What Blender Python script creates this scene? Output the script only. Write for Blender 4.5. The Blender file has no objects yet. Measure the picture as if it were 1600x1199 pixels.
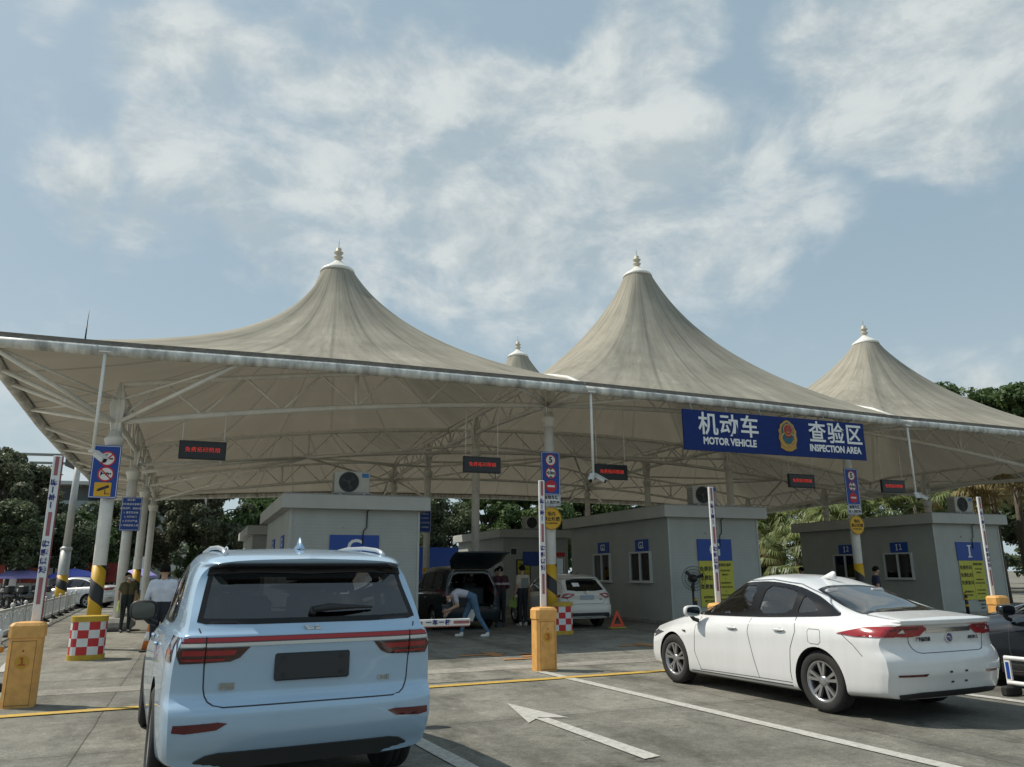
import bpy, bmesh, math, random
import numpy as np
from mathutils import Vector, Matrix
from mathutils.bvhtree import BVHTree
from mathutils.geometry import delaunay_2d_cdt
rad = math.radians
PI = math.pi
sc = bpy.context.scene
COL = sc.collection
random.seed(7)

# ---------------------------------------------------------------- camera
CAM = Vector((1.97, -19.8, 1.55))
YAW, PITCH, ROLL = rad(22.0), rad(13.87), rad(0.4)
fw = Vector((math.sin(YAW) * math.cos(PITCH), math.cos(YAW) * math.cos(PITCH), math.sin(PITCH)))
rt = Vector((math.cos(YAW), -math.sin(YAW), 0))
up = rt.cross(fw)
rt2 = rt * math.cos(ROLL) - up * math.sin(ROLL)
up2 = up * math.cos(ROLL) + rt * math.sin(ROLL)
cam = bpy.data.cameras.new('camera')
cam.sensor_width = 36.0
cam.lens = 27.0
cam.clip_start = 0.05
cam.clip_end = 3000
camo = bpy.data.objects.new('camera', cam)
COL.objects.link(camo)
camo.matrix_world = Matrix(((rt2.x, up2.x, -fw.x, CAM.x), (rt2.y, up2.y, -fw.y, CAM.y),
                            (rt2.z, up2.z, -fw.z, CAM.z), (0, 0, 0, 1)))
sc.camera = camo
# ---------------------------------------------------------------- sun, sky, exposure
SUN_DIR = Vector((-0.65, 0.47, 1.0)).normalized()
SUN_EL = math.asin(SUN_DIR.z)
SUN_ROT = math.atan2(SUN_DIR.x, SUN_DIR.y)
sun = bpy.data.lights.new('sun', 'SUN')
sun.energy = 4.3
sun.angle = rad(0.55)
sun.color = (1.0, 0.93, 0.82)
suno = bpy.data.objects.new('sun', sun)
COL.objects.link(suno)
suno.rotation_euler = (-SUN_DIR).to_track_quat('-Z', 'Y').to_euler()
sc.view_settings.view_transform = 'Standard'
sc.view_settings.look = 'None'
sc.view_settings.exposure = 0.0
sc.view_settings.gamma = 1.0
sc.cycles.max_bounces = 8
sc.cycles.diffuse_bounces = 3
sc.cycles.glossy_bounces = 3
sc.cycles.transmission_bounces = 6
sc.cycles.transparent_max_bounces = 10
sc.cycles.use_denoising = True
sc.cycles.caustics_reflective = False
sc.cycles.caustics_refractive = False

SKY_STRENGTH = 0.085
CLOUDS = [(-1.9, 32.0, 6.4, 1.2), (5.4, 31.0, 7.2, 1.2), (13.5, 31.6, 7.0, 1.1), (22.2, 31.5, 6.6, 1), (29.5, 33.2, 5.6, 1.1),
          (35.8, 38.0, 4.3, .9), (4.4, 26.4, 7.2, .9), (12.9, 24.9, 8.1, 1.2), (22.1, 27.5, 9.1, 1.6), (31.0, 28.0, 8.1, 1.4),
          (38.8, 25.9, 7.2, .9), (44.8, 24.6, 5.3, .75), (20.0, 21.4, 7.6, 1.3), (10.0, 21.6, 5.3, .7), (26.0, 18.1, 2.9, .8),
          (49.3, 35.1, 5.3, .9), (53.9, 31.5, 7.2, 1), (58.5, 30.9, 7.6, 1), (51.3, 28.3, 3.3, .8), (-11.4, 27.4, 2.6, .6),
          (-12.1, 24.3, 2.9, .7), (-8.2, 24.3, 4.4, .62), (-4.8, 23.3, 3.8, .6), (-13.0, 34.7, 2.9, .9), (-5.8, 27.7, 2.9, .8),
          (53.0, 12.1, 3.8, .8), (54.2, 7.5, 5.7, .9), (-10.1, 9.5, 5.7, .7), (80, 30, 14, 1), (-40, 35, 12, 1), (110, 45, 15, 1),
          (160, 35, 16, 1), (-90, 40, 14, 1), (-140, 25, 14, 1), (200, 55, 16, 1)]
world = bpy.data.worlds.new('World')
sc.world = world
world.use_nodes = True
wt = world.node_tree
wt.nodes.clear()


def wn(t, **kw):
    n = wt.nodes.new(t)
    for k, v in kw.items():
        setattr(n, k, v)
    return n


def wmath(op, a, b=None, clamp=False):
    n = wn('ShaderNodeMath', operation=op)
    n.use_clamp = clamp
    for i, x in enumerate((a, b)):
        if x is None:
            continue
        if isinstance(x, (int, float)):
            n.inputs[i].default_value = x
        else:
            wt.links.new(x, n.inputs[i])
    return n.outputs[0]


def wrange(v, a, b, c, d, smooth=True):
    n = wn('ShaderNodeMapRange')
    n.interpolation_type = 'SMOOTHSTEP' if smooth else 'LINEAR'
    n.inputs['From Min'].default_value = a
    n.inputs['From Max'].default_value = b
    n.inputs['To Min'].default_value = c
    n.inputs['To Max'].default_value = d
    wt.links.new(v, n.inputs['Value'])
    return n.outputs[0]


sky = wn('ShaderNodeTexSky', sky_type='NISHITA')
sky.sun_disc = False
sky.sun_elevation = SUN_EL
sky.sun_rotation = SUN_ROT
sky.altitude = 50
sky.air_density = 1.0
sky.dust_density = 3.0
sky.ozone_density = 1.0
tc = wn('ShaderNodeTexCoord')
nrm = wn('ShaderNodeVectorMath', operation='NORMALIZE')
wt.links.new(tc.outputs['Generated'], nrm.inputs[0])
direction = nrm.outputs[0]
# warp the look-up direction so cloud outlines billow
wz = wn('ShaderNodeTexNoise')
wz.inputs['Scale'].default_value = 5.0
wz.inputs['Detail'].default_value = 5.0
wt.links.new(direction, wz.inputs['Vector'])
sub = wn('ShaderNodeVectorMath', operation='SUBTRACT')
wt.links.new(wz.outputs['Color'], sub.inputs[0])
sub.inputs[1].default_value = (.5, .5, .5)
scl = wn('ShaderNodeVectorMath', operation='SCALE')
wt.links.new(sub.outputs[0], scl.inputs[0])
scl.inputs['Scale'].default_value = 0.24
add = wn('ShaderNodeVectorMath', operation='ADD')
wt.links.new(direction, add.inputs[0])
wt.links.new(scl.outputs[0], add.inputs[1])
wnrm = wn('ShaderNodeVectorMath', operation='NORMALIZE')
wt.links.new(add.outputs[0], wnrm.inputs[0])
total = None
for az, el, r, wgt in CLOUDS:
    a, e = rad(az), rad(el)
    dn = wn('ShaderNodeVectorMath', operation='DOT_PRODUCT')
    wt.links.new(wnrm.outputs[0], dn.inputs[0])
    dn.inputs[1].default_value = (math.sin(a) * math.cos(e), math.cos(a) * math.cos(e), math.sin(e))
    v = wrange(dn.outputs['Value'], math.cos(rad(r * 1.2)), 1.0, 0.0, wgt * .74)
    if total is None:
        total = v
    else:
        total = wmath('ADD', total, v)
total = wmath('MINIMUM', total, .95)
n1 = wn('ShaderNodeTexNoise')
n1.inputs['Scale'].default_value = 6.0
n1.inputs['Detail'].default_value = 11.0
n1.inputs['Roughness'].default_value = 0.63
flat = wn('ShaderNodeVectorMath', operation='MULTIPLY')
flat.inputs[1].default_value = (1.0, 1.0, 1.75)   # clouds are wider than tall
wt.links.new(direction, flat.inputs[0])
n1.inputs['Distortion'].default_value = 0.25
wt.links.new(flat.outputs[0], n1.inputs['Vector'])
dens = wmath('ADD', total, wmath('MULTIPLY', wmath('SUBTRACT', n1.outputs['Fac'], 0.5), 2.5))
dens = wrange(dens, 0.08, 1.35, 0.0, 0.80)
n2 = wn('ShaderNodeTexNoise')
n2.inputs['Scale'].default_value = 5.0
n2.inputs['Detail'].default_value = 7.0
n2.inputs['Roughness'].default_value = 0.55
off = wn('ShaderNodeVectorMath', operation='ADD')
off.inputs[1].default_value = (3.1, 1.7, 4.2)
wt.links.new(direction, off.inputs[0])
wt.links.new(off.outputs[0], n2.inputs['Vector'])
cr = wn('ShaderNodeValToRGB')
cr.color_ramp.elements[0].position = 0.36
cr.color_ramp.elements[0].color = (0.50, 0.565, 0.58, 1)
cr.color_ramp.elements[1].position = 0.64
cr.color_ramp.elements[1].color = (0.76, 0.79, 0.765, 1)
# lit side / shaded side: compare the cloud noise with itself a little way towards the sun
soff = wn('ShaderNodeVectorMath', operation='ADD')
soff.inputs[1].default_value = tuple(SUN_DIR * 0.06)
wt.links.new(flat.outputs[0], soff.inputs[0])
n3 = wn('ShaderNodeTexNoise')
n3.inputs['Scale'].default_value = n1.inputs['Scale'].default_value
n3.inputs['Detail'].default_value = 6.0
n3.inputs['Distortion'].default_value = 0.25
n3.inputs['Roughness'].default_value = 0.6
wt.links.new(soff.outputs[0], n3.inputs['Vector'])
lit = wmath('ADD', wmath('MULTIPLY', wmath('SUBTRACT', n1.outputs['Fac'], n3.outputs['Fac']), 1.25), wmath('MULTIPLY', n2.outputs['Fac'], .75))
lit = wmath('ADD', lit, .13)
wt.links.new(lit, cr.inputs['Fac'])
skym = wn('ShaderNodeMix', data_type='RGBA', blend_type='MULTIPLY')
skym.inputs['Factor'].default_value = 1.0
wt.links.new(sky.outputs['Color'], skym.inputs['A'])
skym.inputs['B'].default_value = (SKY_STRENGTH, SKY_STRENGTH, SKY_STRENGTH, 1)
# thin veil of high haze over the blue
veil = wn('ShaderNodeMix', data_type='RGBA')
veil.inputs['Factor'].default_value = 0.7
wt.links.new(skym.outputs['Result'], veil.inputs['A'])
veil.inputs['B'].default_value = (0.405, 0.545, 0.63, 1)
# paler, hazier air towards the horizon
sz = wn('ShaderNodeSeparateXYZ')
wt.links.new(direction, sz.inputs[0])
hz_ = wrange(sz.outputs['Z'], 0.0, 0.42, 0.72, 0.0)
hzm = wn('ShaderNodeMix', data_type='RGBA')
wt.links.new(hz_, hzm.inputs['Factor'])
wt.links.new(veil.outputs['Result'], hzm.inputs['A'])
hzm.inputs['B'].default_value = (0.53, 0.63, 0.66, 1)
veil = hzm
mx = wn('ShaderNodeMix', data_type='RGBA')
wt.links.new(dens, mx.inputs['Factor'])
wt.links.new(veil.outputs['Result'], mx.inputs['A'])
wt.links.new(cr.outputs['Color'], mx.inputs['B'])
bg = wn('ShaderNodeBackground')
wt.links.new(mx.outputs['Result'], bg.inputs['Color'])
bg.inputs['Strength'].default_value = 1.0
wo = wn('ShaderNodeOutputWorld')
wt.links.new(bg.outputs[0], wo.inputs['Surface'])


# ================================================================ helpers
def tag(o, label=None, cat=None, group=None, kind=None):
    if label: o['label'] = label
    if cat: o['category'] = cat
    if group: o['group'] = group
    if kind: o['kind'] = kind
    return o


def empty(name, loc=(0, 0, 0), rz=0.0, label=None, cat=None, group=None):
    o = bpy.data.objects.new(name, None)
    COL.objects.link(o)
    o.location = loc
    o.rotation_euler = (0, 0, rz)
    o.empty_display_size = 0.2
    return tag(o, label, cat, group)


MATS = {}


def mat(name, rgb, rough=0.55, metal=0.0, spec=0.5, var=0.0, vscale=6.0, bump=0.0, bscale=40.0, coat=0.0, stretch=None, emit=0.0,
        twoside=None):
    if name in MATS:
        return MATS[name]
    m = bpy.data.materials.new(name)
    m.use_nodes = True
    nt = m.node_tree
    b = nt.nodes['Principled BSDF']
    b.inputs['Base Color'].default_value = (*rgb, 1)
    b.inputs['Roughness'].default_value = rough
    b.inputs['Metallic'].default_value = metal
    b.inputs['Specular IOR Level'].default_value = spec
    b.inputs['Coat Weight'].default_value = coat
    b.inputs['Coat Roughness'].default_value = 0.04
    if emit:
        b.inputs['Emission Color'].default_value = (*rgb, 1)
        b.inputs['Emission Strength'].default_value = emit
    vec = None
    if var or bump:
        t = nt.nodes.new('ShaderNodeTexCoord')
        mp = nt.nodes.new('ShaderNodeMapping')
        if stretch: mp.inputs['Scale'].default_value = stretch
        nt.links.new(t.outputs['Object'], mp.inputs['Vector'])
        vec = mp.outputs['Vector']
    if var:
        n = nt.nodes.new('ShaderNodeTexNoise')
        n.inputs['Scale'].default_value = vscale
        n.inputs['Detail'].default_value = 7
        n.inputs['Roughness'].default_value = 0.6
        nt.links.new(vec, n.inputs['Vector'])
        r = nt.nodes.new('ShaderNodeValToRGB')
        r.color_ramp.elements[0].position = 0.3
        r.color_ramp.elements[1].position = 0.7
        r.color_ramp.elements[0].color = (*[c * (1 - var) for c in rgb], 1)
        r.color_ramp.elements[1].color = (*[min(1, c * (1 + var * .6)) for c in rgb], 1)
        nt.links.new(n.outputs['Fac'], r.inputs['Fac'])
        nt.links.new(r.outputs['Color'], b.inputs['Base Color'])
    if bump:
        n = nt.nodes.new('ShaderNodeTexNoise')
        n.inputs['Scale'].default_value = bscale
        n.inputs['Detail'].default_value = 4
        nt.links.new(vec, n.inputs['Vector'])
        bp = nt.nodes.new('ShaderNodeBump')
        bp.inputs['Strength'].default_value = bump
        bp.inputs['Distance'].default_value = 0.02
        nt.links.new(n.outputs['Fac'], bp.inputs['Height'])
        nt.links.new(bp.outputs['Normal'], b.inputs['Normal'])
    if twoside:
        g = nt.nodes.new('ShaderNodeNewGeometry')
        d = nt.nodes.new('ShaderNodeBsdfDiffuse')
        d.inputs['Color'].default_value = (*twoside, 1)
        ms = nt.nodes.new('ShaderNodeMixShader')
        nt.links.new(g.outputs['Backfacing'], ms.inputs[0])
        nt.links.new(b.outputs[0], ms.inputs[1])
        nt.links.new(d.outputs[0], ms.inputs[2])
        nt.links.new(ms.outputs[0], nt.nodes['Material Output'].inputs['Surface'])
    MATS[name] = m
    return m


def glass_mat(name, tint, refl=1.0):
    if name in MATS: return MATS[name]
    m = bpy.data.materials.new(name)
    m.use_nodes = True
    nt = m.node_tree
    nt.nodes.clear()
    tr = nt.nodes.new('ShaderNodeBsdfTransparent')
    tr.inputs['Color'].default_value = (*tint, 1)
    gl = nt.nodes.new('ShaderNodeBsdfGlossy')
    gl.inputs['Roughness'].default_value = 0.03
    gl.inputs['Color'].default_value = (refl, refl, refl, 1)
    fr = nt.nodes.new('ShaderNodeFresnel')
    fr.inputs['IOR'].default_value = 1.6
    mp = nt.nodes.new('ShaderNodeMath')
    mp.operation = 'MULTIPLY_ADD'
    mp.inputs[1].default_value = 1.3
    mp.inputs[2].default_value = 0.03
    mp.use_clamp = True
    nt.links.new(fr.outputs[0], mp.inputs[0])
    ms = nt.nodes.new('ShaderNodeMixShader')
    nt.links.new(mp.outputs[0], ms.inputs[0])
    nt.links.new(tr.outputs[0], ms.inputs[1])
    nt.links.new(gl.outputs[0], ms.inputs[2])
    o = nt.nodes.new('ShaderNodeOutputMaterial')
    nt.links.new(ms.outputs[0], o.inputs['Surface'])
    MATS[name] = m
    return m


class MB:
    """collects faces; build() links them as one mesh object"""

    def __init__(s):
        s.v, s.f, s.m, s.sm, s.uv = [], [], [], [], None

    def add(s, vs, fs, mi=0, smooth=False):
        o = len(s.v)
        s.v += [tuple(p) for p in vs]
        for f in fs:
            s.f.append([i + o for i in f])
            s.m.append(mi)
            s.sm.append(smooth)
        return s

    def box(s, c, d, rz=0.0, mi=0, ch=0.0, R=None):
        x, y, z = d[0] / 2, d[1] / 2, d[2] / 2
        if ch <= 0:
            vs = [(sx * x, sy * y, sz * z) for sz in (-1, 1) for sy in (-1, 1) for sx in (-1, 1)]
            fs = [(0, 2, 3, 1), (4, 5, 7, 6), (0, 1, 5, 4), (2, 6, 7, 3), (0, 4, 6, 2), (1, 3, 7, 5)]
        else:
            ch = min(ch, x * .9, y * .9, z * .9)
            vs, fs = [], []
            ring = [(-x + ch, -y), (x - ch, -y), (x, -y + ch), (x, y - ch), (x - ch, y), (-x + ch, y), (-x, y - ch), (-x, -y + ch)]
            inn = [(-x + ch, -y + ch), (x - ch, -y + ch), (x - ch, -y + ch), (x - ch, y - ch), (x - ch, y - ch), (-x + ch, y - ch), (-x + ch, y - ch), (-x + ch, -y + ch)]
            for zz, rr in ((-z, inn), (-z + ch, ring), (z - ch, ring), (z, inn)):
                vs += [(a, b, zz) for a, b in rr]
            for k in range(3):
                for i in range(8):
                    j = (i + 1) % 8
                    fs.append((k * 8 + i, k * 8 + j, k * 8 + 8 + j, k * 8 + 8 + i))
            fs.append(tuple(reversed((0, 2, 4, 6))))
            fs.append((24, 26, 28, 30))
        M_ = R if R is not None else Matrix.Rotation(rz, 3, 'Z')
        c = Vector(c)
        s.add([M_ @ Vector(p) + c for p in vs], fs, mi)
        return s

    def tube(s, p0, p1, r0, r1=None, n=10, mi=0, caps=True, smooth=True):
        p0, p1 = Vector(p0), Vector(p1)
        if r1 is None: r1 = r0
        d = (p1 - p0)
        if d.length < 1e-6: return s
        q = d.to_track_quat('Z', 'Y').to_matrix()
        vs = []
        for p, r in ((p0, r0), (p1, r1)):
            for i in range(n):
                a = 2 * PI * i / n
                vs.append(p + q @ Vector((math.cos(a) * r, math.sin(a) * r, 0)))
        s.add(vs, [(i, (i + 1) % n, n + (i + 1) % n, n + i) for i in range(n)], mi, smooth)
        if caps:
            s.add(vs[:n], [tuple(reversed(range(n)))], mi)
            s.add(vs[n:], [tuple(range(n))], mi)
        return s

    def path(s, pts, r, n=8, mi=0, caps=True):
        pts = [Vector(p) for p in pts]
        rs = r if isinstance(r, (list, tuple)) else [r] * len(pts)
        vs = []
        x = None
        for k, p in enumerate(pts):
            t = (pts[min(k + 1, len(pts) - 1)] - pts[max(k - 1, 0)]).normalized()
            if x is None:
                x = t.orthogonal().normalized()
            x = (x - t * x.dot(t)).normalized()
            y = t.cross(x)
            for i in range(n):
                a = 2 * PI * i / n
                vs.append(p + (x * math.cos(a) + y * math.sin(a)) * rs[k])
        fs = []
        for k in range(len(pts) - 1):
            for i in range(n):
                j = (i + 1) % n
                fs.append((k * n + i, k * n + j, k * n + n + j, k * n + n + i))
        if caps:
            fs.append(tuple(reversed(range(n))))
            fs.append(tuple(range((len(pts) - 1) * n, len(pts) * n)))
        return s.add(vs, fs, mi, True)

    def lathe(s, prof, c=(0, 0, 0), n=24, mi=0, axis='Z', smooth=True, closed=False, caps=True):
        c = Vector(c)
        vs = []
        for r, z in prof:
            for i in range(n):
                a = 2 * PI * i / n
                if axis == 'Z':
                    p = Vector((r * math.cos(a), r * math.sin(a), z))
                elif axis == 'X':
                    p = Vector((z, r * math.cos(a), r * math.sin(a)))
                else:
                    p = Vector((r * math.sin(a), z, r * math.cos(a)))
                vs.append(p + c)
        fs = []
        K = len(prof)
        for k in range(K if closed else K - 1):
            k2 = (k + 1) % K
            for i in range(n):
                j = (i + 1) % n
                fs.append((k * n + i, k * n + j, k2 * n + j, k2 * n + i))
        s.add(vs, fs, mi, smooth)
        if caps and not closed:
            if prof[0][0] > 1e-4: s.add(vs[:n], [tuple(reversed(range(n)))], mi)
            if prof[-1][0] > 1e-4: s.add(vs[-n:], [tuple(range(n))], mi)
        return s

    def prism(s, poly, y0, y1, mi=0, plane='XZ'):
        """polygon in a plane, extruded along the third axis from y0 to y1"""
        n = len(poly)

        def P(a, b, h):
            return (a, h, b) if plane == 'XZ' else ((h, a, b) if plane == 'YZ' else (a, b, h))

        vs = [P(a, b, y0) for a, b in poly] + [P(a, b, y1) for a, b in poly]
        fs = [tuple(range(n)), tuple(reversed(range(n, 2 * n)))]
        fs += [(i, n + i, n + (i + 1) % n, (i + 1) % n) for i in range(n)]
        return s.add(vs, fs, mi)

    def ell(s, c, r, n=12, m=8, mi=0, R=None):
        c = Vector(c)
        vs, fs = [], []
        for k in range(m + 1):
            th = PI * k / m
            for i in range(n):
                a = 2 * PI * i / n
                p = Vector((r[0] * math.sin(th) * math.cos(a), r[1] * math.sin(th) * math.sin(a), r[2] * math.cos(th)))
                if R is not None: p = R @ p
                vs.append(p + c)
        for k in range(m):
            for i in range(n):
                j = (i + 1) % n
                fs.append((k * n + i, k * n + n + i, k * n + n + j, k * n + j))
        return s.add(vs, fs, mi, True)

    def mesh(s, name, mats):
        me = bpy.data.meshes.new(name)
        me.from_pydata(s.v, [], s.f)
        if not isinstance(mats, (list, tuple)): mats = [mats]
        for m in mats: me.materials.append(m)
        me.polygons.foreach_set('material_index', s.m)
        me.polygons.foreach_set('use_smooth', s.sm)
        me.update()
        return me

    def build(s, name, mats, parent=None, label=None, cat=None, group=None, kind=None, loc=None, fix=True):
        me = s.mesh(name, mats)
        if fix: fix_normals(me)
        return link(name, me, parent, label, cat, group, kind, loc)


def fix_normals(me, weld=True):
    bm = bmesh.new()
    bm.from_mesh(me)
    if weld:
        bmesh.ops.remove_doubles(bm, verts=bm.verts, dist=1e-5)
    bmesh.ops.recalc_face_normals(bm, faces=bm.faces)
    bm.to_mesh(me)
    bm.free()
    me.update()


def link(name, me, parent=None, label=None, cat=None, group=None, kind=None, loc=None):
    o = bpy.data.objects.new(name, me)
    COL.objects.link(o)
    if parent: o.parent = parent
    if loc: o.location = loc
    return tag(o, label, cat, group, kind)


def copy_tree(o, parent=None):
    c = o.copy()
    COL.objects.link(c)
    if parent: c.parent = parent
    for ch in KIDS(o):
        copy_tree(ch, c)
    return c


def KIDS(o):
    return [x for x in bpy.data.objects if x.parent == o]


_TC = {}


def text_mesh(s, size, bold, mats, extrude=0.002, spacing=1.0):
    key = (s, size, bold, mats.name, extrude, spacing)
    if key in _TC: return _TC[key]
    cu = bpy.data.curves.new('lettering', 'FONT')
    cu.body = s
    cu.size = size
    cu.align_x = 'CENTER'
    cu.align_y = 'CENTER'
    cu.offset = bold
    cu.extrude = extrude
    cu.space_character = spacing
    cu.resolution_u = 3
    t = bpy.data.objects.new('lettering', cu)
    COL.objects.link(t)
    dg = bpy.context.evaluated_depsgraph_get()
    me = bpy.data.meshes.new_from_object(t.evaluated_get(dg))
    bpy.data.objects.remove(t)
    me.materials.clear()
    me.materials.append(mats)
    _TC[key] = me
    return me


def text(parent, s, size, loc, m, bold=0.0, rot=(PI / 2, 0, 0), name='lettering', scale=(1, 1, 1), extrude=0.002, spacing=1.0):
    o = link(name, text_mesh(s, size, bold, m, extrude, spacing), parent)
    o.location = loc
    o.rotation_euler = rot
    o.scale = scale
    return o


def circle(cx, cz, r, n=28):
    return [(cx + r * math.cos(2 * PI * i / n), cz + r * math.sin(2 * PI * i / n)) for i in range(n)]


def disc(mb, cx, cz, r, y0, y1, mi=0, n=28):
    return mb.prism(circle(cx, cz, r, n), y0, y1, mi)


def ringf(mb, cx, cz, r0, r1, y0, y1, mi=0, n=28):
    a, b = circle(cx, cz, r0, n), circle(cx, cz, r1, n)
    vs = [(x, y, z) for y in (y0, y1) for x, z in a + b]
    fs = []
    for i in range(n):
        j = (i + 1) % n
        fs += [(i, j, n + j, n + i), (2 * n + i, 3 * n + i, 3 * n + j, 2 * n + j), (n + i, n + j, 3 * n + j, 3 * n + i), (i, 2 * n + i, 2 * n + j, j)]
    return mb.add(vs, fs, mi)


# ---------------------------------------------------------------- shared materials
white_steel = mat('white_painted_steel', (.76, .75, .70), .5, var=.14, vscale=3)
grey_steel = mat('grey_steel', (.42, .43, .42), .45, metal=.2, var=.1)
black_plastic = mat('black_plastic', (.018, .018, .02), .5)
rubber = mat('tyre_rubber', (.022, .022, .022), .85, var=.3, vscale=20)
alloy = mat('alloy_metal', (.62, .63, .65), .28, metal=.85)
dark_metal = mat('dark_metal', (.05, .05, .055), .5, metal=.4)
chrome = mat('chrome', (.8, .81, .82), .1, metal=1)
red_lens = mat('red_lens', (.28, .012, .018), .12, coat=.6)
dark_red_lens = mat('dark_red_lens', (.09, .006, .01), .15, coat=.6)
clear_lens = mat('clear_lens', (.55, .55, .53), .1, coat=.6)
sign_blue = mat('sign_blue', (.008, .06, .33), .45, var=.06)
banner_blue = mat('banner_blue', (.005, .024, .145), .6, spec=.25, var=.08)
sign_white = mat('sign_white', (.78, .79, .78), .5)
sign_red = mat('sign_red', (.55, .02, .03), .5)
sign_yellow = mat('sign_yellow', (.72, .40, .02), .5)
sign_black = mat('sign_black', (.02, .02, .022), .5)
poster_yellow = mat('poster_yellow', (.55, .52, .06), .55, var=.06)
ink = mat('dark_ink', (.05, .045, .02), .6)
concrete = mat('concrete_block', (.33, .32, .29), .9, var=.3, vscale=5, bump=.3)

# ================================================================ ground
def ground_mat(name, base, joints=True, stain=1.0):
    m = bpy.data.materials.new(name)
    m.use_nodes = True
    nt = m.node_tree
    L = nt.links.new
    b = nt.nodes['Principled BSDF']
    b.inputs['Roughness'].default_value = 0.88
    b.inputs['Specular IOR Level'].default_value = 0.3
    tc = nt.nodes.new('ShaderNodeTexCoord')

    def noise(s, d, r=.6, sx=None):
        n = nt.nodes.new('ShaderNodeTexNoise')
        n.inputs['Scale'].default_value = s
        n.inputs['Detail'].default_value = d
        n.inputs['Roughness'].default_value = r
        if sx:
            mp = nt.nodes.new('ShaderNodeMapping')
            mp.inputs['Scale'].default_value = sx
            L(tc.outputs['Object'], mp.inputs['Vector'])
            L(mp.outputs[0], n.inputs['Vector'])
        else:
            L(tc.outputs['Object'], n.inputs['Vector'])
        return n.outputs['Fac']

    def mr(v, a, b_, c, d):
        n = nt.nodes.new('ShaderNodeMapRange')
        n.inputs[1].default_value, n.inputs[2].default_value = a, b_
        n.inputs[3].default_value, n.inputs[4].default_value = c, d
        L(v, n.inputs[0])
        return n.outputs[0]

    def mth(op, x, y=None, z=None):
        n = nt.nodes.new('ShaderNodeMath')
        n.operation = op
        for i, q in enumerate((x, y, z)):
            if q is None: continue
            if isinstance(q, (int, float)):
                n.inputs[i].default_value = q
            else:
                L(q, n.inputs[i])
        return n.outputs[0]

    f = mr(noise(.35, 6), .3, .7, .72, 1.22)
    f = mth('MULTIPLY', f, mr(noise(1.7, 10, .74), .32, .68, .70, 1.28))
    f = mth('MULTIPLY', f, mr(noise(11, 6, .7), .3, .7, .78, 1.2))
    f = mth('MULTIPLY', f, mr(noise(38, 6, .75), .34, .66, .72, 1.30))
    f = mth('MULTIPLY', f, mr(noise(150, 2), .3, .7, .80, 1.2))
    if stain:
        st = noise(.9, 8, .7, (1.6, .55, 1))
        f = mth('MULTIPLY', f, mr(st, .52, .66, 1.0, 1 - .42 * stain))
        sp = noise(4.2, 3, .5)
        f = mth('MULTIPLY', f, mr(sp, .68, .74, 1.0, .62))
        lt = noise(2.6, 10, .75)
        f = mth('MULTIPLY', f, mr(lt, .56, .7, 1.0, 1.5))
    if joints:
        sep = nt.nodes.new('ShaderNodeSeparateXYZ')
        L(tc.outputs['Object'], sep.inputs[0])
        wob = mth('MULTIPLY', mth('SUBTRACT', noise(1.3, 8), .5), .055)
        for ax, period, o in (('X', 7.24, 1.12), ('Y', 5.75, -11.42)):
            d = mth('ADD', mth('SUBTRACT', sep.outputs[ax], o - period / 2), wob)
            d = mth('MODULO', mth('ADD', d, period * 400), period)
            d = mth('ABSOLUTE', mth('SUBTRACT', d, period / 2))
            f = mth('MULTIPLY', f, mr(d, .003, .012, .38, 1.0))
            f = mth('MULTIPLY', f, mr(d, .02, .25, .86, 1.0))
        # per-slab tone
        fl = nt.nodes.new('ShaderNodeCombineXYZ')
        for ax, period, o, k in (('X', 7.24, 1.12, 0), ('Y', 5.75, -11.42, 1)):
            L(mth('FLOOR', mth('DIVIDE', mth('SUBTRACT', sep.outputs[ax], o), period)), fl.inputs[k])
        wnz = nt.nodes.new('ShaderNodeTexWhiteNoise')
        L(fl.outputs[0], wnz.inputs['Vector'])
        f = mth('MULTIPLY', f, mr(wnz.outputs['Value'], 0, 1, .82, 1.14))
    if joints:
        # rubbed-in tyre tracks and oil drips down the middle of each lane
        lane = mth('SUBTRACT', mth('MODULO', mth('ADD', sep.outputs['X'], 354.65), 3.55), 1.775)
        al = mth('ABSOLUTE', lane)
        track = mr(mth('ABSOLUTE', mth('SUBTRACT', al, .78)), .06, .30, 1.0, 0.0)
        tn = mr(noise(.8, 6, .6, (2.0, .35, 1)), .38, .6, 0.0, 1.0)
        f = mth('MULTIPLY', f, mth('SUBTRACT', 1.0, mth('MULTIPLY', mth('MULTIPLY', track, tn), .26)))
        drip = mth('MULTIPLY', mr(al, .05, .55, 1.0, 0.0), mr(noise(3.1, 5, .6), .56, .66, 0.0, 1.0))
        f = mth('MULTIPLY', f, mth('SUBTRACT', 1.0, mth('MULTIPLY', drip, .5)))
    mul = nt.nodes.new('ShaderNodeMix')
    mul.data_type = 'RGBA'
    mul.blend_type = 'MULTIPLY'
    mul.inputs['Factor'].default_value = 1
    mul.inputs['A'].default_value = (*base, 1)
    L(f, mul.inputs['B'])
    L(mul.outputs['Result'], b.inputs['Base Color'])
    bp = nt.nodes.new('ShaderNodeBump')
    bp.inputs['Strength'].default_value = .35
    bp.inputs['Distance'].default_value = .012
    L(noise(45, 5, .7), bp.inputs['Height'])
    L(bp.outputs[0], b.inputs['Normal'])
    return m


def sheet(name, poly, z, m, label=None):
    mb = MB()
    mb.add([(x, y, z) for x, y in poly], [tuple(range(len(poly)))])
    return mb.build(name, m, kind='structure')


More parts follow.
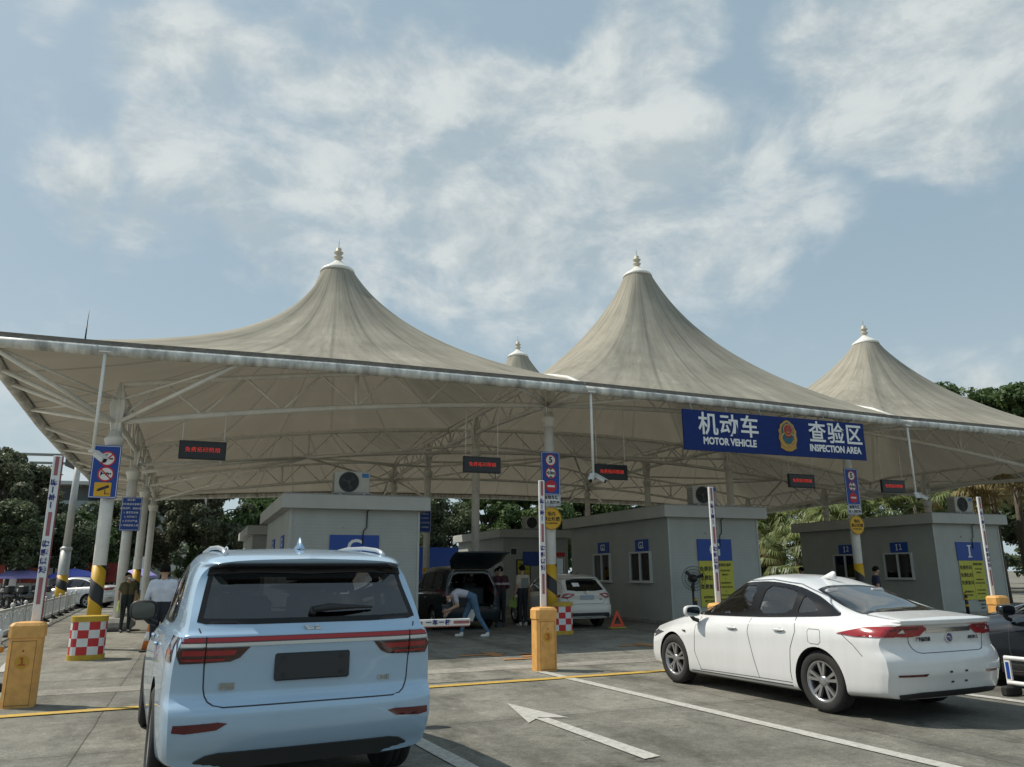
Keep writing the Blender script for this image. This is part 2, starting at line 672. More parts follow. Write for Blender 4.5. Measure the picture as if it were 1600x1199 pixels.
gm = ground_mat('lot_concrete', (.200, .194, .164))
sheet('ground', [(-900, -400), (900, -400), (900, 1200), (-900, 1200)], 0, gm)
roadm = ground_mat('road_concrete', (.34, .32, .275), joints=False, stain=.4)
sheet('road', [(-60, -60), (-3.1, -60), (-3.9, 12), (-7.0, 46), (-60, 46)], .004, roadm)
stripm = ground_mat('strip_concrete', (.27, .255, .22), joints=False, stain=.6)
sheet('concrete_strip', [(-2.6, -7.3), (30, -7.3), (30, -6.75), (-2.6, -6.75)], .004, stripm)


def paint_mat(name, rgb, wear=.55):
    m = mat(name, rgb, .75)
    nt = m.node_tree
    L = nt.links.new
    b = nt.nodes['Principled BSDF']
    tc = nt.nodes.new('ShaderNodeTexCoord')
    n = nt.nodes.new('ShaderNodeTexNoise')
    n.inputs['Scale'].default_value = 14
    n.inputs['Detail'].default_value = 9
    n.inputs['Roughness'].default_value = .75
    L(tc.outputs['Object'], n.inputs['Vector'])
    r = nt.nodes.new('ShaderNodeValToRGB')
    r.color_ramp.elements[0].position = .38
    r.color_ramp.elements[1].position = .58
    r.color_ramp.elements[0].color = (*[.45 * c + .55 * g for c, g in zip(rgb, (.19, .18, .155))], 1)
    r.color_ramp.elements[1].color = (*rgb, 1)
    L(n.outputs['Fac'], r.inputs['Fac'])
    L(r.outputs[0], b.inputs['Base Color'])
    return m


pw = paint_mat('road_paint_white', (.50, .49, .45))
py = paint_mat('road_paint_yellow', (.58, .36, .035))
po = paint_mat('road_paint_orange', (.42, .175, .04))


def line(name, p0, p1, w, m, z=.008):
    p0, p1 = Vector((*p0, 0)), Vector((*p1, 0))
    d = (p1 - p0).normalized()
    n = Vector((-d.y, d.x, 0)) * w / 2
    # slightly uneven edges
    L = (p1 - p0).length
    k = max(2, int(L / .35))
    rr = random.Random(int(p0.x * 100 + p1.y * 10))
    A, B = [], []
    for i in range(k + 1):
        c = p0.lerp(p1, i / k)
        A.append(c + n * (1 + rr.uniform(-.07, .07)))
        B.append(c - n * (1 + rr.uniform(-.07, .07)))
    mb = MB()
    vs = [(p.x, p.y, z) for p in A + B]
    mb.add(vs, [(k + 1 + i, k + 2 + i, i + 1, i) for i in range(k)])
    return mb.build(name, m, kind='structure')


line('stop_line', (-.1, -8.95), (9.35, -8.53), .19, py, .012)
line('stop_line', (9.36, -8.53), (30, -8.2), .19, py, .012)
line('lane_line', (7.29, -7.75), (7.95, -17.5), .165, pw)
line('lane_line', (3.75, -8.2), (4.55, -17.5), .165, pw)
line('lane_line', (10.85, -7.75), (11.75, -17.0), .165, pw)
line('lane_line', (14.4, -7.6), (15.3, -17.0), .165, pw)
line('lane_line', (-.30, -8.6), (-.62, -10.6), .13, pw)
line('lane_line', (-.9, -4.0), (-3.4, 20.0), .12, pw)
# white arrow
mb = MB()
sh = [(5.66, -10.95), (5.73, -13.62), (5.57, -13.62), (5.52, -11.5)]
mb.add([(5.65, -10.45, .008), (5.40, -11.72, .008), (5.62, -11.47, .008), (5.92, -11.62, .008)], [(0, 1, 2), (0, 2, 3)])
mb.add([(5.56, -11.5, .009), (5.66, -13.62, .009), (5.84, -13.58, .009), (5.71, -11.55, .009)], [(0, 1, 2, 3)])
mb.build('lane_arrow', pw, kind='structure')
# worn orange lettering blocks painted on the apron
for k, (x, y) in enumerate(((7.35, -5.75), (11.1, -5.3))):
    mb = MB()
    for q_, (a, b_, c, d) in enumerate(((-.5, .75, .9, .22), (.05, .45, .25, .8), (.55, .1, .5, .25), (.0, -.25, .7, .2), (.6, .5, .4, .16))):
        zq = .008 + .002 * q_
        mb.add([(x + a, y + b_, zq), (x + a + c, y + b_, zq), (x + a + c + .05, y + b_ + d, zq), (x + a + .05, y + b_ + d, zq)], [(0, 1, 2, 3)])
    mb.build('painted_marking', po, kind='structure')

# ================================================================ canopy
XB = [-2.3, 11.1, 22.2, 35.6]
YB = [-2.3, 9.55, 21.4]
PEAKX = [5.45, 16.62, 27.75]
PEAKY = [3.7, 15.6]
ZP = [11.0, 12.45, 10.95]


def arch(u):
    return 6.42 - 1.39 * ((u - 16.65) / 16.65) ** 2


def Efront(u): return float(np.interp(u, [-2.3, 0, 5, 11.1, 16.6, 22.2, 28, 35.6], [6.22, 6.23, 6.32, 6.32, 6.27, 6.17, 6.15, 5.95]))
def Eback(u): return float(np.interp(u, [-2.3, 8, 18, 27, 35.6], [5.2, 5.74, 5.86, 5.75, 5.3]))
def Eleft(v): return float(np.interp(v, [-2.3, -.7, 4.5, 8, 15.6, 21.4], [6.22, 6.0, 5.72, 5.63, 5.58, 5.3]))
def Eright(v): return float(np.interp(v, [-2.3, 6, 13, 21.4], [5.95, 5.6, 5.5, 5.3]))


def Eh(u, v):
    ds = [(v + 2.3, Efront(u)), (21.4 - v, Eback(u)), (u + 2.3, Eleft(v)), (35.6 - u, Eright(v))]
    ws = [(1 / (d + .05) ** 2, e) for d, e in ds]
    e = sum(w * x for w, x in ws) / sum(w for w, _ in ws)
    d = min(x for x, _ in ds)
    k = min(1, max(0, d) / 2.9) ** .75
    return e * (1 - k) + (arch(u) + 1.02) * k


def Zm(x, y):
    """height of the membrane above a plan point"""
    ix = max(0, min(2, sum(x > b for b in XB[1:3])))
    iy = 0 if y < YB[1] else 1
    x0, x1, y0, y1 = XB[ix], XB[ix + 1], YB[iy], YB[iy + 1]
    cx, cy, zp = PEAKX[ix], PEAKY[iy], ZP[ix]
    dx, dy = x - cx, y - cy
    r = math.hypot(dx, dy)
    if r < .6: return zp
    c, s_ = dx / r, dy / r
    tx = ((x1 if c > 0 else x0) - cx) / c if abs(c) > 1e-9 else 1e9
    ty = ((y1 if s_ > 0 else y0) - cy) / s_ if abs(s_) > 1e-9 else 1e9
    R = min(tx, ty)
    K = 4.2 + (7.5 * max(0, -c) ** 1.5 if ix == 0 else 0)
    t = min(1, max(0, (r - .5) / (R - .5)))
    return zp - (zp - Eh(cx + R * c, cy + R * s_)) * math.log(1 + K * t) / math.log(1 + K)


def membrane_material():
    m = bpy.data.materials.new('weathered_membrane')
    m.use_nodes = True
    nt = m.node_tree
    L = nt.links.new
    nt.nodes.clear()
    uv = nt.nodes.new('ShaderNodeUVMap')
    uv.uv_map = 'radial'

    def noise(sx, sy, det, r=.6, s=1.0):
        mp = nt.nodes.new('ShaderNodeMapping')
        mp.inputs['Scale'].default_value = (sx, sy, 1)
        L(uv.outputs[0], mp.inputs[0])
        n = nt.nodes.new('ShaderNodeTexNoise')
        n.inputs['Scale'].default_value = s
        n.inputs['Detail'].default_value = det
        n.inputs['Roughness'].default_value = r
        L(mp.outputs[0], n.inputs['Vector'])
        return n.outputs['Fac']

    def mth(op, a, b=None):
        n = nt.nodes.new('ShaderNodeMath')
        n.operation = op
        for i, q in enumerate((a, b)):
            if q is None: continue
            if isinstance(q, (int, float)):
                n.inputs[i].default_value = q
            else:
                L(q, n.inputs[i])
        return n.outputs[0]

    def mr(v, a, b_, c, d):
        n = nt.nodes.new('ShaderNodeMapRange')
        n.inputs[1].default_value, n.inputs[2].default_value = a, b_
        n.inputs[3].default_value, n.inputs[4].default_value = c, d
        L(v, n.inputs[0])
        return n.outputs[0]

    f = mr(noise(110, 3.0, 6, .65), .34, .66, .84, 1.14)
    f = mth('MULTIPLY', f, mr(noise(26, 1.6, 5), .35, .65, .90, 1.08))
    f = mth('MULTIPLY', f, mr(noise(9, 6, 6), .3, .7, .86, 1.12))
    f = mth('MULTIPLY', f, mr(noise(150, 7, 5, .7), .58, .68, 1.0, .78))
    f = mth('MULTIPLY', f, mr(noise(70, 5, 6, .72), .56, .72, 1.0, 1.32))
    sep = nt.nodes.new('ShaderNodeSeparateXYZ')
    L(uv.outputs[0], sep.inputs[0])
    # welded seams every 1/20 turn
    s = mth('ABSOLUTE', mth('SUBTRACT', mth('FRACT', mth('MULTIPLY', sep.outputs[0], 20)), .5))
    seamw = mr(sep.outputs[1], 0, 1, .07, .018)
    seam = nt.nodes.new('ShaderNodeMath')
    seam.operation = 'LESS_THAN'
    L(s, seam.inputs[0])
    L(seamw, seam.inputs[1])
    f = mth('MULTIPLY', f, mr(seam.outputs[0], 0, 1, 1, .84))
    mul = nt.nodes.new('ShaderNodeMix')
    mul.data_type = 'RGBA'
    mul.blend_type = 'MULTIPLY'
    mul.inputs['Factor'].default_value = 1
    mul.inputs['A'].default_value = (.385, .365, .305, 1)
    geo = nt.nodes.new('ShaderNodeNewGeometry')
    clean = nt.nodes.new('ShaderNodeMix')
    clean.data_type = 'RGBA'
    L(geo.outputs['Backfacing'], clean.inputs['Factor'])
    L(f, clean.inputs['A'])
    L(mr(seam.outputs[0], 0, 1, .84, .46), clean.inputs['B'])
    L(clean.outputs['Result'], mul.inputs['B'])
    d = nt.nodes.new('ShaderNodeBsdfDiffuse')
    L(mul.outputs['Result'], d.inputs[0])
    t = nt.nodes.new('ShaderNodeBsdfTranslucent')
    mul2 = nt.nodes.new('ShaderNodeMix')
    mul2.data_type = 'RGBA'
    mul2.blend_type = 'MULTIPLY'
    mul2.inputs['Factor'].default_value = .45
    mul2.inputs['A'].default_value = (.33, .30, .235, 1)
    L(f, mul2.inputs['B'])
    L(mul2.outputs['Result'], t.inputs[0])
    ms = nt.nodes.new('ShaderNodeMixShader')
    ms.inputs[0].default_value = .17
    L(d.outputs[0], ms.inputs[1])
    L(t.outputs[0], ms.inputs[2])
    o = nt.nodes.new('ShaderNodeOutputMaterial')
    L(ms.outputs[0], o.inputs[0])
    return m


MEMB = membrane_material()
pipe_m = mat('stained_white_pipe', (.60, .60, .56), .5, var=.62, vscale=3.2, stretch=(1.4, .6, .6))
capw = mat('white_cap_metal', (.74, .73, .68), .45, var=.1)
NT_, NR_ = 120, 30


def tent(ix, iy, label):
    x0, x1, y0, y1 = XB[ix], XB[ix + 1], YB[iy], YB[iy + 1]
    cx, cy, zp = PEAKX[ix], PEAKY[iy], ZP[ix]
    root = empty('tent_roof', (cx, cy, zp), 0, label, 'canopy roof', 'tensile tent roofs of the inspection canopy')
    angs = [2 * PI * i / NT_ for i in range(NT_)]
    for px_, py_ in ((x0, y0), (x1, y0), (x1, y1), (x0, y1)):
        a = math.atan2(py_ - cy, px_ - cx) % (2 * PI)
        k = min(range(len(angs)), key=lambda i: abs(angs[i] - a))
        angs[k] = a
    angs = [a + 0 for a in angs]
    vs, uvs = [], []
    rim = []
    for a in angs:
        c, s_ = math.cos(a), math.sin(a)
        K = 4.2 + (7.5 * max(0, -c) ** 1.5 if ix == 0 else 0)
        tx = ((x1 if c > 0 else x0) - cx) / c if abs(c) > 1e-9 else 1e9
        ty = ((y1 if s_ > 0 else y0) - cy) / s_ if abs(s_) > 1e-9 else 1e9
        r = min(tx, ty)
        ex, ey = cx + r * c, cy + r * s_
        ze = Eh(ex, ey)
        rim.append((ex, ey, ze))
        for j in range(NR_ + 1):
            t = (j / NR_) ** 1.35
            rr = .5 + (r - .5) * t
            dd = math.log(1 + K * t) / math.log(1 + K)
            # extra flare right below the cap
            zz = zp - (zp - ze) * dd + .02 * math.sin(a * 20) * math.sin(PI * t)
            vs.append((rr * c, rr * s_, zz - zp))
    n = len(angs)
    fs, fuv = [], []
    for i in range(n):
        i2 = (i + 1) % n
        for j in range(NR_):
            fs.append((i * (NR_ + 1) + j, i * (NR_ + 1) + j + 1, i2 * (NR_ + 1) + j + 1, i2 * (NR_ + 1) + j))  # wound so normals face up
            u0, u1 = i / n, (i + 1) / n
            v0, v1 = (j / NR_) ** 1.35, ((j + 1) / NR_) ** 1.35
            fuv += [(u0, v0), (u0, v1), (u1, v1), (u1, v0)]
    me = bpy.data.meshes.new('membrane')
    me.from_pydata(vs, [], fs)
    me.materials.append(MEMB)
    ul = me.uv_layers.new(name='radial')
    sh_ = (ix * 3 + iy) * .37
    ul.data.foreach_set('uv', [q for u, v in fuv for q in (u + sh_ * 0, v + 0)])
    me.polygons.foreach_set('use_smooth', [True] * len(fs))
    me.update()
    link('membrane', me, root)
    mb = MB()
    mb.lathe([(.555, -.08), (.53, .02), (.50, .05), (.37, .14), (.22, .25), (.10, .36), (.0, .37)], n=32)
    cp = mb.build('cap', capw, root)
    mb = MB()
    mb.lathe([(.105, .33), (.09, .40), (.15, .47), (.155, .49), (.09, .53), (.09, .57), (.15, .63), (.155, .65), (.085, .70), (.09, .78), (.05, .82), (.0, .825)], n=18)
    fn = mb.build('finial', mat('finial_cream', (.52, .48, .38), .5), root)
    mb = MB()
    mb.tube((0, 0, .81), (0, 0, 1.2), .012, .006, n=6)
    mb.build('spike', grey_steel, fn)
    # edge tube and flange on the outer sides of this module
    sides = []
    if iy == 0: sides.append([(x0 + (x1 - x0) * k / 14, y0) for k in range(15)])
    if iy == 1: sides.append([(x0 + (x1 - x0) * k / 14, y1) for k in range(15)])
    if ix == 0: sides.append([(x0, y0 + (y1 - y0) * k / 14) for k in range(15)])
    if ix == 2: sides.append([(x1, y0 + (y1 - y0) * k / 14) for k in range(15)])
    for sd in sides:
        pts = [(x - cx, y - cy, Eh(x, y) - zp - .10) for x, y in sd]
        mb = MB().path(pts, .115, n=12)
        tb = mb.build('edge_tube', pipe_m, root)
        # clamp plate with clips between membrane and tube
        mb = MB()
        for a, b_ in zip(pts[:-1], pts[1:]):
            for q in range(3):
                p = Vector(a).lerp(Vector(b_), q / 3)
                mb.box(p + Vector((0, 0, .10)), (.05, .05, .09))
        mb.path([(p[0], p[1], p[2] + .14) for p in pts], .022, n=6)
        mb.build('clamp_rail', mat('clamp_dark', (.22, .21, .19), .6), tb)
        mb = MB()
        ox, oy = (0, -.03 if iy == 0 else .03) if abs(sd[0][1] - sd[-1][1]) < .01 else ((-.03 if ix == 0 else .03), 0)
        q0 = [(p[0] + ox, p[1] + oy, p[2] + .08) for p in pts]
        q1 = [(p[0] + ox * .3, p[1] + oy * .3, p[2] + .215) for p in pts]
        q2 = [(p[0] - ox * 2, p[1] - oy * 2, p[2] + .20) for p in pts]
        n_ = len(pts)
        mb.add(q0 + q1 + q2, [(i + r_ * n_, i + 1 + r_ * n_, n_ + i + 1 + r_ * n_, n_ + i + r_ * n_) for r_ in range(2) for i in range(n_ - 1)])
        mb.build('edge_band', mat('edge_band_brown', (.17, .15, .125), .8, var=.35, vscale=5), root)
    # valley flashing where it meets the next module (white line)
    if ix < 2:
        pts = []
        for k in range(13):
            y = y0 + (y1 - y0) * k / 12
            pts.append((x1 - cx, y - cy, Eh(x1, y) - zp + .035))
        MB().path(pts, .055, n=8).build('valley_strip', capw, root)
    return root


wx = ['left', 'middle', 'right']
TL = {(0, 0): 'beige tent roof with the tall peak nearest the left, streaked grey fabric, front row',
      (1, 0): 'beige tent roof whose peak is highest, front row above the blue sign',
      (2, 0): 'beige tent roof with the smaller peak at the right, front row',
      (0, 1): 'back row tent roof hidden behind the left peak, seen mostly from below',
      (1, 1): 'back row tent roof whose small cap shows between the two big peaks',
      (2, 1): 'back row tent roof at the right, seen only from below'}
for k, l in TL.items(): tent(k[0], k[1], l)

# ---- posts
stripe = bpy.data.materials.new('hazard_stripe')
stripe.use_nodes = True
nt = stripe.node_tree
tcn = nt.nodes.new('ShaderNodeTexCoord')
sepn = nt.nodes.new('ShaderNodeSeparateXYZ')
nt.links.new(tcn.outputs['Object'], sepn.inputs[0])


def _m(op, a, b=None):
    n = nt.nodes.new('ShaderNodeMath')
    n.operation = op
    for i, q in enumerate((a, b)):
        if q is None: continue
        if isinstance(q, (int, float)):
            n.inputs[i].default_value = q
        else:
            nt.links.new(q, n.inputs[i])
    return n.outputs[0]


ang = _m('MULTIPLY', _m('ARCTAN2', sepn.outputs[0], _m('MULTIPLY', sepn.outputs[1], -1.0)), .105)
ph = _m('FRACT', _m('DIVIDE', _m('ADD', _m('ADD', sepn.outputs[2], ang), 10.2), .80))
mixn = nt.nodes.new('ShaderNodeMix')
mixn.data_type = 'RGBA'
nt.links.new(_m('LESS_THAN', ph, .5), mixn.inputs['Factor'])
mixn.inputs['A'].default_value = (.62, .36, .02, 1)
mixn.inputs['B'].default_value = (.02, .02, .022, 1)
nt.links.new(mixn.outputs['Result'], nt.nodes['Principled BSDF'].inputs['Base Color'])
nt.nodes['Principled BSDF'].inputs['Roughness'].default_value = .5

PX, PY = [0, 11.1, 22.2, 33.3], [0, 6.35, 12.7, 19.05]
cw = ['leftmost column', 'second column from the left', 'third column from the left', 'rightmost column']
rw = ['front row', 'second row', 'third row', 'back row']
for i, u in enumerate(PX):
    for j, v in enumerate(PY):
        hz = (j == 0) or (j == 2 and i < 2)
        lab = 'white steel canopy post in the %s, %s%s' % (cw[i], rw[j], ', hazard striped' if hz else '')
        zt = min(Zm(u, v) - .12, arch(u) + .95)
        r = .142
        zf = arch(u) - .42
        root = empty('canopy_post', (u, v, 0), 0, lab, 'post', 'steel posts carrying the canopy')
        MB().tube((0, 0, 0), (0, 0, zf + .2), r, r, n=20).build('shaft', white_steel, root)
        MB().lathe([(r, zf - .22), (r + .02, zf - .2), (r + .06, zf - .04), (r + .075, zf), (r + .075, zf + .035), (r + .02, zf + .08), (r, zf + .1)], n=20).build('flange', white_steel, root)
        mb = MB()
        z0 = zf + .15
        for k in range(2):
            a = k * PI / 2 + PI / 4
            dx, dy = math.cos(a), math.sin(a)
            w0, w1, wm = .13, .07, .22
            prof = [(-w0, z0), (w0, z0), (wm, z0 + (zt - z0) * .55), (w1, zt), (-w1, zt), (-wm, z0 + (zt - z0) * .55)]
            vs = []
            for s_ in (-.015, .015):
                vs += [(p * dx - s_ * dy, p * dy + s_ * dx, z) for p, z in prof]
            mb.add(vs, [tuple(range(6)), tuple(range(11, 5, -1))] + [(q, 6 + q, 6 + (q + 1) % 6, (q + 1) % 6) for q in range(6)])
        mb.tube((0, 0, z0), (0, 0, zt), .09, .07, n=14)
        mb.build('post_head', white_steel, root)
        if hz:
            MB().tube((0, 0, .25), (0, 0, 1.78), r + .004, n=32).build('hazard_wrap', stripe, root)
        if j > 0 or i in (0, 3):
            if not (j == 0):
                MB().box((0, -.05, .18), (.95, 1.1, .36), ch=.12).build('footing', concrete, root)
        # raking struts to the eaves
        tg = []
        zz = arch(u) - .02
        if j == 0:
            tg += [(du, -2.3 - v) for du in (-2.3 if i == 0 else -2.0, 0.0, 2.2)]
        if j == 3:
            tg += [(du, 21.4 - v) for du in (-2.2, 0, 2.2)]
        if i == 0:
            tg += [(-2.3, dv) for dv in (-1.9, 0.0, 1.9)]
        if i == 3:
            tg += [(2.3, dv) for dv in (-1.9, 0.0, 1.9)]
        if i == 0 and j == 0: tg = [(-2.3, -2.3), (-2.3, .2), (-2.3, 2.6), (2.6, -2.3), (-2.3, -.9)]
        for du, dv in tg:
            ex, ey = u + du, v + dv
            zt2 = Eh(ex, ey) - .12
            MB().tube((0, 0, zz), (du, dv, zt2), .085 if (j == 0 and du == 0) else .05, n=10).build('strut', white_steel, root)
            if abs(du) + abs(dv) > 3:
                MB().tube((0, 0, zz + .55), (du * .97, dv * .97, zt2 - .02), .032, n=6).build('strut', white_steel, root)
        if j > 0:
            for sx in (1, -1):
                eu = u + sx * 5.55
                if not 0 < eu < 33.3: continue
                MB().tube((0, 0, zf + .25), (eu - u, (9.5 if j < 3 else 9.5) - v, arch(eu) - .01), .045, n=8).build('strut', white_steel, root)


# ---- trusses
def truss(p0, p1, zb, zt, n, label, rb=.075, rt_=.062):
    p0, p1 = Vector((*p0, 0)), Vector((*p1, 0))
    root = empty('roof_truss', (p0.x, p0.y, 0), 0, label, 'truss', 'white steel roof trusses under the canopy')
    d = p1 - p0

    def P(t, f): return Vector((d.x * t, d.y * t, f(t)))

    MB().path([P(k / 16, zb) for k in range(17)], rb, n=10).build('bottom_chord', white_steel, root)
    MB().path([P(k / 16, zt) for k in range(17)], rt_, n=10).build('top_chord', white_steel, root)
    mb = MB()
    for k in range(n):
        a, b_ = k / n, (k + 1) / n
        m_ = (a + b_) / 2
        mb.tube(P(a, zb), P(m_, zt), .030, n=6)
        mb.tube(P(m_, zt), P(b_, zb), .030, n=6)
    mb.build('web_bars', white_steel, root)
    MB().tube(P(.5, zb), P(.5, zt), .05, n=8).build('king_post', white_steel, root)
    return root


for j, v in enumerate((0, 9.5, 19.05)):
    for i in range(3):
        a, b_ = PX[i], PX[i + 1]
        dz = 0 if j != 1 else .0

        def fb(t, a=a, b_=b_): return arch(a + (b_ - a) * t)

        def ft(t, a=a, b_=b_, v=v): return min(arch(a + (b_ - a) * t) + .90, Zm(a + (b_ - a) * t, v) - .14)

        truss((a, v), (b_, v), fb, ft, 6, 'white steel truss across the %s bay in the %s of the canopy' % (wx[i], ['front', 'middle', 'back'][j]))
for i, u in enumerate(PX):
    def fb(t, u=u): return arch(u) + .30 * (1 - (2 * t - 1) ** 2)

    def ft(t, u=u): return min(arch(u) + .85 + .1 * (1 - (2 * t - 1) ** 2), Zm(u, 19.05 * t) - .14)

    truss((u, 0), (u, 19.05), fb, ft, 12, 'white steel truss running front to back over the %s of posts' % cw[i])
# ridge struts under each membrane: hip tubes from corner posts up to the mast ring

# ================================================================ booths
def siding_mat(name, rgb):
    m = mat(name, rgb, .55, var=.10, vscale=1.5)
    nt = m.node_tree
    L = nt.links.new
    tc = nt.nodes.new('ShaderNodeTexCoord')
    sp = nt.nodes.new('ShaderNodeSeparateXYZ')
    L(tc.outputs['Object'], sp.inputs[0])
    fr = nt.nodes.new('ShaderNodeMath')
    fr.operation = 'MULTIPLY'
    fr.inputs[1].default_value = 1 / .085
    L(sp.outputs[2], fr.inputs[0])
    f2 = nt.nodes.new('ShaderNodeMath')
    f2.operation = 'FRACT'
    L(fr.outputs[0], f2.inputs[0])
    r = nt.nodes.new('ShaderNodeValToRGB')
    r.color_ramp.elements[0].position = .0
    r.color_ramp.elements[0].color = (0, 0, 0, 1)
    r.color_ramp.elements[1].position = .14
    r.color_ramp.elements[1].color = (1, 1, 1, 1)
    L(f2.outputs[0], r.inputs[0])
    bp = nt.nodes.new('ShaderNodeBump')
    bp.inputs['Strength'].default_value = .28
    bp.inputs['Distance'].default_value = .006
    L(r.outputs[0], bp.inputs['Height'])
    b = nt.nodes['Principled BSDF']
    L(bp.outputs[0], b.inputs['Normal'])
    src = b.inputs['Base Color'].links[0].from_socket
    mul = nt.nodes.new('ShaderNodeMix')
    mul.data_type = 'RGBA'
    mul.blend_type = 'MULTIPLY'
    mul.inputs['Factor'].default_value = .16
    L(src, mul.inputs['A'])
    L(r.outputs[0], mul.inputs['B'])
    L(mul.outputs['Result'], b.inputs['Base Color'])
    return m


siding = siding_mat('booth_siding', (.40, .42, .39))
fascia_m = mat('booth_fascia', (.46, .47, .44), .5, var=.12, vscale=1.2)
win_white = mat('window_frame_white', (.58, .60, .58), .45)
win_glass = glass_mat('booth_glass', (.80, .82, .79))
dark_in = mat('dark_interior', (.05, .052, .05), .8)


def poster(parent, cx, y, w, z0, z1, title, body=True):
    """yellow notice under the blue letter panel, two columns of text"""
    p = MB().box((cx, y, (z0 + z1) / 2), (w, .012, z1 - z0)).build('notice_board', poster_yellow, parent)
    yf = y - .008
    H = z1 - z0
    for k, s in enumerate(('免费拓印', '免费照相', '免费复印')):
        text(p, s, .155, (cx - w * .25, yf, z1 - .25 - k * .27), ink, .004)
    for k, s in enumerate(('如需要服务请', '到窗口办理')):
        text(p, s, .075, (cx - w * .25, yf, z1 - 1.10 - k * .12), ink, .002)
    text(p, '查验区流程', .10, (cx + w * .25, yf, z1 - .13), ink, .003)
    rows = ('首先量车辆尾', '测查确认', '↓', '人脸拍照核实号', '填写机动车登记表', '↓', '车主填写信息表', '和录入复核信息', '↓', '查验员签字盖章', '完成办理', '后离开')
    for k, s in enumerate(rows):
        text(p, s, .062, (cx + w * .25, yf, z1 - .30 - k * .125), ink, .001)
    MB().box((cx, yf, (z0 + z1) / 2 - .06), (.006, .004, H - .25)).build('column_rule', ink, p)
    return p


def window(parent, face, along, zc, w, h, off):
    """sliding window with frame and two panes on a wall; face 'L' is the left wall, 'F' the front wall"""
    R = Matrix.Rotation(-PI / 2, 3, 'Z') if face == 'L' else Matrix.Identity(3)

    def T(x, y, z): return (R @ Vector((x, y, z)))

    c = Vector((off, along, zc)) if face == 'L' else Vector((along, off, zc))
    mb = MB()
    f = .055
    for (dx, dz, sx, sz) in ((0, h / 2, w + f, f), (0, -h / 2, w + f, f), (-w / 2, 0, f, h - f), (w / 2, 0, f, h - f), (0, 0, f * .9, h - f)):
        mb.box(c + T(dx, -.03, dz), (sx, .09, sz), R=R)
    mb.box(c + T(0, -.06, -h / 2 - .035), (w + .12, .14, .03), R=R)
    wo_ = mb.build('window', win_white, parent)
    for s in (-1, 1):
        MB().box(c + T(s * w / 4, -.02, 0), (w / 2 - f * .8, .008, h - f), R=R).build('pane', win_glass, wo_)
    MB().box(c + T(0, .004, 0), (w - .02, .01, h - .02), R=R).build('blind', mat('pale_blind', (.36, .35, .30), .8, var=.2, vscale=3), wo_)
    return wo_


def booth(u, v, letter, label, detailed=True, depth=6.8, width=3.4):
    root = empty('inspection_booth', (u, v, 0), 0, label, 'booth', 'inspection booths under the canopy')
    MB().box((width / 2, depth / 2, 1.66), (width, depth, 3.12)).build('wall', siding, root)
    MB().box((width / 2, depth / 2, .05), (width + .04, depth + .04, .1)).build('plinth', concrete, root)
    rf = MB()
    rf.box((width / 2, depth / 2, 3.385), (width + .5, depth + .5, .36), ch=.01)
    roof = rf.build('roof', fascia_m, root)
    MB().box((width / 2, depth / 2, 3.58), (width + .44, depth + .44, .03)).build('roof_deck', mat('roof_deck_grey', (.3, .3, .29), .8), roof)
    for x in (.012, width - .012):
        MB().box((x, -.004, 1.66), (.06, .03, 3.1)).build('corner_trim', fascia_m, root)
    # front letter panel
    cx = width * .49
    pnl = MB().box((cx, -.022, 2.22), (1.29, .022, .66)).build('letter_panel', sign_blue, root)
    if letter == 'I':
        mb = MB()
        mb.box((cx, -.036, 2.22), (.075, .008, .36))
        for dz in (-.2, .2): mb.box((cx, -.036, 2.22 + dz), (.2, .008, .045))
        mb.build('lettering', sign_white, pnl)
    elif letter:
        text(pnl, letter, .58, (cx, -.036, 2.21), sign_white, .012)
    if detailed:
        poster(root, cx + .02, -.022, 1.27, .5, 1.88, '')
        MB().path([(cx + .32, -.24, 3.25), (cx + .3, -.05, 3.15), (cx + .3, -.04, 2.75), (cx + .22, -.04, 2.66), (cx + .2, -.04, 2.3)], .016, n=6).build('cable', black_plastic, root)
        MB().tube((cx - .28, .0, 2.75), (cx - .28, -.04, 2.75), .03, n=10).build('vent', fascia_m, root)
        k = 1
        for (y, w) in ((1.68, 1.25), (4.30, 1.2)):
            window(root, 'L', y, 1.72, w, .92, -.002)
            nm = MB().box((-.012, y - .1, 2.40), (.024, .80, .38)).build('number_panel', sign_blue, root)
            text(nm, letter, .30, (-.028, y - .1 + .09, 2.40), sign_white, .006, rot=(PI / 2, 0, -PI / 2))
            if letter == 'I':
                for dz in (-.10, .10): MB().box((-.030, y - .1 + .09, 2.40 + dz), (.006, .10, .022)).build('serif', sign_white, nm)
            text(nm, '１２'[k - 1], .28, (-.028, y - .1 - .08, 2.40), sign_white, .006, rot=(PI / 2, 0, -PI / 2), scale=(.75, 1, 1))
            k += 1
    return root


b1 = booth(4.15, .85, 'C', 'white sided booth behind the blue SUV, air conditioner on its roof')
b2 = booth(15.5, .85, 'G', 'white sided booth with letter G panel and yellow notice, tall fan at its corner')
b3 = booth(26.8, .85, 'I', 'white sided booth with letter I panel at the right edge')
b4 = booth(4.15, 15.0, '', 'low booth further back, seen past the left of the first booth', False)
b5 = booth(15.5, 15.0, '', 'rear booth with dark door and yellow noticeboard, behind the open minivan', False)
b6 = booth(26.8, 15.0, '', 'rear booth half hidden behind the booth with letter G', False)
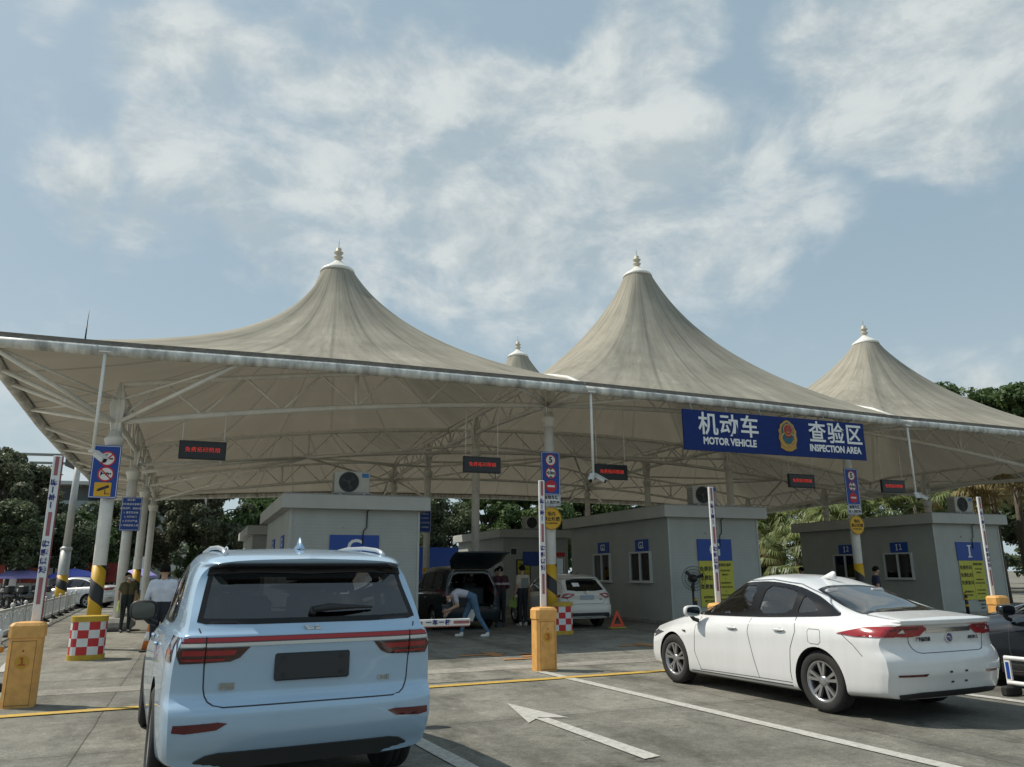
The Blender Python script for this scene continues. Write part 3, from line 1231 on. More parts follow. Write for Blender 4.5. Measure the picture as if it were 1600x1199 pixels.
# rear middle booth front: door, window, noticeboard, red panel
window(b5, 'F', 2.7, 1.75, 1.0, 1.0, -.002)
MB().box((1.05, -.016, 1.35), (.62, .03, 1.55)).build('notice_board', poster_yellow, b5)
MB().box((1.05, -.012, 1.35), (.74, .022, 1.68)).build('board_frame', black_plastic, b5)
for k in range(5): text(b5, '查验须知公告', .085, (1.05, -.034, 1.95 - k * .22), ink, .001)
MB().box((2.7, -.014, 2.42), (1.1, .02, .2)).build('header_panel', sign_red, b5)
MB().box((.55, -.012, 2.55), (.36, .02, .36)).build('vent_window', win_white, b5)
MB().box((.55, -.025, 2.55), (.28, .02, .28)).build('vent_grille', black_plastic, b5)
MB().box((-.012, 1.7, 1.05), (.02, .95, 2.05)).build('door', mat('booth_door_grey', (.30, .32, .32), .5), b5)
MB().box((-.012, 1.7, 2.42), (.024, .7, .3)).build('number_panel', sign_blue, b5)


# ---- air conditioners
def aircon(x, y, z, label, w=.92, rz=0.0):
    root = empty('air_conditioner', (x, y, z), rz, label, 'air conditioner', 'outdoor units on the booth roofs')
    acm = mat('aircon_cream', (.48, .47, .42), .45, var=.08)
    MB().box((0, 0, .36), (w, .36, .58), ch=.02).build('casing', acm, root)
    cxx = -w * .10
    mb = MB()
    ringf(mb, cxx, .36, .235, .27, -.195, -.178, n=32)
    for k in range(1, 7): ringf(mb, cxx, .36, .04 * k - .006, .04 * k, -.198, -.193, n=28)
    for k in range(8):
        a = k * PI / 4
        mb.tube((cxx, -.196, .36), (cxx + .24 * math.cos(a), -.196, .36 + .24 * math.sin(a)), .004, n=4)
    mb.build('fan_grille', dark_metal, root)
    mb = MB()
    disc(mb, cxx, .36, .25, -.186, -.181, n=32)
    mb.build('fan_opening', black_plastic, root)
    mb = MB()
    for k in range(3):
        a = k * 2 * PI / 3 + .4
        mb.add([(cxx, -.188, .36), (cxx + .2 * math.cos(a), -.19, .36 + .2 * math.sin(a)), (cxx + .21 * math.cos(a + .7), -.187, .36 + .21 * math.sin(a + .7))], [(0, 1, 2)])
    disc(mb, cxx, .36, .055, -.2, -.187, n=16)
    mb.build('fan_hub', mat('fan_hub_grey', (.05, .052, .05), .5), root)
    MB().box((w * .36, -.183, .54), (w * .19, .008, .11)).build('badge', mat('badge_blue', (.02, .16, .42), .4), root)
    mb = MB()
    for s in (-1, 1): mb.box((s * w * .33, 0, .035), (.06, .44, .07))
    mb.box((0, 0, .06), (w + .06, .40, .02))
    mb.build('bracket', grey_steel, root)
    mb = MB()
    for k in range(9): mb.box((-w / 2 - .004, 0, .12 + k * .055), (.01, .30, .012))
    mb.build('side_louvre', dark_metal, root)
    return root


aircon(5.72, 1.15, 3.595, 'cream air conditioner with blue badge on the roof of the booth behind the SUV', .95)
aircon(17.05, 1.15, 3.595, 'air conditioner on the roof of the booth with letter G')
aircon(28.75, 1.15, 3.595, 'air conditioner on the roof of the booth with letter I', .95)
aircon(17.3, 15.6, 3.595, 'dark seen-from-afar air conditioner on the rear middle booth roof', .9)


# ================================================================ barrier gates
FULL = '０１２３４５６７８９'
gate_m = mat('barrier_orange', (.70, .37, .105), .55, var=.22, vscale=7.0, bump=.1)
band_red = mat('arm_red', (.33, .12, .125), .65, var=.2, vscale=8)
edge_red = mat('arm_edge_red', (.22, .07, .07), .8)
arm_white = mat('arm_white', (.70, .70, .69), .45, var=.06)
arm_ink = mat('arm_ink', (.02, .02, .17), .6)


def gate(x, y, num, raised, label, alen=2.2, rz=0.0):
    root = empty('barrier_gate', (x, y, 0), rz, label, 'barrier gate', 'orange barrier gates across the lanes')
    # housing: chamfered column, slightly wider hood with hipped top
    mb = MB()
    w, d, c = .185, .15, .045

    def ring(w, d, c, z): return [(-w + c, -d, z), (w - c, -d, z), (w, -d + c, z), (w, d - c, z), (w - c, d, z), (-w + c, d, z), (-w, d - c, z), (-w, -d + c, z)]

    rings = [ring(.178, .15, c, 0), ring(.178, .15, c, .80), ring(.178, .15, c, .81), ring(.192, .16, c, .815), ring(.192, .16, c, .955), ring(.165, .135, .04, .99), ring(.10, .08, .03, 1.0)]
    vs = [p for r in rings for p in r]
    fs = [(k * 8 + i, k * 8 + (i + 1) % 8, k * 8 + 8 + (i + 1) % 8, k * 8 + 8 + i) for k in range(len(rings) - 1) for i in range(8)]
    fs += [tuple(reversed(range(8))), tuple(range(len(vs) - 8, len(vs)))]
    mb.add(vs, fs)
    hs = mb.build('housing', gate_m, root)
    mb = MB()
    for s in (-1, 1): mb.box((s * .131, -.1515, .40), (.005, .004, .76))
    mb.box((0, -.1515, .775), (.262, .004, .006))
    mb.box((0, -.1515, .03), (.262, .004, .006))
    mb.build('door_seam', mat('seam_brown', (.22, .11, .03), .7), hs)
    MB().tube((0, -.15, .66), (0, -.158, .66), .009, n=8).build('lock', dark_metal, hs)
    if num:
        mb = MB()
        disc(mb, 0, .53, .078, -.156, -.151, n=28)
        bd = mb.build('number_disc', mat('badge_ochre', (.52, .30, .03), .5), root)
        text(bd, FULL[int(num)], .12, (0, -.159, .53), mat('badge_number_red', (.42, .07, .02), .5), .004)
    # boom arm, built along +x and swung up when raised
    arm = MB()
    arm.box((alen / 2, 0, 0), (alen, .045, .105), ch=.008)
    a = arm.build('boom_arm', arm_white, root)
    a.location = (.05, .12 if raised else -.08, .88 if not raised else .92)
    if not raised: a.location = (.05, .0, .82)
    MB().box((alen / 2, .0, -.060), (alen - .02, .03, .014)).build('rubber_edge', edge_red, a)
    L_ = alen
    yf = -.0245
    for p0, p1 in ((.13, .28), (.52, .66), (.88, .995)):
        MB().box(((p0 + p1) / 2 * L_, yf, 0), ((p1 - p0) * L_, .004, .044)).build('red_band', band_red, a)
    for s, p0, p1 in (('减速慢行', .30, .50), ('一车一杆', .68, .86)):
        for k, ch in enumerate(s):
            text(a, ch, .085, ((p0 + (p1 - p0) * (k + .5) / 4) * L_, yf - .002, .0), arm_ink, .003)
    if raised: a.rotation_euler = (0, -PI / 2, 0)
    return root


gate(.10, -8.15, '1', True, 'orange barrier gate number 1 with raised arm at the left edge')
gate(7.43, -7.62, '3', True, 'orange barrier gate number 3 with raised arm, between the SUV and the white sedan')
gate(3.72, -7.95, '2', False, 'orange barrier gate hidden by the blue SUV, its striped arm lowered', 2.25)
gate(10.92, -7.7, '4', True, 'orange barrier gate behind the white sedan, raised arm in front of the letter G panel')
gate(18.42, -7.5, '', True, 'orange barrier gate at the right edge behind the dark car, arm raised', 2.25)

# ================================================================ checkered barrels
red_chk = mat('checker_red', (.50, .025, .03), .5, var=.1)
wht_chk = mat('checker_white', (.68, .69, .68), .5, var=.08)
bar_yel = mat('barrel_yellow', (.50, .33, .03), .55, var=.15)


def barrel(x, y, label, rz):
    root = empty('crash_barrel', (x, y, 0), rz, label, 'crash barrel', 'checkered crash barrels in front of the posts')

    def outline(s):  # rounded D plan
        o = []
        for k in range(24):
            a = 2 * PI * k / 24
            c, s_ = math.cos(a), math.sin(a)
            o.append((.315 * s * math.copysign(abs(c) ** .75, c), .28 * s * math.copysign(abs(s_) ** .75, s_)))
        return o

    def shell(z0, z1, s):
        mb = MB()
        o = outline(s)
        vs = [(a, b, z0) for a, b in o] + [(a, b, z1) for a, b in o]
        mb.add(vs, [(i, (i + 1) % 24, 24 + (i + 1) % 24, 24 + i) for i in range(24)])
        mb.add(vs, [tuple(reversed(range(24))), tuple(range(24, 48))])
        return mb

    shell(.0, .095, 1.04).build('base_band', bar_yel, root)
    shell(.70, .80, 1.03).build('top_band', bar_yel, root)
    mb = MB()
    o = outline(1)
    rows = 4
    for r in range(rows):
        for i in range(24):
            j = (i + 1) % 24
            z0, z1 = .095 + r * .605 / rows, .095 + (r + 1) * .605 / rows
            mb.add([(*o[i], z0), (*o[j], z0), (*o[j], z1), (*o[i], z1)], [(0, 1, 2, 3)], mi=((i // 2) + r) % 2)
    mb.build('checker_band', [red_chk, wht_chk], root)
    return root


barrel(.17, -2.25, 'checkered crash barrel at the left hazard striped post', .12)
barrel(10.98, -.75, 'checkered crash barrel behind barrier gate 3', .1)

# ================================================================ signs
def plate(parent, x0, x1, z0, z1, y, m, name='plate', t=.012, border=None):
    o = MB().box(((x0 + x1) / 2, y, (z0 + z1) / 2), (x1 - x0, t, z1 - z0)).build(name, m, parent)
    if border:
        mb = MB()
        b, i = .012, .022
        cx, cz = (x0 + x1) / 2, (z0 + z1) / 2
        w, h = x1 - x0 - 2 * i, z1 - z0 - 2 * i
        for dx, dz, sx, sz in ((0, h / 2, w, b), (0, -h / 2, w, b), (-w / 2, 0, b, h), (w / 2, 0, b, h)):
            mb.box((cx + dx, y - t / 2 - .002, cz + dz), (sx, .003, sz))
        mb.build('border_line', border, o)
    return o


# left: no smoking, no horn, camera
r = empty('post_sign', (-.09, -.24, 0), 0, 'tall blue sign with no smoking, no horn and yellow camera panels on the left post', 'sign')
p = plate(r, -.29, .29, 3.25, 4.45, 0, sign_blue, 'board', .02, sign_white)
y = -.014
for zc in (4.14, 3.79):
    mb = MB()
    disc(mb, .02, zc, .165, y - .004, y)
    mb.build('white_disc', sign_white, p)
    mb = MB()
    ringf(mb, .02, zc, .14, .172, y - .010, y - .004)
    ang_ = PI / 4 if zc > 4 else -PI / 4
    mb.box((.02, y - .008, zc), (.30, .004, .028), R=Matrix.Rotation(-ang_, 3, 'Y'))
    mb.build('prohibition_ring', sign_red, p)
mb = MB()
mb.box((.03, y - .006, 4.14), (.21, .003, .034))
for k, (a, b_) in enumerate(((-.02, .06), (-.045, .085), (-.005, .10))): mb.box((a + .01, y - .006, 4.14 + b_), (.06, .003, .014), R=Matrix.Rotation(-.5, 3, 'Y'))
mb.build('cigarette', sign_black, p)
mb = MB()
mb.prism([(-.09, 3.86), (-.09, 3.74), (-.045, 3.785), (-.045, 3.815)], y - .007, y - .0045)
mb.box((.03, y - .006, 3.80), (.17, .003, .02))
ringf(mb, .045, 3.79, .025, .04, y - .0075, y - .0047)
mb.prism([(.11, 3.83), (.135, 3.80), (.11, 3.77)], y - .007, y - .0045)
mb.build('horn', sign_black, p)
q = plate(p, -.18, .16, 3.29, 3.60, y - .002, sign_yellow, 'camera_panel', .006)
mb = MB()
R_ = Matrix.Rotation(-.42, 3, 'Y')
mb.box((.01, y - .008, 3.475), (.22, .004, .06), R=R_)
mb.box((-.105, y - .008, 3.42), (.035, .004, .035), R=R_)
mb.box((.045, y - .008, 3.39), (.016, .004, .10))
mb.box((.085, y - .008, 3.345), (.10, .004, .016))
mb.build('camera_symbol', sign_black, q)


def speed_sign(x, y, label):
    r = empty('post_sign', (x, y, 0), 0, label, 'sign', 'blue lane rule signs on the posts')
    p = plate(r, -.29, .29, 3.66, 4.87, 0, sign_blue, 'board', .02, sign_white)
    yy = -.014
    for k, zc in enumerate((4.63, 4.27, 3.90)):
        if k < 2:
            mb = MB()
            disc(mb, 0, zc, .155, yy - .004, yy)
            mb.build('white_disc', sign_white, p)
            mb = MB()
            ringf(mb, 0, zc, .138, .166, yy - .009, yy - .004)
            mb.build('red_ring', sign_red, p)
        else:
            mb = MB()
            disc(mb, 0, zc, .168, yy - .004, yy)
            e = mb.build('red_disc', sign_red, p)
            MB().box((0, yy - .006, zc), (.22, .004, .055)).build('white_bar', sign_white, e)
    text(p, '5', .23, (0, yy - .008, 4.63), sign_black, .008)
    text(p, '4.0m', .125, (0, yy - .008, 4.27), sign_black, .005)
    mb = MB()
    for s in (-1, 1): mb.prism([(-.06, 4.27 + s * .13), (.06, 4.27 + s * .13), (0, 4.27 + s * .075)], yy - .007, yy - .0045)
    mb.build('height_arrows', sign_black, p)
    q = plate(r, -.29, .29, 3.36, 3.655, 0, sign_white, 'text_plate', .02, sign_blue)
    text(q, '查验车辆', .115, (0, -.014, 3.585), sign_black, .003)
    text(q, '及人员除外', .105, (0, -.014, 3.445), sign_black, .003)
    return r


def round_sign(x, y, label):
    r = empty('round_sign', (x, y, 3.01), 0, label, 'sign', 'round yellow no smoking signs on the posts')
    mb = MB()
    disc(mb, 0, 0, .31, -.01, .01, n=36)
    p = mb.build('disc', sign_yellow, r)
    mb = MB()
    ringf(mb, 0, 0, .29, .302, -.0135, -.0105, n=36)
    mb.build('rim_line', ink, p)
    text(p, '场内', .125, (0, -.014, .12), ink, .003)
    text(p, '禁止吸烟', .125, (0, -.014, -.02), ink, .003)
    text(p, 'NO SMOKING', .058, (0, -.014, -.13), ink, .001)


speed_sign(11.02, -.24, 'blue 5 and 4.0m no entry sign on the post behind barrier gate 3')
speed_sign(22.05, -.24, 'blue 5 and 4.0m no entry sign on the post below the big blue banner')
round_sign(11.02, -.24, 'round yellow no smoking sign on the post behind barrier gate 3')
round_sign(22.08, -.24, 'round yellow no smoking sign in front of the booth with letter I')


def info_board(x, y, z0, z1, w, label, lines):
    r = empty('info_board', (x, y, 0), 0, label, 'sign', 'small blue text boards on the posts')
    p = plate(r, -w / 2, w / 2, z0, z1, 0, sign_blue, 'board', .02, sign_white)
    n = len(lines)
    for k, s in enumerate(lines):
        text(p, s, .068, (0, -.014, z1 - .09 - k * (z1 - z0 - .12) / n), sign_white, .001)


info_board(.06, 6.16, 2.86, 3.86, .56, 'small blue text board on the second post of the left column', ('请注意：', '车辆查验注意事项', '查验流程、查验内容', '1. 填写登记表', '2. 打开车门', '3. 打开引擎盖', '4. 等候查验人员'))
info_board(10.95, 12.5, 3.26, 4.50, .56, 'small blue text board on a post to the right of the booth behind the SUV', ('请注意：', '车辆查验', '1. 停车入位', '2. 打开车门', '3. 打开引擎盖', '4. 等候查验'))
info_board(22.2, 6.16, 2.9, 3.45, .5, 'small dark blue board on a post above the roof of the booth with letter I', ('请注意：', '车辆查验'))
info_board(26.55, 5.9, .7, 1.2, .1, 'tiny blue plate at the wall corner of the booth with letter I', ())

# ---- big banner on the eaves
r = empty('banner_sign', (17.2, -2.48, 0), 0, 'long blue banner reading motor vehicle inspection area under the eaves', 'sign')
p = MB().box((0, 0, 5.32), (6.46, .05, 1.12)).build('board', banner_blue, r)
yf = -.028
for k, ch in enumerate('机动车'): text(p, ch, .66, (-2.42 + k * .70, yf, 5.47), sign_white, .0105)
text(p, 'MOTOR VEHICLE', .25, (-1.72, yf, 5.03), sign_white, .0095, scale=(.93, 1.08, 1))
for k, ch in enumerate('查验区'): text(p, ch, .66, (1.42 + k * .70, yf, 5.47), sign_white, .0105)
text(p, 'INSPECTION AREA', .25, (2.06, yf, 5.03), sign_white, .0095, scale=(.93, 1.08, 1))
gold = mat('emblem_gold', (.42, .24, .05), .4, metal=.3, var=.2, vscale=8)
teal = mat('emblem_teal', (.01, .10, .14), .5)
ecx, ecz = .30, 5.34


def sc_(pts, s=1.0): return [(ecx + x * s, ecz + z * s) for x, z in pts]


half = [(0, .45), (.10, .42), (.16, .36), (.24, .32), (.26, .22), (.32, .14), (.30, .02), (.33, -.10), (.28, -.22), (.27, -.30), (.29, -.36), (.20, -.40), (.12, -.445), (0, -.46)]
sh = half + [(-x, z) for x, z in reversed(half[1:-1])]
mb = MB().prism(sc_(sh), yf - .02, yf)
emb = mb.build('emblem', gold, p)
h2 = [(0, .39), (.14, .31), (.20, .22), (.22, .06), (.19, -.10), (.10, -.22), (0, -.25)]
MB().prism(sc_(h2 + [(-x, z) for x, z in reversed(h2[1:-1])]), yf - .028, yf - .0195).build('shield', teal, emb)
mb = MB()
ringf(mb, ecx, ecz + .16, .145, .175, yf - .040, yf - .027)
mb.build('gold_ring', gold, emb)
mb = MB()
disc(mb, ecx, ecz + .16, .146, yf - .036, yf - .027)
red_d = mb.build('red_disc', mat('emblem_red', (.30, .012, .03), .45), emb)
mb = MB()
mb.prism([(ecx + (.03 if k % 2 == 0 else .012) * math.sin(k * PI / 5), ecz + .23 + (.03 if k % 2 == 0 else .012) * math.cos(k * PI / 5)) for k in range(10)], yf - .041, yf - .0355)
for dx, dz in ((-.06, .19), (-.03, .165), (.03, .165), (.06, .19)): disc(mb, ecx + dx, ecz + dz, .011, yf - .041, yf - .0355, n=8)
mb.box((ecx, yf - .039, ecz + .085), (.14, .006, .022))
mb.box((ecx, yf - .039, ecz + .11), (.10, .006, .02))
mb.build('star_gate', gold, red_d)
mb = MB()
mb.box((ecx, yf - .030, ecz - .03), (.22, .012, .07), ch=.004)
mb.build('red_plinth', mat('emblem_red_dark', (.20, .02, .03), .5), emb)
mb = MB()
for s in (-1, 1):
    for k in range(7):
        a = -1.15 + k * .34
        mb.box((ecx + s * (.27 - .02 * k * .2) * math.cos(a) * 1.02, yf - .024, ecz - .12 + .22 * math.sin(a)), (.10, .012, .035), R=Matrix.Rotation(-(s * (a + 1.2)), 3, 'Y'))
mb.build('wheat_ears', mat('emblem_gold_light', (.50, .30, .07), .4, metal=.3), emb)
mb = MB()
for k in range(6):
    x = -2.9 + k * 1.17
    mb.tube((x, 0, 5.87), (x, .1, 6.10), .012, n=6)
    mb.tube((x, .1, 6.08), (x, .1, 6.16), .02, n=6)
mb.build('hanger', grey_steel, r)

# blue slogan hoarding behind the first booth
r = empty('slogan_board', (14.5, 24.0, 0), 0, 'blue slogan hoarding with white characters beside the booth behind the SUV', 'sign')
p = MB().box((0, 0, 2.05), (6.0, .06, 1.95)).build('board', sign_blue, r)
text(p, '行人 慢速', .42, (-1.75, -.035, 1.95), sign_white, .008)
text(p, '乱停 禁鸣', .42, (-1.75, -.035, 1.42), sign_white, .008)
MB().box((0, .0, .75), (6.0, .05, .64)).build('lower_panel', sign_white, r)
for x in (-2.8, 0, 2.8): MB().tube((x, .08, 0), (x, .08, 3.0), .04, n=8).build('leg', grey_steel, r)

# ---- LED displays
led_red = mat('led_red', (.62, .035, .02), .5, emit=.75)
for k, (x, z, s, l) in enumerate(((1.92, 4.47, 1.06, 'first LED display from the left, hanging over the SUV lane'), (9.06, 4.44, 1.08, 'LED display left of the post behind barrier gate 3'),
                                (13.09, 4.41, 1.06, 'LED display beside the twin cameras, right of the post behind gate 3'), (20.15, 4.41, 1.06, 'LED display under the right half of the big banner'),
                                (24.15, 4.37, 1.06, 'LED display furthest right, beside a hanging camera'))):
    r = empty('led_display', (x, 0, z), 0, 'black ' + l, 'led display', 'red text displays hanging from the front truss')
    mb = MB()
    mb.box((0, 0, 0), (s, .09, .44), ch=.008)
    c = mb.build('case', black_plastic, r)
    MB().box((0, -.046, 0), (s - .07, .004, .37)).build('screen', mat('led_screen', (.012, .014, .016), .35), r)
    o = text(r, '免费拓印照相', .128, (0, -.052, 0), led_red, -.0015, name='led_text', spacing=1.08)
    mb = MB()
    for sx in (-1, 1):
        zt = arch(x + sx * .47) - z
        MB().tube((sx * .47, 0, .2), (sx * .47, 0, zt), .012, n=6).build('rod', white_steel, r)
    MB().tube((.42, 0, -.2), (.42, 0, -.30), .012, n=6).build('stub', white_steel, r)


# ---- hanging cameras
def cctv(x, y, ztop, zbot, label, n):
    r = empty('hanging_camera', (x, y, zbot), 0, label, 'security camera', 'security cameras hanging from the eaves')
    MB().tube((0, 0, 0), (0, 0, ztop - zbot), .034, n=10).build('drop_pole', white_steel, r)
    MB().box((0, 0, ztop - zbot), (.22, .14, .05)).build('mount', white_steel, r)
    MB().lathe([(.05, .0), (.09, -.01), (.09, -.03), (.04, -.05), (0, -.05)], n=14).build('base', white_steel, r)
    for k in range(n):
        a = (-.7, .75)[k] if n == 2 else .9
        R = Matrix.Rotation(a, 3, 'Z') @ Matrix.Rotation(.55, 3, 'X')
        mb = MB()
        c = Matrix.Rotation(a, 3, 'Z') @ Vector((0, -.18, -.14))
        mb.box(c, (.11, .30, .11), R=R, ch=.02)
        cb = mb.build('camera_body', mat('camera_white', (.62, .62, .60), .4), r)
        f = c + R @ Vector((0, -.16, 0))
        MB().tube(f, f + R @ Vector((0, -.012, 0)), .045, n=12).build('lens', black_plastic, cb)
        MB().box(c + R @ Vector((0, -.02, .062)), (.125, .36, .012), R=R).build('hood', mat('camera_white', (0, 0, 0)), cb)
        MB().tube((0, 0, -.04), c + R @ Vector((0, .05, 0)), .018, n=8).build('arm', white_steel, cb)


cctv(-.13, -2.34, 6.10, 4.02, 'single camera on a long white drop pole in front of the left blue sign', 1)
cctv(11.25, -2.34, 6.16, 4.02, 'twin cameras on a white drop pole left of the big banner', 2)
cctv(22.45, -2.34, 5.98, 3.88, 'twin cameras on a white drop pole right of the big banner', 2)

# ---- pedestal fan
r = empty('pedestal_fan', (15.76, .10, -.14), -.35, 'black pedestal fan standing by the corner of the booth with letter G', 'fan')
MB().lathe([(.30, 0), (.30, .03), (.05, .06), (.0, .07)], n=20).build('base', black_plastic, r)
MB().tube((0, 0, .03), (0, 0, 1.35), .035, n=10).build('pole', black_plastic, r)
mb = MB()
for rr in (.36, .27, .18): mb.lathe([(rr - .006, -.18), (rr, -.174), (rr - .006, -.168), (rr - .012, -.174)], c=(0, 0, 1.5), n=32, axis='Y', closed=True)
for k in range(30):
    a = 2 * PI * k / 30
    mb.path([(0, -.23, 1.5), (.2 * math.cos(a), -.225, 1.5 + .2 * math.sin(a)), (.36 * math.cos(a), -.174, 1.5 + .36 * math.sin(a)), (.2 * math.cos(a), -.09, 1.5 + .2 * math.sin(a)), (.1 * math.cos(a), -.06, 1.5 + .1 * math.sin(a))], .0028, n=4)
mb.build('cage', black_plastic, r)
mb = MB()
for k in range(3):
    a = k * 2 * PI / 3 + .3
    e = Vector((math.cos(a), 0, math.sin(a)))
    t = Vector((-math.sin(a), 0, math.cos(a)))
    b0 = Vector((0, -.17, 1.5))
    mb.add([b0 + e * .05 - t * .03, b0 + e * .30 - t * .05 + Vector((0, .02, 0)), b0 + e * .32 + t * .07 - Vector((0, .03, 0)), b0 + e * .06 + t * .04], [(0, 1, 2, 3)])
mb.build('blade', black_plastic, r)
MB().lathe([(.0, -.25), (.07, -.24), (.12, -.15), (.12, .02), (.08, .08), (0, .09)], c=(0, 0, 1.5), n=18, axis='Y').build('motor', black_plastic, r)
MB().path([(0, .02, 1.42), (.06, .03, 1.3), (.05, .03, 1.15), (0, 0, 1.1)], .012, n=6).build('yoke', black_plastic, r)


# ---- striped bollards
def bollard(x, y, label):
    r = empty('bollard', (x, y, 0), 0, label, 'bollard', 'black and yellow bollards at the booth corners')
    MB().tube((0, 0, .0), (0, 0, .78), .055, n=16).build('tube', mat('bollard_black', (.025, .025, .025), .5), r)
    for z in (.30, .52, .70): MB().tube((0, 0, z), (0, 0, z + .07), .0575, n=16).build('yellow_band', sign_yellow, r)


bollard(15.95, .28, 'striped bollard at the front corner of the booth with letter G')
bollard(27.3, .3, 'striped bollard at the front corner of the booth with letter I')

# ---- warning triangle, cone
r = empty('warning_triangle', (13.3, .35, 0), .15, 'red reflective warning triangle on the ground by the white hatchback', 'warning triangle')
mb = MB()


def tri(s, z0): return [(-.26 * s, z0), (.26 * s, z0), (0, z0 + .46 * s)]


o1, i1 = tri(1, .05), tri(.52, .125)
vs = [(x, y_, z) for y_ in (-.012, .012) for x, z in o1 + i1]
fs = []
for i in range(3):
    j = (i + 1) % 3
    fs += [(i, j, 3 + j, 3 + i), (6 + i, 9 + i, 9 + j, 6 + j), (i, 6 + i, 6 + j, j), (3 + i, 3 + j, 9 + j, 9 + i)]
mb.add(vs, fs)
mb.build('reflector', mat('triangle_red', (.65, .07, .03), .35), r)
MB().box((0, 0, .02), (.55, .16, .03), ch=.01).build('foot', mat('triangle_foot', (.45, .40, .04), .5), r)
r = empty('traffic_cone', (1.22, -1.1, 0), 0, 'orange traffic cone on the ground left of the blue SUV', 'cone')
MB().box((0, 0, .02), (.36, .36, .04), ch=.01).build('base', mat('cone_black', (.03, .03, .03), .7), r)
MB().lathe([(.15, .04), (.03, .66), (.0, .665)], n=20).build('cone', mat('cone_orange', (.60, .17, .03), .5), r)
MB().lathe([(.117, .22), (.083, .40)], n=20).build('reflective_band', sign_white, r)

# ---- white bollard post at left edge
r = empty('white_post', (-.52, -6.5, 0), 0, 'white plastic barrier post on a black foot at the left edge', 'post')
MB().lathe([(.045, .05), (.045, .72), (.055, .74), (.055, .78), (.03, .82), (0, .83)], n=14).build('tube', arm_white, r)
MB().lathe([(.20, 0), (.20, .05), (.07, .12), (0, .12)], n=16).build('foot', rubber, r)
MB().tube((.05, -.02, .55), (.075, -.03, .55), .04, n=12).build('reflector', mat('reflector_orange', (.7, .25, .03), .3), r)

# ---- left roadside fence
fence_m = mat('fence_white', (.60, .61, .60), .5, var=.1)
fx = lambda y: -2.35 - .046 * (y - 3.0)
ys = [-2.4 + 2.45 * k for k in range(20)]
for k in range(len(ys) - 1):
    a, b_ = Vector((fx(ys[k]), ys[k], 0)), Vector((fx(ys[k + 1]), ys[k + 1], 0))
    rz = math.atan2(b_.y - a.y, b_.x - a.x)
    nth = ('nearest', 'second', 'third', 'fourth', 'fifth', 'sixth', 'seventh', 'eighth', 'ninth', 'tenth', 'eleventh', 'twelfth', 'thirteenth', 'fourteenth', 'fifteenth', 'sixteenth', 'seventeenth', 'eighteenth', 'nineteenth')[k]
    r = empty('fence_panel', a, rz, 'white roadside fence panel along the left road, %s from the camera' % nth, 'fence', 'white fence panels along the left road')
    L_ = (b_ - a).length
    mb = MB()
    mb.tube((0, 0, .08), (0, 0, .80), .045, n=10)
    mb.lathe([(.06, .78), (.06, .83), (.03, .87), (0, .875)], n=10)
    mb.build('post', fence_m, r)
    MB().lathe([(.22, 0), (.20, .05), (.08, .13), (0, .13)], n=12).build('foot', rubber, r)
    mb = MB()
    for z in (.18, .72): mb.box((L_ / 2, 0, z), (L_, .045, .05))
    mb.build('rail', fence_m, r)
    mb = MB()
    nb = 16
    for q in range(1, nb):
        mb.box((L_ * q / nb, 0, .45), (.016, .02, .50))
    for c_ in (.25, .75):
        pts = [(L_ * c_ + .5 * math.cos(t), 0, .22 + .42 * math.sin(t)) for t in [PI * w / 10 for w in range(11)]]
        mb.path(pts, .016, n=6)
    mb.build('bars', fence_m, r)
# ---- low white and blue barrier by the sedan
r = empty('lane_barrier', (11.72, -12.55, 0), rad(92.5), 'low white rail barrier with blue panels at the right edge beside the dark car', 'barrier')
mb = MB()
for z in (.155, .455): mb.path([(-1.6, 0, z), (-.02, 0, z), (.06, 0, z)], .028, n=10)
mb.build('rail', arm_white, r)
for k in range(4):
    x = .03 - k * .5
    MB().box((x, 0, .305), (.075, .03, .27)).build('upright', arm_white, r)
    MB().box((x, .017, .305), (.04, .006, .20)).build('blue_panel', sign_blue, r)
    MB().box((x, -.017, .305), (.04, .006, .20)).build('blue_panel', sign_blue, r)
    if k in (0, 3): MB().box((x, 0, .06), (.10, .30, .12), ch=.02).build('foot', rubber, r)

# ================================================================ cars
def pchip(xs, ys, x):
    xs, ys, x = np.asarray(xs, float), np.asarray(ys, float), np.asarray(x, float)
    h = np.diff(xs)
    d = np.diff(ys) / h
    m = np.zeros_like(xs)
    m[0], m[-1] = d[0], d[-1]
    for i in range(1, len(xs) - 1):
        if d[i - 1] * d[i] <= 0:
            m[i] = 0
        else:
            w1, w2 = 2 * h[i] + h[i - 1], h[i] + 2 * h[i - 1]
            m[i] = (w1 + w2) / (w1 / d[i - 1] + w2 / d[i])
    i = np.clip(np.searchsorted(xs, x) - 1, 0, len(xs) - 2)
    t = (np.clip(x, xs[0], xs[-1]) - xs[i]) / h[i]
    return ((1 + 2 * t) * (1 - t) ** 2 * ys[i] + t * (1 - t) ** 2 * h[i] * m[i] + t * t * (3 - 2 * t) * ys[i + 1] + t * t * (t - 1) * h[i] * m[i + 1])


def curve(pts):
    xs, ys = zip(*pts)
    return lambda t: pchip(xs, ys, np.asarray(t, float))


def chaikin(P, n):
    """P: (stations, points, 2), open polyline, end points kept"""
    for _ in range(n):
        a = P[:, :-1] * .75 + P[:, 1:] * .25
        b = P[:, :-1] * .25 + P[:, 1:] * .75
        Q = np.empty((P.shape[0], 2 * (P.shape[1] - 1), 2))
        Q[:, 0::2], Q[:, 1::2] = a, b
        P = np.concatenate([P[:, :1], Q, P[:, -1:]], axis=1)
    return P


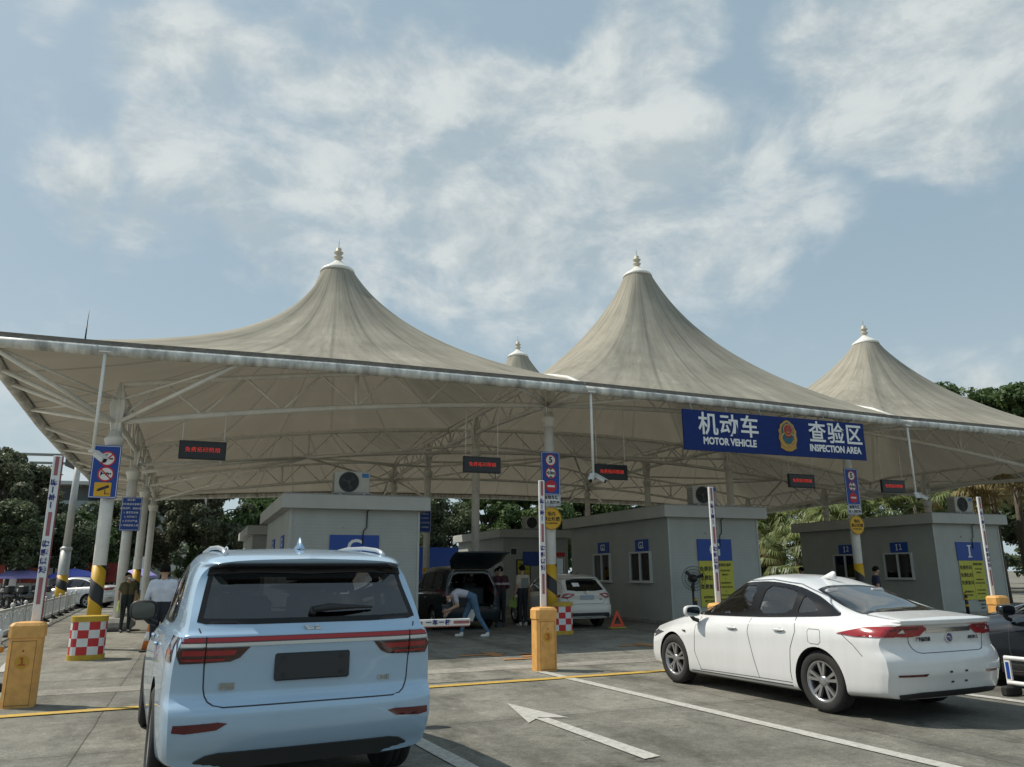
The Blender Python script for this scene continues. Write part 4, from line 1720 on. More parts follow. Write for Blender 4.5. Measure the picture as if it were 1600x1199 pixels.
class CarBody:
    """closed, lofted car body: x across, y forward from the rear bumper, z up"""

    def __init__(s, sp, nt=150, nc=45):
        s.sp = sp
        L = sp['L']
        t = (1 - np.cos(np.linspace(0, PI, nt))) / 2
        t = .55 * t + .45 * np.linspace(0, 1, nt)
        yy = t * L
        g = {k: sp[k](yy) for k in ('zb', 'belt', 'zr', 'W', 'wb', 'wr')}
        zb, zt, zr, W, wb, wr = (g[k] for k in ('zb', 'belt', 'zr', 'W', 'wb', 'wr'))
        h = np.maximum(zr - zt, .05)
        zr = zt + h
        zm = zb + (zt - zb) * .42
        zc = zt - sp.get('cl', .16)
        C = [(W * 0, zb), (W * .5, zb + .004), (W * .84, zb + .010), (W * .955, zb + .03), (W * .985, zb + .10), (W * 1.0, zm), (W * 1.0, (zm + zc) / 2),
             (W * sp.get('clw', .998), zc), (W * sp.get('clw', .998) * .5 + wb * .5 + .006, (zc + zt) / 2 + .02), (wb, zt - .008), (wb - .03, zt + .012), (wb * .66 + wr * .34 - .004, zt + h * .34), (wb * .33 + wr * .67 + .010, zt + h * .66),
             (wr + .012, zr - np.minimum(.085, .42 * h)), (wr - .06, zr - np.minimum(.032, .2 * h)), (wr * .62, zr - np.minimum(.010, .07 * h)), (W * 0, zr)]
        P = np.stack([np.stack([np.broadcast_to(a, yy.shape), np.broadcast_to(b, yy.shape)], -1) for a, b in C], 1)
        P = chaikin(P, 3)
        K = P.shape[1]
        # enforce strictly rising z
        P[:, :, 1] = np.maximum.accumulate(P[:, :, 1] + np.linspace(0, 2e-4, K)[None, :], axis=1)
        half = P  # (nt, K, 2)
        vs = []
        idx = {}

        def ypos(tt, x, z):
            Wt = sp['Wmax']
            yr = sp['rear'](z) + sp.get('rk', .16) * np.abs(x / Wt) ** sp.get('rn', 5)
            yf = L - sp['front'](z) - sp.get('fk', .45) * np.abs(x / Wt) ** sp.get('fn', 3)
            return yr + tt * (yf - yr)

        loops = []
        for i in range(nt):
            lp = []
            for k in range(K):
                x, z = half[i, k]
                lp.append((x, z))
            full = lp + [(-x, z) for x, z in reversed(lp[1:-1])]
            loops.append(full)
        A = np.array(loops)  # nt, M, 2
        M_ = A.shape[1]
        Y = ypos(t[:, None], A[:, :, 0], A[:, :, 1])
        V = np.stack([A[:, :, 0], Y, A[:, :, 1]], -1)
        vs = V.reshape(-1, 3).tolist()
        fs = []
        for i in range(nt - 1):
            for k in range(M_):
                k2 = (k + 1) % M_
                fs.append((i * M_ + k, i * M_ + k2, (i + 1) * M_ + k2, (i + 1) * M_ + k))
        # caps
        for i, tt in ((0, 0.0), (nt - 1, 1.0)):
            rows = []
            for k in range(K):
                x, z = half[i, k]
                ri = i * M_ + k
                li = i * M_ + ((M_ - k) % M_ if 0 < k < K - 1 else k)
                if k == 0 or k == K - 1:
                    rows.append([ri])
                    continue
                row = [ri]
                for c in range(1, nc):
                    xx = x * (1 - 2 * c / nc)
                    vs.append((xx, float(ypos(tt, np.array(xx), np.array(z))), z))
                    row.append(len(vs) - 1)
                row.append(li)
                rows.append(row)
            for a, b in zip(rows[:-1], rows[1:]):
                if len(a) == 1:
                    fs += [(a[0], b[q], b[q + 1]) for q in range(len(b) - 1)]
                elif len(b) == 1:
                    fs += [(a[q], a[q + 1], b[0]) for q in range(len(a) - 1)]
                else:
                    fs += [(a[q], a[q + 1], b[q + 1], b[q]) for q in range(len(a) - 1)]
        s.vs, s.fs = vs, fs
        s.L = L

    def finish(s, paint, black, name, arches, winpolys):
        """cut wheel arches, open the window holes; returns mesh"""
        me = bpy.data.meshes.new(name)
        me.from_pydata([tuple(v) for v in s.vs], [], s.fs)
        me.materials.append(paint)
        me.materials.append(black)
        fix_normals(me, True)
        s.bvh = BVHTree.FromPolygons([tuple(v.co) for v in me.vertices], [tuple(p.vertices) for p in me.polygons])
        o = bpy.data.objects.new('tmp', me)
        COL.objects.link(o)
        mb = MB()
        for (y, z, r) in arches:
            for sx in (-1, 1):
                xs = (sx * s.sp['Wmax'] * .56, sx * (s.sp['Wmax'] + .3))
                mb.tube((xs[0], y, z), (xs[1], y, z), r, n=44, mi=1, smooth=True)
        cm = mb.mesh('cut', [paint, black])
        fix_normals(cm, True)
        c = bpy.data.objects.new('cut', cm)
        COL.objects.link(c)
        md = o.modifiers.new('b', 'BOOLEAN')
        md.object = c
        md.operation = 'DIFFERENCE'
        md.solver = 'EXACT'
        dg = bpy.context.evaluated_depsgraph_get()
        me2 = bpy.data.meshes.new_from_object(o.evaluated_get(dg))
        bpy.data.objects.remove(o)
        bpy.data.objects.remove(c)
        bm = bmesh.new()
        bm.from_mesh(me2)
        kill = []
        for f in bm.faces:
            c = f.calc_center_median()
            n = f.normal
            for kind, poly, flt in winpolys:
                if not flt(c, n): continue
                pts = [(v.co.y, v.co.z) if kind in 'LR' else ((v.co.x, v.co.z) if kind in 'BF' else (v.co.x, v.co.y)) for v in f.verts]
                if any(inpoly(p, poly) for p in pts):
                    kill.append(f)
                    break
        bmesh.ops.delete(bm, geom=kill, context='FACES')
        for f in bm.faces: f.smooth = True
        bm.to_mesh(me2)
        bm.free()
        try:
            me2.set_sharp_from_angle(angle=rad(38))
        except Exception:
            pass
        me2.name = name
        s.mesh = me2
        return me2

    def hit(s, axis, a, b):
        if axis == 'R':
            o, d = (3, a, b), (-1, 0, 0)
        elif axis == 'L':
            o, d = (-3, a, b), (1, 0, 0)
        elif axis == 'B':
            o, d = (a, -3, b), (0, 1, 0)
        elif axis == 'F':
            o, d = (a, s.L + 3, b), (0, -1, 0)
        else:
            o, d = (a, b, 4), (0, 0, -1)
        p, n, i, dist = s.bvh.ray_cast(Vector(o), Vector(d))
        if p is None:
            q = Vector(o) + Vector(d) * 2.2
            p, n, i, dist = s.bvh.find_nearest(q)
        if n.dot(Vector(d)) > 0: n = -n
        return p, n

    def panel(s, axis, poly, off=.004, holes=(), res=.05, skirt=.012, mb=None, mi=0, dense=True):
        """curved panel lying on the body: polygon in the projected plane"""
        if mb is None: mb = MB()

        def densify(pl):
            o = []
            for i in range(len(pl)):
                a, b = Vector(pl[i]), Vector(pl[(i + 1) % len(pl)])
                k = max(1, int((b - a).length / res)) if dense else 1
                o += [a.lerp(b, q / k) for q in range(k)]
            return o

        loops = [densify(poly)] + [densify(h) for h in holes]
        pts, edges = [], []
        for lp in loops:
            o = len(pts)
            pts += lp
            edges += [(o + i, o + (i + 1) % len(lp)) for i in range(len(lp))]
        nb = len(pts)
        x0, x1 = min(p[0] for p in loops[0]), max(p[0] for p in loops[0])
        y0, y1 = min(p[1] for p in loops[0]), max(p[1] for p in loops[0])
        g = []
        nx, ny = int((x1 - x0) / res), int((y1 - y0) / res)
        for i in range(1, nx + 1):
            for j in range(1, ny + 1):
                q = (x0 + (i - .5 * (j % 2)) * (x1 - x0) / (nx + 1), y0 + j * (y1 - y0) / (ny + 1))
                if inpoly(q, loops[0]) and not any(inpoly(q, h) for h in loops[1:]):
                    if min((Vector(q) - p).length_squared for p in pts[:nb]) > (res * .35) ** 2:
                        g.append(Vector(q))
        v2, e2, f2, *_ = delaunay_2d_cdt([Vector(p) for p in pts] + g, edges, [], 0, 1e-6)
        keep = []
        for f in f2:
            c = sum((v2[i] for i in f), Vector((0, 0))) / len(f)
            if inpoly(c, loops[0]) and not any(inpoly(c, h) for h in loops[1:]): keep.append(f)
        V3, N3 = [], []
        for p in v2:
            h, n = s.hit(axis, p[0], p[1])
            V3.append(h + n * off)
            N3.append(n)
        base = len(mb.v)
        # orientation
        f0 = []
        for f in keep:
            a, b, c = (V3[f[0]], V3[f[1]], V3[f[2]])
            nn = (b - a).cross(c - a)
            f0.append(tuple(f) if nn.dot(N3[f[0]]) >= 0 else tuple(reversed(f)))
        mb.add(V3, f0, mi, True)
        if skirt:
            cnt = {}
            for f in f0:
                for i in range(len(f)):
                    e = (f[i], f[(i + 1) % len(f)])
                    k = tuple(sorted(e))
                    cnt[k] = None if k in cnt else e
            for e in cnt.values():
                if e:
                    a, b = e
                    mb.add([V3[a], V3[a] - N3[a] * (skirt + off), V3[b] - N3[b] * (skirt + off), V3[b]], [(0, 1, 2, 3)], mi)
        return mb

    def strip(s, axis, pts, w=.008, off=.0015, mb=None, mi=0, res=.04):
        if mb is None: mb = MB()
        dens = []
        for a, b in zip(pts[:-1], pts[1:]):
            a, b = Vector(a), Vector(b)
            k = max(1, int((b - a).length / res))
            dens += [a.lerp(b, q / k) for q in range(k)]
        dens.append(Vector(pts[-1]))
        H = [s.hit(axis, p[0], p[1]) for p in dens]
        A, B = [], []
        for i, (p, n) in enumerate(H):
            t = (H[min(i + 1, len(H) - 1)][0] - H[max(i - 1, 0)][0])
            if t.length < 1e-6: t = Vector((0, 1, 0))
            t.normalize()
            q = n.cross(t).normalized() * w / 2
            A.append(p + n * off + q)
            B.append(p + n * off - q)
        k = len(A)
        mb.add(A + B, [(k + i, k + i + 1, i + 1, i) for i in range(k - 1)], mi, True)
        return mb


def inpoly(p, poly):
    x, y = p[0], p[1]
    c = False
    j = len(poly) - 1
    for i in range(len(poly)):
        xi, yi = poly[i][0], poly[i][1]
        xj, yj = poly[j][0], poly[j][1]
        if (yi > y) != (yj > y) and x < (xj - xi) * (y - yi) / (yj - yi) + xi: c = not c
        j = i
    return c


def smoothpoly(p, n=2):
    p = [tuple(q) for q in p]
    for _ in range(n):
        o = []
        for i in range(len(p)):
            a, b = p[i], p[(i + 1) % len(p)]
            o += [(a[0] * .8 + b[0] * .2, a[1] * .8 + b[1] * .2), (a[0] * .2 + b[0] * .8, a[1] * .2 + b[1] * .8)]
        p = o
    return p


def shrink(poly, d):
    """inset a polygon by d"""
    n = len(poly)
    area = sum(poly[i][0] * poly[(i + 1) % n][1] - poly[(i + 1) % n][0] * poly[i][1] for i in range(n))
    sg = 1 if area > 0 else -1
    out = []
    for i in range(n):
        a, b, c = Vector(poly[i - 1]), Vector(poly[i]), Vector(poly[(i + 1) % n])
        e1, e2 = (b - a).normalized(), (c - b).normalized()
        n1, n2 = Vector((-e1.y, e1.x)) * sg, Vector((-e2.y, e2.x)) * sg
        m = n1 + n2
        if m.length < 1e-6: m = n1
        m.normalize()
        k = d / max(.35, m.dot(n1))
        out.append(tuple(b + m * k))
    return out


def wheel(parent, x, y, r, w, side, rimr, style=0, rim_m=None):
    """tyre with rim and spokes; side +1 faces +x"""
    root = MB()
    prof = [(rimr - .01, -w * .42), (rimr + .02, -w * .48), (r - .05, -w * .5), (r - .018, -w * .44), (r, -w * .34), (r, -w * .12), (r - .008, -w * .11), (r - .008, -w * .09), (r, -w * .08), (r, w * .08), (r - .008, w * .09),
            (r - .008, w * .11), (r, w * .12), (r, w * .34), (r - .018, w * .44), (r - .05, w * .5), (rimr + .02, w * .48), (rimr - .01, w * .42)]
    root.lathe(prof, n=48, axis='X', closed=True)
    t = root.build('wheel', rubber, parent, loc=(x, y, r))
    rim_m = rim_m or alloy
    f = side
    mb = MB()
    mb.lathe([(rimr + .004, f * w * .43), (rimr - .012, f * w * .44), (rimr - .03, f * w * .38), (rimr - .035, f * w * .1), (rimr - .03, -f * w * .4)], n=48, axis='X', caps=False)
    ns = 5
    for k in range(ns):
        for dd in ((-.20, .20) if style == 0 else (0,)):
            a = 2 * PI * k / ns + .3
            a0, a1 = a + dd * .55, a + dd
            e0 = Vector((0, math.cos(a0), math.sin(a0)))
            e1 = Vector((0, math.cos(a1), math.sin(a1)))
            t0, t1 = Vector((0, -e0.z, e0.y)), Vector((0, -e1.z, e1.y))
            w0, w1 = (.013, .018) if style == 0 else (.030, .045)
            xo, xi = f * w * .36, f * w * .22
            p = []
            for xx, k_ in ((xo, 1.0), (xi, 1.25)):
                p += [Vector((xx, 0, 0)) + e0 * .045 - t0 * w0 * k_, Vector((xx, 0, 0)) + e0 * .045 + t0 * w0 * k_,
                      Vector((xx + f * w * .05, 0, 0)) + e1 * (rimr - .02) + t1 * w1 * k_, Vector((xx + f * w * .05, 0, 0)) + e1 * (rimr - .02) - t1 * w1 * k_]
            mb.add(p, [(0, 1, 2, 3), (4, 7, 6, 5), (0, 4, 5, 1), (1, 5, 6, 2), (2, 6, 7, 3), (3, 7, 4, 0)])
    mb.lathe([(.0, f * w * .40), (.035, f * w * .39), (.065, f * w * .35), (.065, f * w * .2)], n=20, axis='X', caps=False)
    rm = mb.build('rim', rim_m, t)
    mb = MB()
    mb.lathe([(.0, f * w * .05), (rimr - .035, f * w * .05), (rimr - .06, f * w * .0)], n=28, axis='X')
    mb.build('brake_disc', mat('wheel_dark', (.02, .02, .021), .8), t)
    return t


def mirror(parent, x, y, z, side, m_top, m_low=None, sc_=1.0):
    mb = MB()
    R = Matrix.Rotation(side * .12, 3, 'Z')
    c = Vector((x + side * .10, y, z + .02))
    # lofted shell: flat towards the rear, rounded ahead
    N = 16
    rings = []
    for dy, k in ((-.055, .93), (-.04, 1.0), (.0, .98), (.05, .82), (.085, .5), (.10, .12)):
        ring = []
        for i in range(N):
            a = 2 * PI * i / N
            cx_, cz_ = math.cos(a), math.sin(a)
            px = .125 * math.copysign(abs(cx_) ** .6, cx_) * k
            pz = (.078 if cz_ > 0 else .070) * math.copysign(abs(cz_) ** .6, cz_) * k * sc_
            ring.append(c + R @ Vector((px, dy, pz)))
        rings.append(ring)
    vs = [p for r_ in rings for p in r_]
    fs = [(k * N + i, k * N + (i + 1) % N, k * N + N + (i + 1) % N, k * N + N + i) for k in range(len(rings) - 1) for i in range(N)]
    fs += [tuple(reversed(range(N))), tuple(range(len(vs) - N, len(vs)))]
    mb.add(vs, fs, 0, True)
    mats = [m_top]
    o = mb.build('wing_mirror', mats, parent)
    g = MB()
    ring = [c + R @ Vector((.104 * math.copysign(abs(math.cos(a)) ** .6, math.cos(a)), -.058, .060 * sc_ * math.copysign(abs(math.sin(a)) ** .6, math.sin(a)))) for a in [2 * PI * i / N for i in range(N)]]
    g.add(ring, [tuple(range(N))])
    g.build('mirror_glass', mat('mirror_glass', (.10, .125, .135), .04, metal=1), o)
    MB().path([(x + side * .10, y + .02, z - .03), (x + side * .04, y + .03, z - .09), (x - side * .03, y + .03, z - .11)], .028, n=8).build('stalk', m_low or black_plastic, o)
    return o


def handle(body, parent, side, y, z, m):
    ax = 'R' if side > 0 else 'L'
    p, n = body.hit(ax, y, z)
    mb = MB()
    mb.ell(p + n * .018, (.016, .105, .017), n=12, m=8)
    h = mb.build('door_handle', m, parent)
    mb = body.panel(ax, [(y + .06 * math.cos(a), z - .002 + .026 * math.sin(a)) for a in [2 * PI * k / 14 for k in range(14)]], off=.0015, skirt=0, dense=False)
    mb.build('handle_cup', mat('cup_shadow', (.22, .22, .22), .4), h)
    return h


def seats(parent, W, ys, zs, m, floor_z=.45, L0=.9, L1=3.6, dash_y=None):
    MB().box((0, (L0 + L1) / 2, floor_z), (W * 1.75, L1 - L0, .06)).build('cabin_floor', dark_in, parent)
    for k, y in enumerate(ys):
        xs = (-.38, .38)
        for x in xs:
            mb = MB()
            mb.box((x, y + .02, zs), (.48, .50, .16), ch=.05)
            R = Matrix.Rotation(-(-.22), 3, 'X')
            mb.box((x, y - .27, zs + .36), (.46, .14, .62), R=R, ch=.05)
            mb.box((x, y - .36, zs + .76), (.24, .09, .16), R=R, ch=.035)
            mb.build('seat', m, parent)
    if dash_y:
        MB().box((0, dash_y, zs + .22), (W * 1.62, .42, .26), ch=.07).build('dashboard', dark_in, parent)
        sw = MB()
        c = Vector((-.38, dash_y - .30, zs + .33))
        R = Matrix.Rotation(-.4, 3, 'X')
        pts = [c + R @ Vector((.185 * math.cos(a), 0, .185 * math.sin(a))) for a in [2 * PI * k / 20 for k in range(21)]]
        sw.path(pts, .014, n=6, caps=False)
        for a in (0, PI, -PI / 2): sw.tube(c, c + R @ Vector((.18 * math.cos(a), 0, .18 * math.sin(a))), .014, n=6)
        sw.build('steering_wheel', black_plastic, parent)


side_filter = lambda c, n: abs(n.x) > .35
top_rear = lambda c, n: n.z > -.2 and c.y < 2.2
top_front = lambda c, n: n.z > .1 and c.y > 2.2

car_white = mat('car_paint_white', (.70, .71, .71), .30, coat=.7, var=.05, vscale=2.5, stretch=(3, 3, .4), twoside=(.06, .06, .06))
car_blue = mat('car_paint_light_blue', (.36, .515, .68), .26, metal=.2, coat=.8, var=.04, vscale=2.0, twoside=(.04, .04, .045))
car_black = mat('car_paint_black', (.012, .014, .018), .2, coat=.9, twoside=(.02, .02, .02))
car_teal = mat('car_paint_dark_teal', (.010, .022, .030), .35, coat=.35, twoside=(.02, .02, .02))
arch_black = mat('wheel_well', (.012, .012, .012), .9)
tint_dark = glass_mat('glass_dark_tint', (.10, .11, .105))
tint_light = glass_mat('glass_light_tint', (.60, .63, .62))
tint_rear = glass_mat('glass_rear_tint', (.28, .29, .285))
tint_suv = glass_mat('glass_suv_rear', (.15, .148, .14))
frame_black = mat('window_trim_black', (.010, .010, .011), .18, spec=.3)
gap_dark = mat('panel_gap', (.03, .03, .032), .7)
seat_dark = mat('seat_dark', (.035, .035, .038), .75)
seat_pale = mat('seat_pale', (.42, .42, .42), .7)


def build_pieces(mb, name, m, parent):
    """one mesh per connected piece"""
    par = list(range(len(mb.v)))

    def find(i):
        while par[i] != i:
            par[i] = par[par[i]]
            i = par[i]
        return i

    for f in mb.f:
        for i in f[1:]: par[find(i)] = find(f[0])
    grp = {}
    for f in mb.f: grp.setdefault(find(f[0]), []).append(f)
    for fs in grp.values():
        ids = sorted({i for f in fs for i in f})
        mp = {i: k for k, i in enumerate(ids)}
        MB().add([mb.v[i] for i in ids], [[mp[i] for i in f] for f in fs], 0, True).build(name, m, parent, fix=False)


def put(root, x, y, deg):
    root.location = (x, y, 0)
    root.rotation_euler = (0, 0, rad(deg))


# ---------------------------------------------------------------- blue SUV
def build_suv():
    L = 5.03
    root = empty('parked_suv', (0, 0, 0), 0, 'light blue SUV seen from behind with full-width red light bar and blank number plate', 'car')
    rear = curve([(.2, .16), (.36, .10), (.45, .045), (.56, .005), (.66, .0), (.70, .012), (.73, .045), (.78, .062), (.95, .050), (1.04, .030), (1.09, .022), (1.15, .030), (1.18, .060), (1.24, .10), (1.60, .34), (1.635, .22), (1.68, .20), (1.73, .27), (1.78, .34)])
    front = curve([(.2, .12), (.5, .0), (.8, .0), (1.0, .06), (1.15, .3), (1.8, .8)])
    sp = dict(L=L, Wmax=.98, rear=rear, front=front, rk=.17, rn=5, fk=.4, fn=3, cl=.20, clw=.995,
              zb=curve([(0, .30), (.35, .27), (.8, .22), (4.2, .22), (5.03, .26)]),
              belt=curve([(0, 1.155), (.4, 1.165), (1.5, 1.15), (3.0, 1.10), (3.7, 1.06), (4.5, 1.0), (5.03, .86)]),
              zr=curve([(0, 1.665), (.25, 1.715), (.7, 1.752), (1.6, 1.775), (2.5, 1.755), (2.95, 1.67), (3.35, 1.42), (3.72, 1.17), (4.0, 1.14), (4.6, 1.07), (5.03, .93)]),
              W=curve([(0, .905), (.06, .93), (.2, .95), (.6, .968), (1.5, .98), (3.6, .98), (4.4, .96), (5.03, .88)]),
              wb=curve([(0, .855), (.1, .875), (.4, .89), (1.5, .905), (3.2, .90), (3.8, .86), (4.5, .80), (5.03, .70)]),
              wr=curve([(0, .728), (.3, .738), (1.0, .735), (2.6, .70), (3.1, .69), (3.7, .72), (5.03, .62)]))
    B = CarBody(sp)
    rw = [(-.775, 1.24), (-.70, 1.585), (-.5, 1.60), (.5, 1.60), (.70, 1.585), (.775, 1.24), (.72, 1.225), (.4, 1.218), (-.4, 1.218), (-.72, 1.225)]
    dlo = smoothpoly([(.92, 1.20), (1.0, 1.50), (1.25, 1.63), (2.2, 1.66), (2.75, 1.60), (3.52, 1.17), (3.4, 1.14), (1.6, 1.175)], 2)
    panes_s = [smoothpoly(p, 1) for p in ([(.98, 1.225), (1.06, 1.48), (1.28, 1.58), (1.36, 1.20)], [(1.46, 1.20), (1.42, 1.595), (2.15, 1.615), (2.18, 1.185)], [(2.28, 1.185), (2.26, 1.61), (2.70, 1.555), (3.22, 1.24), (3.22, 1.17)])]
    rwi = shrink(rw, .035)
    ws = [(-.66, 3.62), (-.58, 2.92), (.58, 2.92), (.66, 3.62)]
    wins = [('L', p, side_filter) for p in panes_s] + [('B', shrink(rw, .03), lambda c, n: c.y < .6 and c.z > 1.2)] + [('T', shrink(ws, .04), top_front)]
    me = B.finish(car_blue, arch_black, 'body', [(1.02, .385, .425), (3.955, .385, .425)], wins)
    body = link('body', me, root)
    for sd, ax in ((1, 'R'), (-1, 'L')):
        fr = B.panel(ax, dlo, .004, holes=panes_s, res=.06).build('window_frame', frame_black, root, fix=False)
        for p in panes_s: B.panel(ax, p, .001, res=.09, skirt=0).build('side_window', tint_dark, root, fix=False)
        mb = B.strip(ax, [(2.2, 1.13), (2.2, .80), (2.12, .42)], .009)
        B.strip(ax, [(1.22, 1.16), (1.25, .95), (1.5, .62), (1.55, .42)], .009, mb=mb)
        B.strip(ax, [(3.35, 1.10), (3.40, .8), (3.38, .45)], .009, mb=mb)
        B.strip(ax, [(1.5, .42), (3.4, .42)], .008, mb=mb)
        build_pieces(mb, 'door_seam', gap_dark, body)
        for y in (1.42, 2.42): handle(B, root, sd, y, 1.02, car_blue)
        wl = B.panel(ax, [(.55, .30), (4.4, .30), (4.4, .40), (.55, .40)], .002, res=.12, skirt=0)
        mirror(root, sd * .95, 3.0, 1.20, sd, black_plastic, sc_=1.25)
        pts = []
        for y, h in ((.42, .0), (.50, .022), (.62, .028), (1.0, .030), (1.6, .030), (2.2, .030), (2.5, .026), (2.62, .0)):
            p, n = B.hit('T', sd * .60, y)
            pts.append(p + Vector((0, 0, h)))
        rl = MB().path(pts, .017, n=10)
        rl.build('roof_rail', mat('rail_silver', (.60, .64, .68), .3, metal=.7), root)
        for y in (1.02, 3.955): wheel(root, sd * .855, y, .375, .25, sd, .262, 1)
    # rear glass with black ceramic border
    gl = B.panel('B', rwi, .001, res=.09, skirt=0).build('rear_window', tint_suv, root, fix=False)
    B.panel('B', rw, .003, holes=[rwi], res=.06).build('window_border', frame_black, gl, fix=False)
    # gloss black strip under the spoiler lip with brake light
    sp_ = B.panel('B', [(-.715, 1.545), (-.705, 1.60), (-.58, 1.630), (.58, 1.630), (.705, 1.60), (.715, 1.545), (.55, 1.572), (.0, 1.555), (-.55, 1.572)], .012, res=.06).build('spoiler_underside', frame_black, root, fix=False)
    # light bar + clusters
    cl = MB()
    bar = B.panel('B', [(-.86, 1.105), (-.86, 1.142), (.86, 1.142), (.86, 1.105)], .008, res=.06).build('light_bar', dark_red_lens, root, fix=False)
    B.panel('B', [(-.845, 1.113), (-.845, 1.137), (.845, 1.137), (.845, 1.113)], .011, res=.06, skirt=0).build('light_strip', mat('strip_red', (.36, .012, .018), .3, coat=.15), bar, fix=False)
    B.panel('B', [(-.86, 1.084), (-.86, 1.104), (.86, 1.104), (.86, 1.084)], .009, res=.06).build('chrome_strip', mat('satin_strip', (.62, .68, .72), .18, metal=.85), bar, fix=False)
    for sd in (-1, 1):
        poly = [(sd * .885, 1.142), (sd * .868, 1.142), (sd * .868, 1.077), (sd * .43, 1.077), (sd * .49, 1.01), (sd * .55, .985), (sd * .86, .975), (sd * .885, 1.03)]
        if sd < 0: poly = poly[::-1]
        tl = B.panel('B', poly, .006, res=.05).build('tail_light', mat('smoked_lens', (.035, .008, .010), .1, coat=.8), root, fix=False)
        B.panel('R' if sd > 0 else 'L', [(.20, .985), (.19, 1.142), (.42, 1.142), (.36, 1.10), (.40, 1.05), (.34, .985)], .006, res=.03).build('side_lens', mat('smoked_lens', (0, 0, 0)), tl, fix=False)
        B.panel('R' if sd > 0 else 'L', [(.22, 1.03), (.22, 1.06), (.36, 1.06), (.37, 1.03)], .009, res=.03, skirt=0).build('side_strip', red_lens, tl, fix=False)
        for z0, z1, x1 in ((1.028, 1.062, .51), (.993, 1.008, .58)):
            q = [(sd * .85, z0), (sd * .85, z1), (sd * x1, z1), (sd * (x1 + .02), z0)]
            B.panel('B', q if sd > 0 else q[::-1], .009, res=.05, skirt=0).build('red_strip', red_lens, tl, fix=False)
        q = [(sd * .705, .97), (sd * .713, .97), (sd * .713, 1.145), (sd * .705, 1.145)]
        B.panel('B', q if sd > 0 else q[::-1], .012, res=.03, skirt=0).build('lens_split', frame_black, tl, fix=False)
        ref = [(sd * .875, .555), (sd * .87, .60), (sd * .60, .612), (sd * .545, .602), (sd * .61, .565), (sd * .80, .548)]
        B.panel('B', ref if sd > 0 else ref[::-1], .006, res=.04).build('reflector', dark_red_lens, root, fix=False)
    # tailgate outline
    mb = B.strip('B', [(-.76, 1.20), (-.735, 1.14), (-.715, 1.05), (-.705, .82), (-.695, .77), (-.675, .735), (-.64, .712), (-.58, .70), (.58, .70), (.64, .712), (.675, .735), (.695, .77), (.705, .82), (.715, 1.05), (.735, 1.14), (.76, 1.20)], .009, .002)
    mb.build('tailgate_seam', gap_dark, body, fix=False)
    # number plate
    pl = MB()
    p, n = B.hit('B', 0, .935)
    pb = MB().box((0, p.y - .012, .935), (.52, .03, .185), ch=.012).build('number_plate', mat('blank_plate', (.02, .024, .028), .45), root)
    pb.rotation_euler = (0, 0, 0)
    for x in (-.20, .20):
        for z in (.88, .99):
            MB().tube((x, p.y - .027, z), (x, p.y - .033, z), .015, n=14).build('plate_bolt', black_plastic, pb)
    mb = B.panel('B', [(-.42, .79), (-.42, 1.03), (.42, 1.03), (.42, .79)], .001, res=.08, skirt=0)
    # bumper lower diffuser
    dif = [(-.82, .305), (-.72, .365), (-.66, .40), (-.58, .415), (.58, .415), (.66, .40), (.72, .365), (.82, .305)]
    B.panel('B', dif, .010, res=.06).build('lower_bumper', mat('bumper_black', (.03, .031, .032), .6), root, fix=False)
    # wiper
    p, n = B.hit('B', .44, 1.30)
    q, n2 = B.hit('B', .0, 1.285)
    mb = MB()
    mb.path([q + n2 * .03, q.lerp(p, .25) + n * .05, q.lerp(p, .7) + n * .035, p + n * .02], [.024, .026, .014, .007], n=8)
    mb.tube(q, q + n2 * .035, .028, n=12)
    mb.build('rear_wiper', black_plastic, root)
    # badges
    silver = mat('badge_silver', (.62, .66, .68), .25, metal=.8)
    gd = mat('badge_bronze', (.36, .33, .26), .35, metal=.6)
    p, n = B.hit('B', 0, 1.185)
    mb = MB()
    yy = p.y - .012
    mb.prism([(-.07, 1.205), (-.045, 1.205), (-.03, 1.185), (.0, 1.185), (.0, 1.172), (-.045, 1.172)], yy - .004, yy + .012)
    mb.prism([(.005, 1.203), (.03, 1.203), (.03, 1.193), (.005, 1.193)], yy - .004, yy + .012)
    mb.prism([(.008, 1.187), (.045, 1.187), (.05, 1.172), (.012, 1.172)], yy - .004, yy + .012)
    mb.build('emblem', silver, root)
    p, n = B.hit('B', -.52, .81)
    text(root, '理想', .052, (-.56, p.y - .004, .82), gd, .001, name='badge_lettering')
    text(root, 'ONE', .045, (.52, p.y - .004, .82), gd, .001, name='badge_lettering')
    # parking sensors
    for x in (-.62, -.22, .22, .62):
        p, n = B.hit('B', x, .63)
        MB().tube(p - n * .001, p + n * .003, .014, n=14).build('parking_sensor', car_blue, root)
    # shark fin
    mb = MB()
    prof = [(-.085, 0, .030), (-.06, .045, .024), (-.02, .085, .012), (.0, .088, .008), (.08, .03, .020), (.16, .0, .022)]
    base_z = float(sp['zr'](np.array(.78))) - .004
    vs = []
    for y, z, w in prof: vs += [(-w, .78 + y, base_z), (w, .78 + y, base_z), (w * .35, .78 + y, base_z + z + .005), (-w * .35, .78 + y, base_z + z + .005)]
    fs = []
    for k in range(len(prof) - 1):
        for i in range(4):
            fs.append((k * 4 + i, k * 4 + (i + 1) % 4, k * 4 + 4 + (i + 1) % 4, k * 4 + 4 + i))
    fs += [(0, 3, 2, 1), (len(vs) - 4, len(vs) - 3, len(vs) - 2, len(vs) - 1)]
    mb.add(vs, fs, 0, True)
    mb.build('shark_fin', car_blue, root)
    seats(root, .9, (1.35, 2.35), .72, seat_dark, .5, .7, 3.8, 3.45)
    return root


suv = build_suv()
put(suv, 2.80, -14.02, 4.0)


